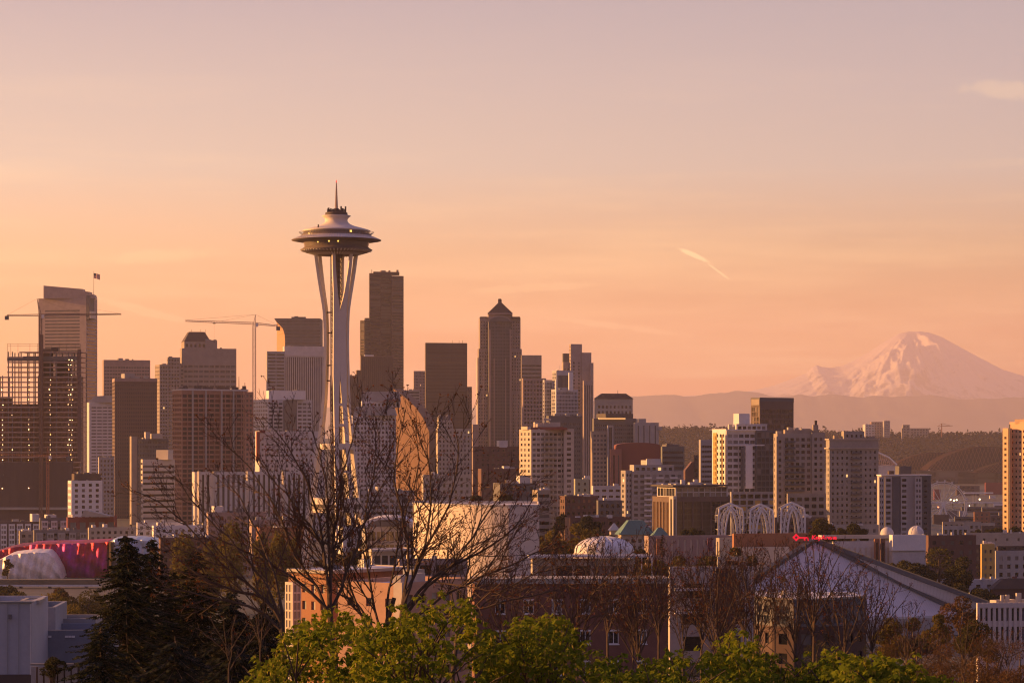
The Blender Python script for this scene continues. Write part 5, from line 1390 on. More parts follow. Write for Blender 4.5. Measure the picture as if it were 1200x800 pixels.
# ================================================================== the fairground between the towers and the hill
def arches():
    D = 1150; s = D / F
    for cx, hw, yt, lab in ((855, 16.5, 589.5, "leftmost of the three white gothic lattice arches"), (891, 15.5, 590.5, "middle one of the three white gothic lattice arches"), (927.5, 16, 588.5, "rightmost of the three white gothic lattice arches, behind the red sign")):
        X = (cx - 600) / F * D; g = G(X, D); t = thing("lattice_arch", lab, "arch", (X, D, g), "white gothic lattice arches")
        Z = lambda y: CAMZ + (515 - y) * s - g
        zt, zs = Z(yt), Z(yt + 8); w_ = hw * s
        M = M_white
        outer = [(1.0, 0), (1.0, zs * .5), (1.0, zs), (.93, zs + (zt - zs) * .2), (.5, zs + (zt - zs) * .60), (.0, zt)]
        zi = zt - 2.6
        inner = [(.52, 0), (.53, zi * .45), (.50, zi * .66), (.40, zi * .82), (.24, zi * .93), (.0, zi)]
        mid = [((a[0] + b[0]) / 2, (a[1] + b[1]) / 2) for a, b in zip(outer, inner)]
        def samp(pl, n): 
            ln = [0]
            for a, b in zip(pl, pl[1:]): ln.append(ln[-1] + math.hypot((b[0] - a[0]) * w_, b[1] - a[1]))
            q = np.linspace(0, ln[-1], n); return [(float(np.interp(v, ln, [p[0] for p in pl])), float(np.interp(v, ln, [p[1] for p in pl]))) for v in q]
        for rot in (8,):
            u = Vector((math.cos(R(rot)), math.sin(R(rot)), 0)); v = Vector((-u.y, u.x, 0))
            for off in (-.45, .45):
                for sg in (-1, 1):
                    so_, si, sm = samp(outer, 15), samp(inner, 15), samp(mid, 15)
                    f = lambda p: u * (sg * p[0] * w_ * .90) + v * (off * w_ * (1 - .8 * (p[1] - zs) / (zt - zs) if p[1] > zs else 1)) + Vector((0, 0, p[1]))
                    mb = MB()
                    mb.tube([f(p) for p in so_], .50, 4); mb.tube([f(p) for p in si], .50, 4); mb.tube([f(p) for p in sm], .32, 4)
                    mb.build("rib", M, t)
                    if off > 0:
                        for k in (1, 4, 7, 9, 11): g2 = lambda q: Vector((f(q).x, f(q).y, f(q).z)) - v * (2 * off * w_ * (1 - .8 * (q[1] - zs) / (zt - zs) if q[1] > zs else 1)); mb.bar(f(so_[k]), g2(so_[k]), .14)
                        mb.build("tie", M, t); continue
                    mb = MB()
                    for k in range(14):
                        a, b, c = (so_, sm, si)
                        mb.bar(f(a[k]), f(b[k + 1]), .16); mb.bar(f(b[k]), f(c[k + 1]), .16); mb.bar(f(b[k]), f(a[k + 1]), .16); mb.bar(f(c[k]), f(b[k + 1]), .16)
                    mb.build("tracery", M, t)
arches()

def halls():
    t = bld("exhibition_hall", "long ribbed white hall wall with a mural panel, left of the arches", "hall", 1010, 762)
    blk(t, "hall", 1010, 755, 760, 860, 628, None, 12, M_rose, None, vert(2.6, .35, mt=1.2, mb=1, r=.4, gl=M_cream), depth=26, roof=M_roofw)
    blk(t, "mural_panel", 1008, 769, 769.3, 776, 631, 650, 12, M_obrick, depth=.6); blk(t, "mural_panel", 1008, 829, 829.3, 835, 630, 645, 12, wall("plum_mural", .2, .07, .1), depth=.6)
    t = bld("exhibition_hall", "orange red hall wall below the three arches with a pale sloped end", "hall", 960, 862)
    blk(t, "hall", 960, 858, 860, 946, 625, None, 12, M_obrick, depth=24, roof=M_roofw)
    blk(t, "pale_end", 958, 862, 864, 925, 641, None, 12, M_cream, depth=10)
    blk(t, "entry_block", 954, 839, 843, 858, 630, None, 30, M_beige, vert(2, .4), depth=8)
    t = bld("exhibition_hall", "white ribbed hall with crenellated roof edge and a rust brown stair tower", "hall", 1000, 990)
    i = blk(t, "hall", 1000, 975, 977, 1046, 634, None, 10, M_lgrey, None, vert(2.2, .4, mt=2.5, r=.3, gl=M_cream), depth=26, roof=M_roofw)
    blk(t, "white_block", 996, 1042, 1046, 1085, 626.5, 645, 14, M_white, depth=22, roof=M_roofw); blk(t, "lower_block", 997, 1042, 1046, 1085, 644, None, 14, M_lgrey, depth=20)
    blk(t, "roof_band", 999, 959, 963, 1046, 627, 631, 10, M_cream, None, S(1.8, 1.5, .5, .6, mt=.1, nr=1, r=.3), depth=22)
    for px in (1024, 1031): blk(t, "stair_tower", 998 - (px > 1030), px, px + 1, px + 6.5, 631, None, 14, M_obrick if px < 1030 else M_dbrick, None, vert(1.1, .4, r=.2), depth=5)
    for cx, lab, D in ((1039.5, "small pale dome on the white ribbed hall", 1008), (1073.5, "larger pale dome behind the white block of the ribbed hall", 1012)):
        r = (7.8 if cx < 1050 else 9) / F * D; b = P(cx, 625, D)
        d = thing("roof_dome", lab, "dome", b, "pale domes above the white hall")
        mb = MB(); mb.lathe([(r, -4), (r, 0)] + [(r * math.cos(a), r * 1.0 * math.sin(a)) for a in np.linspace(.05, 1.56, 10)], 28); mb.build("shell", M_lgrey, d, smooth_=True)
        mb = MB(); mb.lathe([(r * 1.06, -4), (r * 1.06, -3.2), (r, -3.1)], 28); mb.build("base_ring", M_roof, d)
        if cx > 1050: 
            for k in range(8):
                a = R(45 * k); mb = MB(); mb.tube([(r * 1.01 * math.cos(q) * math.cos(a), r * 1.01 * math.cos(q) * math.sin(a), r * 1.01 * math.sin(q)) for q in np.linspace(0, 1.55, 8)], .12, 4); mb.build("rib", M_white, d)
halls()

def arena():
    D = 880; A = P(955, 633, D); zE = 40.2
    def corner_(px, Dk): return Vector(((px - 600) / F * Dk, Dk, zE))
    Lc, Rc, Fc, Bc = corner_(800, 822), corner_(1136, 858), corner_(1206, 846), corner_(1010, 940)
    g = G(A.x, D); t = thing("arena", "wide grey arena roof of four sloping planes with dark ridge beams", "arena", (A.x, D, g - 2)); o = Vector(t.location)
    m = bpy.data.materials.new("seamed_roof"); m.use_nodes = True; tr = m.node_tree; b = tr.nodes["Principled BSDF"]; b.inputs["Roughness"].default_value = .55
    tcn = tr.nodes.new("ShaderNodeTexCoord"); sp = tr.nodes.new("ShaderNodeSeparateXYZ"); tr.links.new(tcn.outputs["Object"], sp.inputs[0])
    k = math_('GREATER_THAN', math_('FRACT', math_('MULTIPLY', math_('ADD', sp.outputs[0], math_('MULTIPLY', sp.outputs[1], .25, tree=tr), tree=tr), 1.1, tree=tr), tree=tr), .72, tree=tr)
    n = tr.nodes.new("ShaderNodeTexNoise"); n.inputs["Scale"].default_value = .12; n.inputs["Detail"].default_value = 5; tr.links.new(tcn.outputs["Object"], n.inputs[0])
    v1 = math_('ADD', math_('MULTIPLY', n.outputs["Fac"], .12, tree=tr), math_('MULTIPLY', k, -.05, tree=tr), tree=tr)
    cm = tr.nodes.new("ShaderNodeCombineColor"); 
    for q, base in enumerate((.50, .47, .46)): tr.links.new(math_('ADD', v1, base, tree=tr), cm.inputs[q])
    tr.links.new(cm.outputs[0], b.inputs["Base Color"])
    cs = [Lc, Rc, Fc, Bc]
    for i in range(4):
        p, q = cs[i] - o, cs[(i + 1) % 4] - o; a = A - o; mb = MB(); n_ = 16
        def pt(u_, v_):
            e = p.lerp(q, u_); r = e.lerp(a, v_); r.z -= 2.2 * math.sin(math.pi * v_) * (1 - abs(2 * u_ - 1) * .6); return r
        for j in range(n_):
            for l in range(n_):
                mb.quad(pt(j / n_, l / n_), pt((j + 1) / n_, l / n_), pt((j + 1) / n_, (l + 1) / n_), pt(j / n_, (l + 1) / n_))
        mb.build("roof_plane", m, t, smooth_=True)
    for c in cs:
        mb = MB(); mb.tube([A - o + Vector((0, 0, .3)), c.lerp(A, .5) - o + Vector((0, 0, .2)), c - o], [1.15, 1.25, 1.4], 4, caps=True); mb.build("ridge_beam", wall("ridge_beam_slate", .085, .09, .10), t)
    for i in range(4):
        p, q = cs[i] - o, cs[(i + 1) % 4] - o; mb = MB(); mb.bar(p, q, .7); mb.build("eave", M_roofw, t)
        n_ = Vector((0, 0, 1)); dn = Vector((0, 0, -zE + g)); c_ = (cs[0] + cs[2]) / 2 - o
        p2, q2 = p.lerp(c_, .06), q.lerp(c_, .06); p2.z = p.z - .2; q2.z = q.z - .2
        mb = MB(); mb.quad(p2 + dn, q2 + dn, q2, p2); mb.build("wall", M_conc, t)
    # red sign on the ridge: a key and the arena's name
    RED = emit("red_sign_letters", (1.0, .006, .03), .36, (.6, .01, .04))
    Ds = 872; s = Ds / F
    sg = thing("roof_sign", "red sign with a key emblem and lettering on the arena's ridge", "sign", P(955, 636, Ds)); o2 = Vector(sg.location)
    c = P(933.2, 629.4, Ds) - o2; h = 4.3 * s; hi = 2.0 * s
    mb = MB(); ou = [Vector((h, 0, 0)), Vector((0, 0, h * 1.02)), Vector((-h, 0, 0)), Vector((0, 0, -h * 1.02))]; inn = [v * (hi / h) for v in ou]; bk = Vector((0, .5, 0))
    for i in range(4):
        j = (i + 1) % 4; mb.quad(c + ou[j], c + ou[i], c + inn[i], c + inn[j]); mb.quad(c + ou[i] + bk, c + ou[j] + bk, c + inn[j] + bk, c + inn[i] + bk); mb.quad(c + ou[i], c + ou[j], c + ou[j] + bk, c + ou[i] + bk); mb.quad(c + inn[j], c + inn[i], c + inn[i] + bk, c + inn[j] + bk)
    x0, x1, z0 = c.x + hi * 1.6, c.x + 14.6 * s, c.z - .3 * s
    mb.box(x0, x1, 0, .5, z0 - .75 * s, z0 + .75 * s)
    mb.box(x1 - 5.6 * s, x1 - 3.6 * s, 0.01, .49, z0 - 3.0 * s, z0 - .7 * s); mb.box(x1 - 1.7 * s, x1 - .01, 0.01, .49, z0 - 3.6 * s, z0 - .7 * s)
    mb.build("key_emblem", RED, sg)
    cu = bpy.data.curves.new("lettering", 'FONT'); cu.body = "KeyArena"; cu.size = 6.9 * s; cu.extrude = .2; cu.align_x = 'LEFT'; cu.offset = .05; cu.shear = .15
    to = bpy.data.objects.new("tmp", cu); COL.objects.link(to); bpy.context.view_layer.update()
    me = bpy.data.meshes.new_from_object(to.evaluated_get(bpy.context.evaluated_depsgraph_get())); bpy.data.objects.remove(to)
    xs = [v.co.x for v in me.vertices]; wd = max(xs) - min(xs); k = 29.5 * s / wd
    me.materials.clear(); me.materials.append(RED); l = obj("lettering", me, sg, P(950.8, 631.6, Ds) - o2); l.rotation_euler = (R(90), 0, 0); l.scale = (k, 1, 1)
    mb = MB(); a, b_ = P(929, 634.6, Ds) - o2, P(981, 634.6, Ds) - o2; mb.box(a.x, b_.x, .5, .8, a.z - .15, a.z + .15)
    for px in (934, 944, 955, 966, 977): p = P(px, 634, Ds) - o2; mb.bar((p.x, .65, p.z), (p.x, .65, p.z - (2.5 if 944 < px < 970 else 4.5)), .12)
    mb.build("mounting_rail", M_steel, sg)
arena()

def theatre():
    D = 800
    t = bld("theatre", "big blank white theatre wall curving from sunlight into shade", "theatre", D, 490)
    l = Vector(t.location); M = wall("warm_white_render", .62, .53, .44, var=.05, scale=.06)
    # plan of the curved wall: the left third faces the sun, then bends round to face the viewer
    px = [484, 496, 510, 525, 541, 558, 576, 596]; Dp = [800, 793.5, 787, 781.5, 777.2, 774, 771.8, 770.5]
    q_ = np.linspace(484, 596, 34); Dp = list(np.interp(q_, px, Dp)); px = list(q_)
    for _ in range(6): Dp = [Dp[0]] + [(Dp[i - 1] + 2 * Dp[i] + Dp[i + 1]) / 4 for i in range(1, len(Dp) - 1)] + [Dp[-1]]
    zt = P(500, 590.5, 785).z; zb = G(l.x, D) - 3
    mb = MB(); pts = [Vector(((x - 600) / F * d, d, 0)) for x, d in zip(px, Dp)] + [Vector(((632 - 600) / F * 771, 771, 0))]
    back = [Vector(((632 - 600) / F * 771, 815, 0)), Vector(((484 - 600) / F * 800, 820, 0))]
    ring = pts + back
    o = l.copy(); o.z = 0
    for i in range(len(ring)):
        p, q = ring[i] - o, ring[(i + 1) % len(ring)] - o
        mb.quad(p + Vector((0, 0, zb - l.z)), q + Vector((0, 0, zb - l.z)), q + Vector((0, 0, zt - l.z)), p + Vector((0, 0, zt - l.z)))
    mb.build("curved_wall", M, t)
    mb = MB(); mb.poly([p - o + Vector((0, 0, zt - l.z - .5)) for p in ring]); mb.build("roof", M_roofw, t)
    mb = MB()
    for i in range(len(ring)):
        p, q = ring[i] - o + Vector((0, 0, zt - l.z)), ring[(i + 1) % len(ring)] - o + Vector((0, 0, zt - l.z)); mb.bar(p, q, .28)
    mb.build("coping", M_lgrey, t)
    # lower foyer with lit glazing
    t2 = bld("foyer_pavilion", "glazed foyer pavilion with bright golden mullions left of the theatre wall", "pavilion", 760, 435)
    blk(t2, "foyer", 760, 424, 436, 484, 646, None, 34, M_cream, S(3.4, 5, .8, .8, mt=.8), S(2.6, 5.2, .82, .85, mt=.9, gl=GLB), depth=14, roof=M_roofw)
    blk(t2, "flat_roof", 757, 420, 436, 489, 643.4, 646, 34, M_cream, depth=18, par=.2, roof=M_roofw)
    blk(t2, "terrace", 750, 385, 412, 510, 667, None, 34, M_beige, S(2.5, 3, .6, .6, mt=2), S(2.5, 3, .6, .6, mt=2), depth=12, roof=M_roofw)
    t3 = bld("glass_hall", "low dark glazed hall with a white curved roof behind the golden foyer", "hall", 830, 440)
    blk(t3, "hall", 830, 424, 428, 486, 617, None, 14, M_grey, None, S(3, 4.2, .85, .7, mt=1, gl=GLR), depth=20, roof=M_roofw)
    arcp = [(424, 617.5)] + [(455 - 31 * math.cos(a), 616 - 10.5 * math.sin(a)) for a in np.linspace(.05, math.pi - .05, 16)] + [(486, 617.5)]
    prism(t3, "curved_roof", 832, arcp, 26, M_roofw)
    prism(t3, "roof_gable", 831, [(431, 616.5)] + [(455 - 24 * math.cos(a), 616 - 7.6 * math.sin(a)) for a in np.linspace(.1, math.pi - .1, 14)] + [(479, 616.5)], .7, M_dgrey)
    # dark service block in front of the theatre wall
    t4 = bld("service_block", "brown service block with dark glazed openings in front of the theatre wall", "building", 700, 468)
    blk(t4, "block", 700, 466, 468, 548, 655, None, 10, M_rose, None, S(5, 4.6, .7, .62, mt=.8), depth=10, roof=M_roofw)
    units(t4, 700, [(476, 486, 650, 655), (504, 512, 651, 655)], M_cream)
    # orange brick building with a lit bay
    t5 = bld("brick_house", "glowing orange brick house with a white framed bay window left of the bare trunks", "house", 420, 362)
    MO = M_obrick
    pn = []
    i = blk(t5, "house", 420, 338, 386, 486, 672, None, 46, MO, S(2.4, 2.9, .45, .5, mt=1.2, gl=GLC), S(3.6, 2.9, .5, .5, mt=1.4, alt=GLC, pa=.5), depth=16, panes=pn, roof=M_roofw)
    put_panes(t5, pn)
    blk(t5, "roof_edge", 419, 336, 386, 488, 668.5, 672.2, 46, M_beige, depth=17, roof=M_roofw)
    blk(t5, "bay_window", 417, 334, 343, 353, 682, None, 40, M_cream, S(.9, 1.5, .8, .8, mt=.3, r=.12, gl=GLC), S(.9, 1.5, .8, .8, mt=.3, r=.12, gl=GLC), depth=2.0)
    t6 = bld("brick_house", "long pinkish brick wing with a pale corner strip behind the bare trunks", "house", 400, 420)
    blk(t6, "wing", 395, 396, 470, 548, 683, None, 58, wall("pink_brick_wash", .42, .25, .17), S(3.6, 3.2, .34, .4, mt=1.5, alt=GLC, pa=.5), S(3.4, 2.9, .5, .5, alt=GLC, pa=.5), depth=14, roof=M_roofw)
    blk(t6, "white_corner", 393.5, 461, 471, 474, 682.4, None, 58, M_cream, depth=1.2)
theatre()

def brick_front():
    D = 350
    t = bld("brick_building", "long red brick apartment building with white framed windows and a pale parapet", "apartment building", D, 560)
    pn = []; MBk = mat("weathered_red_brick", (.17, .075, .055), .9, .2, .4, fine=9, bump=.2)
    i = blk(t, "building", D, 553, 556, 782, 683, None, 4, MBk, None, S(4.15, 3.95, .36, .42, mt=1.2, mx=1.6, r=.18, alt=GLC, pa=.5), depth=16, panes=pn, roof=M_roofw)
    o, u = i['o'], i['u']; nrm = Vector((u.y, -u.x, 0)); FR = M_white
    for c, w_, h_, ang, st in pn:
        if abs(ang - R(4)) > .1: continue
        win = MB(); 
        win.quad((-w_ / 2, 0, -h_ / 2), (w_ / 2, 0, -h_ / 2), (w_ / 2, 0, h_ / 2), (-w_ / 2, 0, h_ / 2))
        wo = win.build("window", GLC if random.random() < .45 else GL, t, c); wo.rotation_euler = (0, 0, ang)
        fr = MB(); f = .09
        fr.box(-w_ / 2, w_ / 2, -.07, -.01, h_ / 2 - f, h_ / 2); fr.box(-w_ / 2, w_ / 2, -.07, -.01, -h_ / 2, -h_ / 2 + f)
        for x in (-w_ / 2, -f / 2, w_ / 2 - f): fr.box(x, x + f, -.07, -.01, -h_ / 2 + f, h_ / 2 - f)
        fr.box(-w_ / 2 - .1, w_ / 2 + .1, -.30, -.19, -h_ / 2 - .14, -h_ / 2 + .0); fr.box(-w_ / 2 - .05, w_ / 2 + .05, -.24, -.19, h_ / 2, h_ / 2 + .2)
        fr.build("frame", FR, wo)
    mb = MB(); mb.box(-.3, i['wr'] + .3, -.35, i['wl'], i['top'] - .1, i['top'] + .62, rot=R(4), c=(o.x, o.y)); mb.build("parapet", M_beige, t)
    t = bld("glazed_penthouse", "glazed rooftop pavilion with a flat white canopy behind the brick parapet", "pavilion", 372, 624)
    blk(t, "pavilion", 372, 622, 624, 742, 655, None, 4, M_beige, None, S(2.6, 9, .84, .9, mt=.5, gl=glass("penthouse_glass", (.07, .06, .055), .15)), depth=8, roof=M_roofw)
    blk(t, "canopy", 370.5, 618, 620, 766, 650.5, 653, 4, M_roofw, depth=11, par=.1, roof=M_roofw)
    for px in (752, 764): 
        mb = MB(); p = P(px, 653, 371) - Vector(t.location); mb.bar((p.x, p.y, p.z - 4.5), (p.x, p.y, p.z), .1); mb.build("post", M_white, t)
    # pale facade right of it
    t = bld("stucco_building", "pale stucco building with a dark window bay behind the leafless trees", "building", 385, 786)
    pn = []
    blk(t, "building", 385, 783, 785, 884, 664, None, 6, wall("pale_stucco", .42, .37, .33, var=.15, streak=True), None, S(5.2, 3.9, .5, .55, mt=1.6, alt=GLC, pa=.3), depth=14, panes=pn, roof=M_roofw); put_panes(t, pn)
    blk(t, "dark_bay", 383.6, 838, 839, 862, 666, None, 6, M_dbrown, depth=1.2); blk(t, "balcony_band", 383.8, 790, 791, 836, 689, 692, 6, M_white, depth=1); blk(t, "balcony_band", 383.8, 790, 791, 836, 716, 719, 6, M_white, depth=1)
    blk(t, "upper_floor", 388, 840, 841, 876, 652, 664.5, 6, M_beige, None, S(3, 2, .5, .5), depth=8)
    # curved fronted building below the arena roof
    t = bld("curved_front_building", "grey glazed building with a curved brick base below the arena roof", "building", 450, 890)
    l = Vector(t.location); zt = P(900, 700, 450).z; zm = P(900, 731, 450).z; zb = l.z - 3
    pl = [Vector((x_, y_, 0)) for x_, y_ in ((P(884, 0, 452).x, 452), (P(905, 0, 446).x, 446), (P(930, 0, 443.5).x, 443.5), (P(960, 0, 444).x, 444), (P(990, 0, 447).x, 447), (P(1015, 0, 452).x, 452))]
    up = MB(); dn = MB(); gl_ = []; gl2 = []
    for p, q in zip(pl, pl[1:]):
        u = (q - p); W_ = u.length; u.normalize(); a = Vector((p.x - l.x, p.y - l.y, zm - l.z)); face(up, a, u, W_, zt - zm, S(2.4, 2.4, .72, .72, mt=.9, mb=.2, r=.2, gl=GLB), gl_)
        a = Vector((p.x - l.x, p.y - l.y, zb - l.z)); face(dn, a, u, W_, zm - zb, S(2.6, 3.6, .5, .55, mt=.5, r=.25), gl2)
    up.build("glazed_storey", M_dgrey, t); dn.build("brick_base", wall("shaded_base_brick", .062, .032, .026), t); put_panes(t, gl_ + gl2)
    bk = [Vector((pl[-1].x, 470, 0)), Vector((pl[0].x, 470, 0))]
    mb = MB(); mb.poly([Vector((p.x - l.x, p.y - l.y, zt - l.z - .2)) for p in pl + bk]); mb.build("roof", M_roofw, t)
    units(t, 455, [(915, 927, 692, 701), (932, 938, 694, 701), (942, 947, 693.5, 701), (960, 966, 695, 701), (972, 990, 694.5, 701)], M_cream, a=30)
    mb = MB()
    for p, q in zip(pl, pl[1:]):
        a, b = Vector((p.x - l.x, p.y - l.y, zt - l.z + .15)), Vector((q.x - l.x, q.y - l.y, zt - l.z + .15)); mb.bar(a, b, .22); mb.bar(a + Vector((0, .5, .9)), b + Vector((0, .5, .9)), .05)
        for k in range(4): c = a.lerp(b, k / 4) + Vector((0, .5, 0)); mb.bar(c, c + Vector((0, 0, .9)), .04)
    mb.build("roof_rail", M_beige, t)
    # white dome and its drum
    D = 640; c = P(708, 645, D); d = thing("white_dome", "wide shallow white dome behind the rooftop pavilion", "dome", (c.x, D, c.z))
    r = 35 / F * D; hgt = 17 / F * D
    prof = [(r, -2.5), (r, 0)] + [(r * math.cos(a), hgt * math.sin(a)) for a in np.linspace(.06, 1.57, 12)]
    mb = MB(); mb.lathe(prof, 40); mb.build("shell", M_white, d, smooth_=True)
    for k in range(20):
        a = R(18 * k); mb = MB(); mb.tube([(r * 1.004 * math.cos(q) * math.cos(a), r * 1.004 * math.cos(q) * math.sin(a), hgt * 1.004 * math.sin(q)) for q in np.linspace(0, 1.5, 9)], .09, 4); mb.build("rib", M_lgrey, d)
    mb = MB(); mb.lathe([(r * 1.03, -3.2), (r * 1.03, -.6), (r, -.5)], 40); mb.build("drum", M_beige, d)
    mb = MB(); mb.lathe([(r * .98, -26), (r * .98, -3)], 24); mb.build("base_wall", M_rose, d)
brick_front()

def museum():
    # undulating metal-clad museum at the left edge
    D = 1290; base = P(60, 690, D); g = G(base.x, D)
    t = thing("metal_museum", "museum of rippled metal shells, a silver one in front of a crimson and purple one", "museum", (base.x, D, g)); l = Vector(t.location)
    def skin(nm, rows, m, n=46, k=14, wob=.9, seed=1, dep=26):
        # rows: list of (px, ytop, ybot, depth shift)
        xs = np.linspace(rows[0][0], rows[-1][0], n)
        yt = np.interp(xs, [r[0] for r in rows], [r[1] for r in rows]); yb = np.interp(xs, [r[0] for r in rows], [r[2] for r in rows]); dd = np.interp(xs, [r[0] for r in rows], [r[3] for r in rows])
        mb = MB(); gridp = []
        for j in range(k + 1):
            v = j / k; row = []
            for i in range(n):
                bulge = math.sin(v * math.pi * .62 + .5) * 4.5
                w_ = wob * (math.sin(xs[i] * .33 + v * 4 + seed) + .8 * math.sin(xs[i] * .75 - v * 6 + seed * 2.3) + .5 * math.sin(v * 15 + xs[i] * .2))
                d = D + dd[i] - bulge + w_; top = P(xs[i], yt[i], D); bot = P(xs[i], yb[i], D); p = bot.lerp(top, v)
                row.append(Vector((p.x - l.x, d - l.y, p.z - l.z)))
            gridp.append(row)
        for j in range(k):
            for i in range(n - 1): mb.quad(gridp[j][i], gridp[j][i + 1], gridp[j + 1][i + 1], gridp[j + 1][i])
        for i in range(n - 1):                                       # roof shell rolling back
            a, b = gridp[k][i], gridp[k][i + 1]
            for q in range(4):
                f0, f1 = q / 4, (q + 1) / 4; h = lambda p, f: p + Vector((0, dep * f, 1.2 * math.sin(f * 2.2)))
                mb.quad(h(a, f0), h(b, f0), h(b, f1), h(a, f1))
        for col_ in (0, n - 1):
            for j in range(k): a, b = gridp[j][col_], gridp[j + 1][col_]; mb.quad(a, b, b + Vector((0, dep, 0)), a + Vector((0, dep, 0)))
        return mb.build(nm, m, t, smooth_=True)
    def metal(key, c1, c2, rough, sc_=.08, met=.85):
        m = mat(key, c1, rough, .25, sc_, metal=met, col2=c2); return m
    skin("crimson_shell", [(33, 638.5, 682, 6), (45, 637.5, 682, 4), (70, 637, 682, 2), (100, 636, 682, 0), (128, 634.5, 682, -2), (131, 636, 682, 4)], metal("crimson_metal", (.42, .03, .05), (.30, .03, .22), .52), seed=1, n=80, wob=.4)
    skin("maroon_shell", [(-22, 652, 684, 10), (0, 645, 684, 10), (16, 641, 684, 10), (34, 640, 684, 12)], metal("maroon_metal", (.34, .03, .06), (.22, .02, .04), .52), seed=4, wob=.5)
    skin("silver_shell", [(-14, 664, 684, -14), (0, 658, 684, -15), (20, 648, 684, -16), (45, 645, 684, -16), (62, 645.5, 684, -15), (68, 651, 684, -13), (76, 664, 684, -10), (79, 675, 684, -8)], metal("silver_metal", (.80, .74, .68), (.68, .61, .54), .42, .12, .08), seed=2, n=60, wob=.55)
    skin("blue_shell", [(129, 634, 676, 4), (136, 632, 676, 0), (160, 631.5, 676, -2), (180, 634, 676, 0), (188, 646, 676, 6), (191, 660, 676, 10)], metal("pale_blue_metal", (.34, .42, .52), (.28, .34, .44), .4, .1, .5), seed=7, wob=.6)
    mb = MB(); a, b = P(127.8, 634, D - 6) - l, P(129.8, 672, D - 6) - l; mb.box(a.x, b.x, a.y, a.y + 4, b.z, a.z); mb.build("golden_highlight_edge", metal("highlight_gold_metal", (.75, .42, .12), (.6, .3, .1), .35), t)  # added gold strip, the edge's orange highlight put into its colour
    # elevated guideway in front
    D2 = 1180; t2 = bld("monorail_guideway", "pale raised guideway beam on posts in front of the metal museum", "guideway", D2, 40); l2 = Vector(t2.location)
    a, b = P(-40, 681, D2) - l2, P(116, 684.5, D2) - l2
    mb = MB(); mb.box(a.x, b.x, 0, 7, b.z - .9, b.z - .1); mb.build("deck", M_roofw, t2)
    mb = MB(); mb.box(a.x, b.x, .6, 7.6, b.z - .1, b.z + 2.2); mb.build("platform_roof", wall("mossy_roof", .13, .11, .075), t2)
    for px in (23, 57, 100): mb = MB(); p = P(px, 690, D2) - l2; mb.box(p.x - .6, p.x + .6, 2, 4, -2, b.z - .9); mb.build("pier", M_conc_d, t2)
museum()

def near_left_details(D):
    t = [o for o in COL.objects if o.name == "stucco_house"][0]; l = Vector(t.location)
    for px in (9, 22): 
        a, b = P(px, 706, D - .05) - l, P(px, 789, D - .05) - l; mb = MB(); mb.box(a.x - .02, a.x + .02, a.y - .03, a.y + .05, b.z, a.z); mb.build("expansion_joint", M_metal, t)
    a, b = P(36.2, 707, D - .02) - l, P(36.2, 790, D - .02) - l; mb = MB(); mb.tube([(a.x, a.y - .08, a.z), (b.x, b.y - .08, b.z)], .06, 6); mb.build("downpipe", M_lgrey, t)
    a = P(0, 705.5, D) - l; b = P(37.2, 705.5, D) - l; mb = MB(); mb.box(a.x - 1, b.x + .15, a.y - .12, a.y + .3, a.z, a.z + .12); mb.build("coping", M_metal, t)
    for px, py in ((12, 722),): a = P(px, py, D) - l; mb = MB(); mb.box(a.x - .12, a.x + .12, a.y - .25, a.y, a.z - .2, a.z + .2); mb.build("wall_vent", M_dgrey, t)
def near_left():
    D = 230
    t = bld("stucco_house", "large plain pale grey wall of a flat roofed house at the left edge", "house", D, 0)
    blk(t, "house", D, -30, -28, 37.2, 705.5, None, 2, wall("pale_blue_grey_stucco", .36, .36, .39, var=.06, scale=.5), depth=10, roof=M_roofw)
    blk(t, "base_course", D - .15, -30, -28, 37.4, 790, None, 2, M_dbrown, depth=1)
    blk(t, "roof_cap", D + 3, 22, 23, 46, 703, 707, 2, M_beige, depth=4)
    t = bld("stucco_house", "stepped blue grey house with small wall lamps behind the balustrade", "house", D + 14, 40)
    blk(t, "upper_block", D + 14, 36.8, 37.4, 65, 711, None, 3, wall("blue_grey_stucco", .24, .25, .275, var=.08, scale=.5), depth=9, roof=M_roofw)
    i = blk(t, "lower_block", D + 10, 36.8, 37.4, 128, 738, None, 3, wall("slate_blue_stucco", .17, .185, .22, var=.08, scale=.5), depth=9, roof=M_roofw)
    blk(t, "parapet_wall", D + 20, 63, 63.5, 112, 724.5, 736, 3, M_grey, depth=6, roof=M_roofd)
    lm = MB(); lm.box(-.14, .14, -.12, 0, -.09, .09); me = lm.mesh("wall_lamp", M_white); l = Vector(t.location)
    for px in (45.5, 47.5, 58.5, 78, 82, 86): 
        Dk = D + 10 + (px - 37.4) / F * D * math.tan(R(3)); o = obj("wall_lamp", me, t, P(px, 745.4, Dk - .02) - l)
    near_left_details(D)
    t = bld("balustrade", "weathered pale balustrade of thick slats in front of the blue grey house", "railing", 206, 62); l = Vector(t.location)
    for k in range(7):
        px = 39.5 + 8.0 * k; a = P(px, 0, 206).x - l.x; z = P(0, 780.5, 206).z - l.z
        mb = MB(); mb.box(a - .21, a + .21, -.07, .07, z - 2.6, z); mb.build("slat", wall("weathered_white_timber", .36, .31, .28, streak=True, scale=.8), t)
    mb = MB(); a, b = P(36, 779, 206) - l, P(93, 779, 206) - l; mb.box(a.x, b.x, -.15, .15, a.z - .0, a.z + .14); mb.build("top_rail", M_tan, t)
    mb = MB(); mb.box(a.x, b.x, .2, .3, a.z - 2.6, a.z - .15); mb.build("backing_board", M_dbrown, t)
near_left()

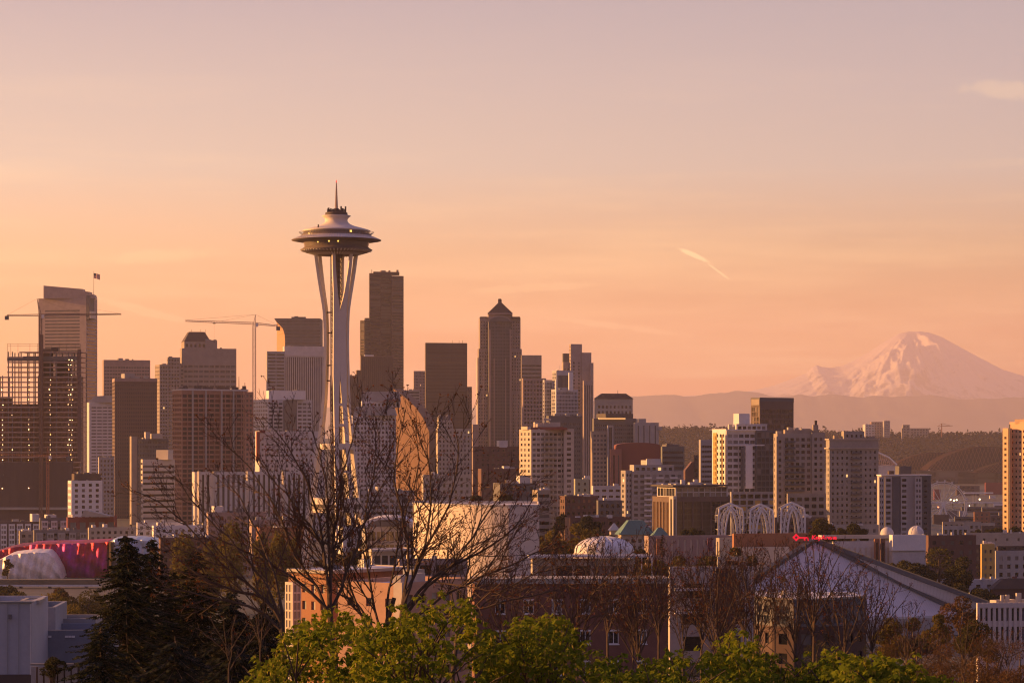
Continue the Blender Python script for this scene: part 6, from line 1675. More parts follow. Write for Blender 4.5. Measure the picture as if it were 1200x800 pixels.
def near_right():
    D = 520
    t = bld("slatted_building", "white building with close vertical fins and plant on its roof at the right edge", "building", D, 1146)
    pn = []; M = wall("pink_white_precast", .56, .48, .43, var=.06)
    i = blk(t, "building", D, 1144, 1146, 1232, 706.5, None, 5, M, None, S(99, 3, .01, .01, nc=1, nr=1), depth=22, panes=[], roof=M_roofw)
    o, u = i['o'], i['u']; n = Vector((u.y, -u.x, 0)); W_ = i['wr']; zt = i['top']
    mb = MB(); 
    z1 = zt - 1.1; z2 = zt - 3.6; z3 = zt - 4.8; z4 = zt - 7.6
    for a, b in ((z2, z1), (z4, z3)):
        g = MB(); p, q = o + n * .05, o + u * W_ + n * .05
        g.quad(Vector((p.x, p.y, a)), Vector((q.x, q.y, a)), Vector((q.x, q.y, b)), Vector((p.x, p.y, b))); g.build("window_band", GLR, t)
    nf = 15
    for k in range(nf):
        c = o + u * (W_ * (k + .02) / (nf - 1)); f = MB(); f.box(-.30, .30, -.55, .0, zt - 9, zt + .12, rot=R(5), c=(c.x, c.y)); f.build("fin", M, t)
    mb.box(-.2, W_, -.6, -.0, zt - .9, zt + .1, rot=R(5), c=(o.x, o.y)); mb.build("cornice", M, t)
    mb = MB(); mb.box(0, W_, -.35, -.06, z3 + .0, z2, rot=R(5), c=(o.x, o.y)); mb.build("spandrel", M, t)
    units(t, D + 8, [(1172, 1177, 697, 706.5), (1178, 1183, 696.5, 706.5), (1190, 1197, 694.5, 706.5), (1160, 1190, 703, 706.5), (1195, 1215, 702, 706.5)], M_cream, a=35)
near_right()
# ================================================================== trees and shrubs
def leaf_mat(key, col, col2, tr=.35, scale=3.0):
    m = bpy.data.materials.new(key); m.use_nodes = True; t = m.node_tree; nn = t.nodes.new
    for n in list(t.nodes): t.nodes.remove(n)
    o = nn("ShaderNodeOutputMaterial"); tcn = nn("ShaderNodeTexCoord")
    n1 = nn("ShaderNodeTexNoise"); n1.inputs["Scale"].default_value = scale; n1.inputs["Detail"].default_value = 4
    t.links.new(tcn.outputs["Object"], n1.inputs[0])
    mr = nn("ShaderNodeMapRange"); mr.inputs[1].default_value = .35; mr.inputs[2].default_value = .65; t.links.new(n1.outputs["Fac"], mr.inputs[0])
    mc = nn("ShaderNodeMix"); mc.data_type = 'RGBA'; t.links.new(mr.outputs[0], mc.inputs[0]); mc.inputs[6].default_value = col + (1,); mc.inputs[7].default_value = col2 + (1,)
    d = nn("ShaderNodeBsdfDiffuse"); tl = nn("ShaderNodeBsdfTranslucent"); t.links.new(mc.outputs[2], d.inputs[0]); t.links.new(mc.outputs[2], tl.inputs[0])
    ms = nn("ShaderNodeMixShader"); ms.inputs[0].default_value = tr; t.links.new(d.outputs[0], ms.inputs[1]); t.links.new(tl.outputs[0], ms.inputs[2]); t.links.new(ms.outputs[0], o.inputs[0])
    return m
M_bark = mat("dark_bark", (.080, .052, .034), .95, .3, 4)
M_twig = mat("brown_twigs", (.095, .058, .036), .95, .3, 6)
M_bud = leaf_mat("rusty_buds", (.16, .055, .02), (.09, .04, .018), .2, 5)
M_maple = leaf_mat("spring_maple_leaves", (.25, .27, .02), (.13, .18, .018), .5, 1.3)
M_maple2 = leaf_mat("deeper_green_maple_leaves", (.18, .205, .02), (.12, .15, .018), .45, 1.3)
M_tassel = leaf_mat("maple_flower_tassels", (.42, .33, .07), (.30, .25, .05), .5, 2)
M_need = leaf_mat("dark_needles", (.022, .028, .015), (.034, .036, .018), .1, 1.0)
M_need2 = leaf_mat("blue_green_needles", (.020, .026, .018), (.032, .034, .026), .1, 1.0)
M_gold = leaf_mat("golden_spring_foliage", (.17, .125, .026), (.10, .085, .022), .4, .3)
M_olive = leaf_mat("olive_foliage", (.085, .072, .024), (.055, .054, .022), .3, .3)
M_dgreen = leaf_mat("dark_green_foliage", (.035, .040, .018), (.06, .055, .022), .25, .3)
M_brownf = leaf_mat("brown_budding_foliage", (.13, .068, .030), (.075, .050, .026), .3, .4)
M_poplar = leaf_mat("poplar_foliage", (.18, .14, .026), (.105, .09, .022), .4, .25)

def unit(n):
    v = RNG.normal(size=(n, 3)); return v / np.linalg.norm(v, axis=1, keepdims=True)
def leaf_quads(C, size, flat=0.0, asp=.55):
    """Kite shaped leaves of random orientation about the points C."""
    n = len(C); a = unit(n); a[:, 2] *= (1 - flat); a /= np.linalg.norm(a, axis=1, keepdims=True)
    b = np.cross(a, unit(n)); b /= np.linalg.norm(b, axis=1, keepdims=True)
    s = size * RNG.uniform(.6, 1.35, (n, 1)) if np.isscalar(size) else size[:, None] * RNG.uniform(.6, 1.35, (n, 1))
    v = np.stack([C - a * s * .5, C + b * s * asp * .5 + a * s * .05, C + a * s * .5, C - b * s * asp * .5 + a * s * .05], 1)
    return v.reshape(-1, 3)

def bush(name, label, px, D, yt, wpx, hpx, m, group=None, seed=0, lumps=9, n=4600, leaf=None, cat="tree", trunk=True, shape='round', density=1.0):
    """A leafy tree: uneven lumps of small leaves on a forked trunk. px, yt: crown centre line and top in the photo."""
    rg = np.random.default_rng(seed + 100); s = D / F
    X = (px - 600) * s; g = G(X, D); zt = CAMZ + (515 - yt) * s
    t = thing(name, label, cat, (X, D, g), group)
    W, H = wpx * s / 2, hpx * s; top = zt - g; leaf = leaf or max(.24, 3.0 * s)
    if shape == 'round':
        c = np.stack([rg.normal(0, .42, lumps) * W, rg.normal(0, .42, lumps) * W, top - H * (.30 + .62 * rg.random(lumps))], 1); c[:, :2] = np.clip(c[:, :2], -W * .72, W * .72)
        r = rg.uniform(.26, .46, lumps) * min(W, H * .9) * (1.0 - .25 * np.abs(c[:, 0]) / W); c[:, 2] = np.minimum(c[:, 2], top - r * .9); c[0] = (0, 0, top - r[0])
        c[1:, 2] -= (np.abs(c[1:, 0]) / W) ** 2 * H * .25
    else:
        k = np.linspace(0, 1, lumps); c = np.stack([rg.normal(0, .1, lumps) * W, rg.normal(0, .1, lumps) * W, top - H * (.04 + .92 * k)], 1)
        r = W * (.28 + .75 * np.sin(np.pi * np.clip(k * .8 + .08, 0, 1)) ** .8) * rg.uniform(.8, 1.1, lumps); c[:, 2] = np.minimum(c[:, 2], top - r * .5)
    w_ = r ** 2; idx = rg.choice(lumps, int(n * density), p=w_ / w_.sum()); d = unit(len(idx)); rad = r[idx] * rg.uniform(.55, 1.08, len(idx)) ** .6
    Cc = c[idx] + d * rad[:, None] * np.array([1, 1, .85 if shape == 'round' else 1.7])
    # small clumps and gaps
    q = fbm(Cc[:, 0] * 1.1 / max(.6, W * .22) + seed, Cc[:, 2] * 1.1 / max(.6, W * .22) + Cc[:, 1] * .3, 3, seed)
    Cc = Cc[q > .32]; Cc = Cc[Cc[:, 2] > .1]
    obj("crown", mesh_np("crown", leaf_quads(Cc, leaf), 4, m), t)
    if trunk:
        mb = MB(); rt = max(.12, W * .07); zc = top - H * .75
        mb.tube([(0, 0, -1), (0.02 * W, 0, zc * .6), (-.03 * W, .02, max(.5, zc))], [rt * 1.3, rt, rt * .8], 7)
        for k in range(min(lumps, 7)): mb.tube([(0, 0, max(.4, zc * .8)), tuple((np.array([0, 0, zc]) + c[k]) / 2 + rg.normal(0, .05, 3) * W), tuple(c[k])], [rt * .7, rt * .4, rt * .15], 5)
        mb.build("trunk", M_bark, t)
    return t

# ---------------------------------------------------------- leafless trees
def bare_tree(label, D, trunk, limbs, seed, r0=.24, dens=1.0, buds=.55, sub=3, spread=1.0, name="bare_tree", tint=None, minlen=.35):
    """trunk, limbs: polylines in pixels at distance D; every limb leaves the picture plane by its own drift."""
    r0 *= .74; buds *= .7
    rd = random.Random(seed); b = P(trunk[0][0], trunk[0][1], D); b.z = G(b.x, D) - .3
    t = thing(name, label, "tree", b, "leafless trees on the slope"); o = Vector(t.location); s = D / F
    tp = [P(x, y, D) - o for x, y in trunk]; tp[0] = Vector((tp[0].x, tp[0].y, 0)) if tp[0].z > .3 else tp[0]
    main = MB(); br = MB(); tips = []
    K = len(tp); main.tube(tp, [r0 * (1 - .35 * k / (K - 1)) for k in range(K)], 8)
    def refine(pts, n):
        d = [0]
        for a, c in zip(pts, pts[1:]): d.append(d[-1] + (c - a).length)
        out = []
        for q in np.linspace(0, d[-1], n):
            i = max(0, min(len(pts) - 2, int(np.searchsorted(d, q)) - 1)); f = (q - d[i]) / max(1e-6, d[i + 1] - d[i])
            p0, p1, p2, p3 = pts[max(0, i - 1)], pts[i], pts[i + 1], pts[min(len(pts) - 1, i + 2)]
            out.append(.5 * ((2 * p1) + (p2 - p0) * f + (2 * p0 - 5 * p1 + 4 * p2 - p3) * f * f + (3 * p1 - p0 - 3 * p2 + p3) * f ** 3))
        return out, d[-1]
    def grow(pts, ra, rb, lvl, L):
        n = len(pts); (main if lvl == 0 else br).tube(pts, [ra + (rb - ra) * (k / (n - 1)) ** .8 for k in range(n)], 6 if lvl == 0 else (4 if lvl == 1 else 3))
        if lvl >= sub or L < minlen:
            tips.append(pts[-1]); return
        cnt = int(round((L / (.60 if lvl == 0 else .44 if lvl == 1 else .36)) * dens * rd.uniform(.8, 1.2))); cnt = min(cnt, 26)
        side = rd.choice((-1, 1))
        for c in range(cnt):
            f = (.16 if lvl == 0 else .12) + (.98 - .14) * (c + rd.random() * .8) / max(1, cnt); f = min(f, .985)
            i = min(n - 2, int(f * (n - 1))); p = pts[i].lerp(pts[i + 1], f * (n - 1) - i); tg = (pts[i + 1] - pts[i]).normalized()
            side = -side
            ax = tg.orthogonal().normalized(); w2 = tg.cross(ax).normalized(); a = rd.uniform(0, 2 * math.pi)
            # keep sideways shoots in the plane that carries the limb more often than not
            sd = ax * math.cos(a) + w2 * math.sin(a); sd.y *= .75
            ang = R(rd.uniform(22, 50)) * spread
            dr = (tg * math.cos(ang) + sd.normalized() * math.sin(ang)).normalized()
            l = L * rd.uniform(.22, .46) * (1.12 - .55 * f) if lvl == 0 else L * rd.uniform(.3, .6) * (1.1 - .5 * f)
            l = max(.22, min(l, 4.2)); q = p; pp = [p]; m_ = 5 if lvl == 0 else 4
            for k in range(m_):
                dr = (dr + Vector((rd.uniform(-.14, .14), rd.uniform(-.14, .14), rd.uniform(-.05, .17)))).normalized(); q = q + dr * (l / m_); pp.append(q)
            r1 = (ra + (rb - ra) * f) * (.62 if lvl == 0 else .66); r1 = max(r1, .0125)
            grow(pp, r1, max(.0095, r1 * .4), lvl + 1, l)
        tips.append(pts[-1])
    for lp in limbs:
        w_ = 1.0
        if isinstance(lp, tuple): lp, w_ = lp
        dy = rd.uniform(-1.6, 1.6); m_ = len(lp)
        pts = [P(x + rd.uniform(-1, 1) * (k > 0), y, D + dy * k / (m_ - 1)) - o for k, (x, y) in enumerate(lp)]
        d = sum(((c - a).length for a, c in zip(pts, pts[1:])))
        pts, L = refine(pts, max(8, int(d / .55)))
        for k in range(1, len(pts)): pts[k] = pts[k] + Vector((rd.uniform(-.05, .05), rd.uniform(-.08, .08), rd.uniform(-.05, .05)))
        grow(pts, r0 * .5 * w_, .02, 0, L)
    main.build("trunk", M_bark, t); br.build("branches", M_twig, t)
    tips_ = [p for p in tips if rd.random() < buds]
    if tips_:
        C = np.array([tuple(p) for p in tips_]); C = np.repeat(C, 3, 0) + RNG.normal(0, .03, (len(C) * 3, 3))
        obj("bud_clusters", mesh_np("bud_clusters", leaf_quads(C, .085, asp=.8), 4, M_bud), t)  # rusty buds at the twig tips, all in one mesh
    return t

bare_tree("leafless tree whose long limbs sweep far left across the low blocks", 112, [(338, 860), (334, 800), (331, 745), (330, 720)], [
    [(331, 735), (318, 700), (290, 655), (268, 630), (249, 614), (228, 588), (204, 558)], [(331, 725), (300, 692), (268, 668), (240, 640), (221, 618), (196, 596), (159, 574)],
    [(330, 730), (310, 700), (268, 690), (232, 672), (205, 650), (186, 626)], [(331, 720), (322, 670), (300, 620), (282, 585), (262, 560)], [(332, 740), (300, 712), (262, 704), (222, 694), (190, 690)]], 11, .23, .92)
bare_tree("tall leafless tree in front of the needle's foot, forking low", 116, [(392, 860), (392, 800), (388, 740), (386, 700)], [
    [(388, 730), (372, 690), (345, 650), (330, 610), (312, 575), (290, 545), (262, 516)], [(387, 715), (380, 660), (369, 590), (350, 545), (330, 512), (309, 488)], [(386, 700), (390, 650), (396, 600), (400, 560), (412, 520), (420, 484)],
    [(387, 705), (376, 640), (352, 600), (318, 560), (296, 530)], [(387, 700), (384, 640), (384, 590), (378, 545), (366, 506)], [(388, 720), (360, 690), (322, 664), (280, 642), (245, 626)], [(388, 715), (410, 660), (428, 612), (446, 570), (470, 540)]], 23, .25, .92)
bare_tree("leafless tree leaning to the right with a trunk before the golden foyer", 120, [(440, 860), (444, 790), (452, 735), (462, 700)], [
    [(446, 770), (440, 715), (430, 660), (428, 600), (436, 560), (444, 520), (440, 488)], [(452, 735), (456, 690), (466, 640), (478, 590), (490, 548), (486, 510)], [(446, 765), (420, 712), (404, 660), (398, 620), (404, 580)],
    [(446, 750), (418, 706), (392, 672), (362, 640), (340, 610)]], 35, .21, .92)
bare_tree("large leafless tree whose right limbs reach across the theatre wall", 108, [(470, 860), (470, 790), (470, 730), (476, 690)], [
    [(471, 720), (484, 672), (497, 640), (503, 600), (505, 555), (494, 520), (484, 492)], [(474, 700), (500, 640), (522, 600), (534, 560), (536, 520), (530, 490)], [(472, 725), (500, 690), (522, 668), (545, 640), (565, 610), (590, 575), (613, 551)],
    [(474, 730), (512, 704), (550, 682), (592, 664), (628, 648), (652, 634)], [(473, 715), (508, 676), (548, 654), (590, 628), (616, 600), (628, 578)], [(471, 715), (478, 650), (470, 600), (462, 560), (466, 520), (474, 480)], [(472, 740), (520, 724), (572, 710), (616, 700), (655, 690)]], 47, .24, .92)
bare_tree("leafless tree standing before the right part of the theatre wall", 126, [(528, 860), (530, 800), (536, 740), (548, 700)], [
    [(536, 740), (556, 690), (580, 654), (604, 624), (622, 594)], [(534, 750), (568, 706), (604, 684), (640, 668), (672, 660)], [(540, 720), (548, 670), (556, 630), (570, 596), (580, 566)], [(538, 735), (528, 690), (524, 650), (534, 610)]], 59, .17, 1.0)
bare_tree("thin leafless tree before the brick building's left windows", 140, [(632, 860), (640, 800), (648, 750)], [
    [(644, 770), (622, 720), (604, 690), (588, 668)], [(647, 755), (650, 700), (646, 660), (652, 628)], [(647, 760), (676, 716), (700, 690), (722, 664), (744, 644)], [(645, 765), (680, 730), (720, 716), (756, 700)]], 61, .15, .9)
def fan(cx, yb, ytop, w_, n, rd):
    out = []
    for k in range(n):
        f = (k + .5) / n * 2 - 1; tx_, ty = cx + f * w_, ytop + (yb - ytop) * (.42 * abs(f) ** 2.2) + rd.uniform(-4, 8); y0 = yb - rd.uniform(0, 26)
        out.append([(cx, y0), (cx + f * w_ * .28, y0 + (ty - y0) * .32), (cx + f * w_ * .62, y0 + (ty - y0) * .66), (tx_, ty)])
    return out
for lab, D, cx, ybase, yfork, ytop, w_, n, sd, r0 in (
        ("leafless tree before the brick building's last windows and the white dome", 150, 712, 870, 745, 636, 48, 7, 71, .15), ("slim leafless tree at the brick building's right corner", 165, 772, 870, 752, 640, 40, 7, 73, .15),
        ("leafless tree in front of the dark window bay of the stucco building", 160, 822, 870, 760, 648, 42, 7, 75, .15), ("slender leafless tree with two upright stems left of the arena roof", 172, 872, 870, 758, 636, 34, 7, 77, .15),
        ("upright leafless tree before the curved brick base", 180, 908, 880, 742, 640, 26, 6, 81, .13), ("round leafless tree silhouetted on the arena's grey roof", 155, 954, 880, 744, 634, 58, 10, 79, .17), ("small bushy leafless tree at the arena roof's right half", 148, 1022, 880, 768, 672, 44, 8, 83, .13),
        ("low leafless tree between the arena roof and the brown thicket", 170, 1062, 880, 790, 706, 34, 7, 85, .12), ("leafless tree behind the maple beside the brick building", 185, 742, 880, 770, 668, 36, 7, 87, .13), ("thin leafless tree right of the white dome", 178, 800, 880, 762, 660, 30, 6, 89, .12),
        ("dark leafless tree rising out of the maple before the curved building", 138, 932, 880, 770, 664, 36, 7, 91, .13), ("leafless sapling at the stucco building's right corner", 190, 850, 880, 768, 662, 26, 6, 93, .11)):
    rd = random.Random(sd); bare_tree(lab, D, [(cx + rd.uniform(-6, 6), ybase), (cx + rd.uniform(-3, 3), (ybase + yfork) / 2), (cx, yfork)], fan(cx, yfork + 6, ytop, w_, n + 1, rd), sd, r0, 1.05, .5, 3, .95)
for lab, D, cx, yfork, ytop, w_, sd in (("low leafless sapling in the dark gap beside the spruces", 150, 305, 760, 672, 30, 95), ("crooked leafless sapling beneath the second conifer", 128, 268, 782, 716, 46, 97)):
    rd = random.Random(sd); bare_tree(lab, D, [(cx, 870), (cx, yfork)], fan(cx, yfork + 6, ytop, w_, 6, rd), sd, .09, .8, .7, 2, 1.0)

for lab, D, cx, yfork, ytop, w_, n, sd in (("wide leafless tree whose twigs veil the brick building's second and third windows", 132, 596, 772, 652, 62, 8, 301), ("wide leafless tree whose twigs veil the middle of the brick building", 138, 676, 776, 640, 66, 9, 302),
        ("wide leafless tree whose twigs veil the brick building's right end", 142, 748, 778, 646, 60, 9, 303), ("leafless tree veiling the stucco building's pale wall", 146, 838, 774, 650, 52, 8, 304), ("leafless tree veiling the curved building's left corner", 150, 888, 776, 650, 50, 8, 305), ("leafless tree veiling the curved building's right end", 146, 990, 778, 664, 50, 8, 306)):
    rd = random.Random(sd); bare_tree(lab, D, [(cx + rd.uniform(-5, 5), 870), (cx, yfork)], fan(cx, yfork + 6, ytop, w_, n, rd), sd, .13, 1.0, .6, 3, 1.0)
# ---------------------------------------------------------- conifers
def conifer(label, px, D, yt, wpx, seed, m, ybase=None, kd=.33, name="conifer", droop=.35):
    rd = np.random.default_rng(seed); s = D / F; X = (px - 600) * s; g = G(X, D); H = CAMZ + (515 - yt) * s - g; Wd = wpx * s / 2 * 1.22
    t = thing(name, label, "tree", (X, D, g), "dark conifers on the slope"); mb = MB()
    mb.tube([(0, 0, -1), (.05, 0, H * .5), (0, 0, H)], [.26, .15, .02], 7); mb.build("trunk", M_bark, t)
    bm = MB(); Q = []; hv = min(H, (830 - yt) * s)
    z = H - .25
    while z > H - hv:
        f = (H - z) / hv; Lb = Wd * (f ** .78) * (1 - .25 * f) * 1.15 + .15
        for k in range(int(7 + 4 * f)):
            a = rd.uniform(0, 2 * math.pi); L = Lb * rd.uniform(.62, 1.22); dr = np.array([math.cos(a), math.sin(a), 0.0]); n = max(4, int(L / .17)); z0 = z + rd.uniform(-.15, .15)
            u = np.linspace(0, 1, n + 1); P_ = np.outer(u * L, dr); P_[:, 2] = z0 + L * (.22 * u - droop * 1.7 * u ** 1.4 + .5 * droop * u ** 3) + rd.normal(0, .02, n + 1)
            bm.tube([tuple(p) for p in P_[::max(1, n // 3)]], [.03 * (1 - .8 * i / 4) for i in range(len(P_[::max(1, n // 3)]))], 3)
            sdv = np.array([-dr[1], dr[0], 0])
            for j in range(1, n + 1):
                tl = (.16 + .42 * (1 - u[j]) ** .7 * min(1, u[j] * 3)) * min(1, L / 1.2 + .3)
                for sg in (-1, 1):
                    e = dr * rd.uniform(.5, .9) + sdv * sg * rd.uniform(.6, 1.0) + np.array([0, 0, -rd.uniform(.1, .65)]); e /= np.linalg.norm(e); b = P_[j]; w_ = np.cross(e, np.array([0, 0, 1.0]) + rd.normal(0, .5, 3)); w_ /= np.linalg.norm(w_) + 1e-6
                    l = tl * rd.uniform(.7, 1.3); ww = .075 + .03 * rd.random()
                    Q += [b, b + e * l * .5 + w_ * ww, b + e * l, b + e * l * .5 - w_ * ww]
                e = np.array([rd.normal(0, .3), rd.normal(0, .3), -1]); b = P_[j]; l = tl * .6; w_ = sdv * .05; Q += [b, b + e * l * .5 + w_, b + e * l, b + e * l * .5 - w_]
        z -= kd * rd.uniform(.7, 1.2) * (.6 + .6 * f)
    bm.build("branches", M_bark, t); obj("needles", mesh_np("needles", np.array(Q), 4, m), t)
conifer("tall dark conifer with a sharp tip, nearest the left edge", 149, 172, 624, 150, 1, M_need)
conifer("dark conifer with a slightly lower tip, close behind the tallest", 177, 178, 630, 110, 2, M_need)
conifer("small dark conifer in the gap between the two pointed groups", 202, 190, 668, 90, 3, M_need)
conifer("dark pyramid shaped conifer below the poplars", 230, 180, 643, 128, 4, M_need)
conifer("dark blunt spruce low behind the leafless trees", 272, 165, 690, 120, 5, M_need2, droop=.5)
conifer("drooping bluish spruce right of the other conifers", 312, 158, 702, 100, 6, M_need2, droop=.55)
conifer("low wide conifer filling the lower left corner below the others", 118, 150, 735, 110, 7, M_need, droop=.4)
conifer("low dark spruce at the bottom between two taller conifers", 205, 140, 745, 150, 8, M_need2, droop=.45)
conifer("low dark spruce at the bottom beside the maple's left end", 275, 135, 752, 150, 9, M_need2, droop=.5)
conifer("small slim dark conifer left of the mural wall", 776, 620, 626, 17, 10, M_need, kd=.8)

# ---------------------------------------------------------- maples in fresh leaf along the bottom
OUT = [(285, 800), (292, 782), (300, 768), (318, 762), (332, 738), (345, 722), (365, 722), (380, 710), (405, 706), (430, 712), (452, 708), (470, 700), (492, 690), (520, 686), (545, 690), (556, 712), (572, 740), (590, 745), (606, 722), (628, 714), (648, 708), (662, 718), (680, 740), (705, 760), (730, 766), (752, 772), (770, 768), (790, 756), (820, 758), (846, 758), (852, 738), (862, 727), (876, 734), (890, 757), (912, 764), (945, 778), (962, 772), (978, 752), (992, 748), (1008, 758), (1035, 762), (1056, 760), (1072, 772), (1092, 788), (1110, 784), (1128, 792), (1146, 804)]
def maple(label, x0, x1, D, seed, n):
    rd = np.random.default_rng(seed); s = D / F; cx = (x0 + x1) / 2; X = (cx - 600) * s; g = G(X, D); t = thing("maple_tree", label, "tree", (X, D, g), "maples in fresh leaf along the bottom"); o = np.array(t.location)
    hw = (x1 - x0) / 2
    oy = lambda x: np.interp(x, [p[0] for p in OUT], [p[1] for p in OUT])
    C = []
    lumps = rd.uniform(x0, x1, 16)
    while len(C) < n:
        x = rd.uniform(x0 - 6, x1 + 6); dd = rd.uniform(-1, 1); e = ((x - cx) / hw)
        y = oy(x + 9 * math.sin(dd * 7)) + 1.5 + abs(rd.normal(0, 4.5)) + dd * dd * 26 - (rd.uniform(3, 13) if rd.random() < .10 else 0)
        y += (1 - math.cos((x * .23 + dd * 5))) * 6
        y2 = y + rd.random() ** 1.35 * (118 - .0 * e)
        if y2 > 880: continue
        C.append(tuple(np.array(P(x, y2, D)) + np.array([0, dd * 3.6, 0]) - o))
    C = np.array(C)
    q = fbm(C[:, 0] * 1.15 + seed, C[:, 2] * 1.5 + C[:, 1] * .6, 3, seed); keep = q > .455; keep |= rd.random(len(C)) < .07; C = C[keep]
    V = []; T = []
    m = len(C)
    for k in range(7):                                           # a whorl of drooping leaves at every shoot tip
        a = rd.uniform(0, 2 * np.pi, m); dr = np.stack([np.cos(a), np.sin(a), -rd.uniform(.15, 1.1, m)], 1); dr /= np.linalg.norm(dr, axis=1, keepdims=True)
        sd = np.stack([-np.sin(a), np.cos(a), rd.normal(0, .35, m)], 1); L = (rd.uniform(.06, .17, m) * np.where(rd.random(m) < .12, 1.35, 1))[:, None]; b = C + dr * .03 + np.stack([np.zeros(m), np.zeros(m), rd.uniform(-.06, .05, m)], 1)
        V.append(np.stack([b, b + dr * L * .45 + sd * L * .42, b + dr * L + np.array([0, 0, -.02]), b + dr * L * .45 - sd * L * .42], 1).reshape(-1, 3))
    for k in range(2):
        mk = rd.random(m) < .62; b = C[mk] + rd.normal(0, .03, (mk.sum(), 3)); mm = len(b); l = rd.uniform(.09, .2, mm)[:, None]; a = rd.uniform(0, np.pi, mm); w_ = np.stack([np.cos(a), np.sin(a), np.zeros(mm)], 1) * .022; dn = np.stack([rd.normal(0, .12, mm), rd.normal(0, .12, mm), -np.ones(mm)], 1)
        T.append(np.stack([b, b + dn * l * .5 + w_, b + dn * l, b + dn * l * .5 - w_], 1).reshape(-1, 3))
    mi = np.concatenate([((fbm(C[:, 0] * .9 + 5 * seed, C[:, 2] * 1.1, 2, seed + 3) > .53) ^ (rd.random(m) < .2)).astype(int) for _ in range(7)]); obj("leaves", mesh_np("leaves", np.concatenate(V), 4, [M_maple, M_maple2], mi), t); obj("flower_tassels", mesh_np("flower_tassels", np.concatenate(T), 4, M_tassel), t)
    mb = MB(); fork = Vector((0, 0, 2.0)); mb.tube([(0, 0, -1), (.05, 0, 1.0), fork], [.26, .2, .18], 8); rr = random.Random(seed)
    for k in range(15):
        i = rr.randrange(len(C)); e = Vector(C[i]); m1 = fork.lerp(e, .4) + Vector((rr.uniform(-.3, .3), rr.uniform(-.3, .3), .35)); m2 = fork.lerp(e, .75) + Vector((rr.uniform(-.2, .2), rr.uniform(-.2, .2), .25)); mb.tube([fork, m1, m2, e], [.09, .06, .035, .012], 5)
        for q in range(3): e2 = e + Vector((rr.uniform(-1, 1), rr.uniform(-1, 1), rr.uniform(-.3, .6))); mb.tube([m2, m2.lerp(e2, .6) + Vector((0, 0, .1)), e2], [.03, .018, .008], 4)
    mb.build("trunk", M_bark, t)
maple("fresh green maple at the left end of the bottom row, below the orange house", 288, 428, 66, 1, 2300)
maple("tallest fresh green maple in front of the service block", 428, 574, 62, 2, 2700)
maple("rounded fresh green maple before the brick building's windows", 574, 706, 64, 3, 2100)
maple("low fresh green maple below the brick building's right corner", 706, 838, 60, 4, 1500)
maple("fresh green maple with one tall shoot below the stucco building", 838, 946, 63, 5, 1700)
maple("fresh green maple at the right end of the bottom row", 946, 1146, 61, 6, 2500)

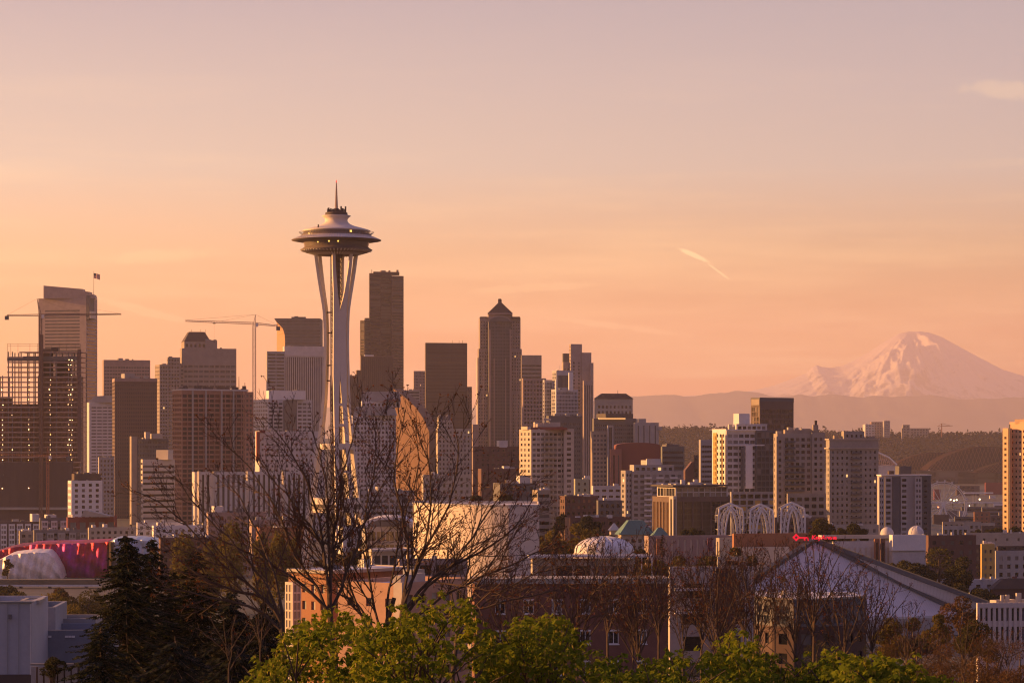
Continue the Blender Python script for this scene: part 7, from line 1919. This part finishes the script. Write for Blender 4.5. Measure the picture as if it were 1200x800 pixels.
# ---------------------------------------------------------- trees of the middle distance
for px, D, yt, w_, h_, lab in ((215, 1000, 634, 30, 60, "golden poplar just right of the dark conifers"), (246, 985, 640, 26, 74, "short golden poplar between two taller ones"), (270, 1010, 622, 34, 66, "tall golden poplar behind the leftward sweeping limbs"), (308, 960, 634, 24, 64, "slim golden poplar left of the orange house"), (326, 975, 628, 26, 70, "golden poplar directly left of the orange house"), (343, 1000, 636, 20, 60, "narrow golden poplar beside the needle's left foot")):
    bush("poplar_tree", lab, px, D, yt, w_, h_, M_poplar, "poplars before the low blocks", int(px), 9, 5200, None, "tree", True, 'tall')
mids = [ # px, D, ytop, width, height, material, label
    (20, 900, 690, 70, 40, M_olive, "olive tree mass under the left end of the guideway"), (62, 860, 692, 60, 40, M_gold, "golden green tree below the silver museum shell"), (105, 840, 688, 62, 46, M_olive, "olive tree behind the tall conifer's left branches"), (45, 780, 704, 60, 36, M_olive, "low olive tree above the grey house"), (85, 740, 706, 70, 40, M_gold, "low golden tree beside the grey house"), (10, 1050, 684, 36, 24, M_dgreen, "dark small tree under the guideway"),
    (648, 900, 620, 36, 34, M_gold, "golden tree right of the theatre wall"), (676, 930, 612, 42, 40, M_gold, "tallest golden tree left of the teal roof"), (700, 980, 618, 40, 34, M_olive, "olive tree behind the white dome's top"), (735, 760, 634, 34, 30, M_olive, "olive tree behind the white dome's right edge"), (750, 700, 642, 36, 34, M_dgreen, "dark tree before the long ribbed hall"), (795, 620, 650, 60, 34, M_gold, "wide golden tree before the ribbed hall wall"), (835, 600, 650, 50, 36, M_olive, "olive tree before the pale hall entry"), (770, 560, 655, 40, 30, M_gold, "golden shrub behind the canopy posts"), (862, 560, 640, 40, 40, M_olive, "olive tree left of the arena roof"),
    (1100, 985, 638, 64, 60, M_olive, "largest round dark tree right of the arena roof"), (1128, 975, 650, 46, 46, M_dgreen, "smaller round dark tree beside the largest one"), (1060, 985, 655, 44, 26, M_olive, "low olive tree before the white block"), (1082, 990, 664, 34, 28, M_olive, "low tree left of the largest round one"), (1030, 1010, 668, 30, 20, M_olive, "small olive tree behind the arena's right ridge"), (1128, 960, 684, 60, 24, M_olive, "flat topped tree row behind the arena's far eave"), (1152, 965, 688, 44, 22, M_dgreen, "dark shrub before the small dark house"), (1102, 1010, 684, 36, 20, M_olive, "olive shrub before the flat white row"),
    (1168, 1240, 618, 40, 18, M_dgreen, "dark shrub row at the sunlit tower's foot"), (1190, 1180, 616, 36, 16, M_dgreen, "dark clipped shrubs above the cream terrace"), (1146, 1300, 620, 24, 14, M_dgreen, "dark low tree above the cream terrace's left end"), (1184, 1000, 676, 24, 16, M_dgreen, "dark small tree in front of the grey edge block"),
    (1128, 560, 696, 50, 60, M_brownf, "russet tree standing before the arena's right corner"), (1100, 520, 718, 40, 40, M_gold, "golden tree below the arena's right eave"), (1070, 500, 722, 44, 40, M_olive, "olive tree below the arena's right eave"), (1044, 470, 722, 40, 44, M_gold, "budding tree before the arena's lower wall"), (1140, 480, 724, 46, 40, M_olive, "olive tree left of the slatted building"),
    (660, 1240, 602, 26, 16, M_dgreen, "dark tree before the charcoal block"), (690, 1150, 604, 40, 18, M_dgreen, "dark tree row left of the teal pavilion"), (812, 1120, 618, 26, 14, M_dgreen, "dark tree before the dark office block"), (960, 1100, 606, 44, 22, M_olive, "tree right of the last lattice arch"), (1000, 1080, 612, 40, 20, M_dgreen, "tree at the foot of the cornice topped tower"), (985, 1060, 618, 24, 14, M_olive, "small tree behind the ribbed hall"),
    (560, 1000, 580, 30, 16, M_dgreen, "dark tree above the theatre roof"), (590, 1100, 578, 36, 18, M_dgreen, "dark tree behind the theatre's right end"), (420, 960, 640, 50, 30, M_olive, "olive tree before the needle's right foot"), (395, 940, 648, 44, 26, M_dgreen, "dark tree at the needle's right foot"),
]
for k, (px, D, yt, w_, h_, m, lab) in enumerate(mids): bush("leafy_tree", lab, px, D, yt, w_ * (1.35 if D < 1060 else 1), h_ * 1.1, m, "leafy trees between the buildings", 300 + k, 9, 5200)
rs = random.Random(15)
for k in range(84):
    if k < 20: px = rs.uniform(-10, 130); D = rs.uniform(620, 1000)
    elif k < 60: px = rs.uniform(-10, 470); D = rs.uniform(640, 1040)
    else: px = rs.uniform(640, 870); D = rs.uniform(560, 900)
    s = D / F; X = (px - 600) * s; h = rs.uniform(7, 13); yt = 515 + (100 - G(X, D) - h) / s
    bush("park_tree", "bushy tree in the loose park planting behind the front trees", px, D, yt, rs.uniform(8, 15) / s, h * .85 / s, rs.choice((M_olive, M_gold, M_dgreen, M_olive, M_brownf)), "park trees behind the front trees", 1600 + k, 8, 2600)
# street trees along the low blocks, too small to tell apart
rs = random.Random(5)
for k in range(70):
    px = rs.choice((rs.uniform(-10, 420), rs.uniform(560, 860), rs.uniform(860, 1100))); D = rs.uniform(1180, 1400) if px < 860 else rs.uniform(1020, 1180)
    s = D / F; X = (px - 600) * s; h = rs.uniform(8, 14); yt = 515 + (100 - G(X, D) - h) / s
    bush("street_tree", "small hazy street tree at the foot of the low blocks", px, D, yt, rs.uniform(7, 12) / s, h * .8 / s, rs.choice((M_olive, M_dgreen, M_brownf, M_olive)), "street trees among the low blocks", 600 + k, 6, 500)
# brown thickets at the lower right
for k, (px, D, yt, w_, h_, m, lab) in enumerate([(1050, 330, 742, 70, 70, M_brownf, "russet budding thicket right of the round leafless tree"), (1105, 300, 738, 90, 80, M_brownf, "russet budding thicket in the middle of the lower right corner"), (1160, 310, 734, 90, 80, M_brownf, "russet budding thicket under the slatted building"), (1085, 230, 766, 90, 70, M_brownf, "brown thicket above the last maple"), (1150, 200, 764, 100, 80, M_brownf, "nearest brown thicket at the lower right corner"), (1195, 240, 748, 80, 90, M_brownf, "brown thicket touching the right edge"),
        (1020, 300, 752, 50, 60, M_dgreen, "dark shrub left of the russet thickets"), (960, 320, 748, 60, 50, M_dgreen, "dark shrub under the curved brick base"), (880, 300, 752, 60, 50, M_dgreen, "dark shrub below the stucco building"), (800, 290, 758, 70, 50, M_dgreen, "dark shrub below the stucco building's left corner"), (700, 280, 762, 80, 50, M_dgreen, "dark shrub below the brick building"), (62, 205, 768, 34, 22, M_dgreen, "small dark shrub growing above the balustrade")]):
    bush("thicket" if m is M_brownf else "shrub", lab, px, D, yt, w_, h_, m, "thickets and shrubs on the slope", 800 + k, 20 if m is M_brownf else 10, 13000 if m is M_brownf else 3400, .14 if m is M_brownf else .16, "shrub")
for lab, D, cx, yfork, ytop, w_, sd in (("bare brown sapling over the russet thicket's left part", 210, 1080, 790, 730, 40, 201), ("bare brown sapling over the russet thicket's middle", 195, 1130, 795, 728, 44, 202), ("bare brown sapling over the russet thicket's right part", 205, 1180, 790, 732, 42, 203)):
    rd = random.Random(sd); bare_tree(lab, D, [(cx, 880), (cx, yfork)], fan(cx, yfork + 6, ytop, w_, 8, rd), sd, .10, .9, .9, 3, 1.0)

# the wooded ridge far behind: one mass nobody could count
def wood():
    rg = np.random.default_rng(99); n = 9000
    y = rg.uniform(6150, 7350, n); px = rg.uniform(560, 1290, n); x = (px - 600) / F * y; z = np.array([G(a, b) for a, b in zip(x, y)])
    k = rg.random(n) < .0 
    h = rg.uniform(9, 24, n) * (1 + .5 * (rg.random(n) < .08)); w_ = rg.uniform(4, 9, n)
    Q = []
    m = 14
    c = np.repeat(np.stack([x, y, z], 1), m, 0); hh = np.repeat(h, m); ww = np.repeat(w_, m); v = rg.random(n * m) ** .8; a = rg.uniform(0, 6.28, n * m); rr = ww * np.sqrt(np.clip(1 - v ** 1.6, 0, 1)) * rg.uniform(.3, 1, n * m) + .4
    c = c + np.stack([np.cos(a) * rr, np.sin(a) * rr, hh * (.12 + .86 * v)], 1)
    o = obj("woodland", mesh_np("woodland", leaf_quads(c, np.repeat(w_, m) * .85, asp=.8), 4, [leaf_mat("far_dark_wood", (.024, .020, .017), (.034, .028, .022), .1, .02), leaf_mat("far_olive_wood", (.036, .031, .022), (.026, .022, .018), .1, .02)], np.repeat(rg.choice([0, 0, 1], n), m)))
    tag(o, kind="stuff")
wood()
# rough grass and litter on the near slope
def ground_cover():
    rg = np.random.default_rng(5); n = 60000; y = rg.uniform(130, 820, n); px = rg.uniform(-40, 1240, n); x = (px - 600) / F * y; z = np.array([G(a, b) for a, b in zip(x, y)]) + .3
    tag(obj("ground_cover", mesh_np("ground_cover", leaf_quads(np.stack([x, y, z], 1), .5 + y / 900., asp=.6), 4, [M_dgreen, M_olive], rg.choice([0, 0, 1], n))), kind="stuff")
ground_cover()
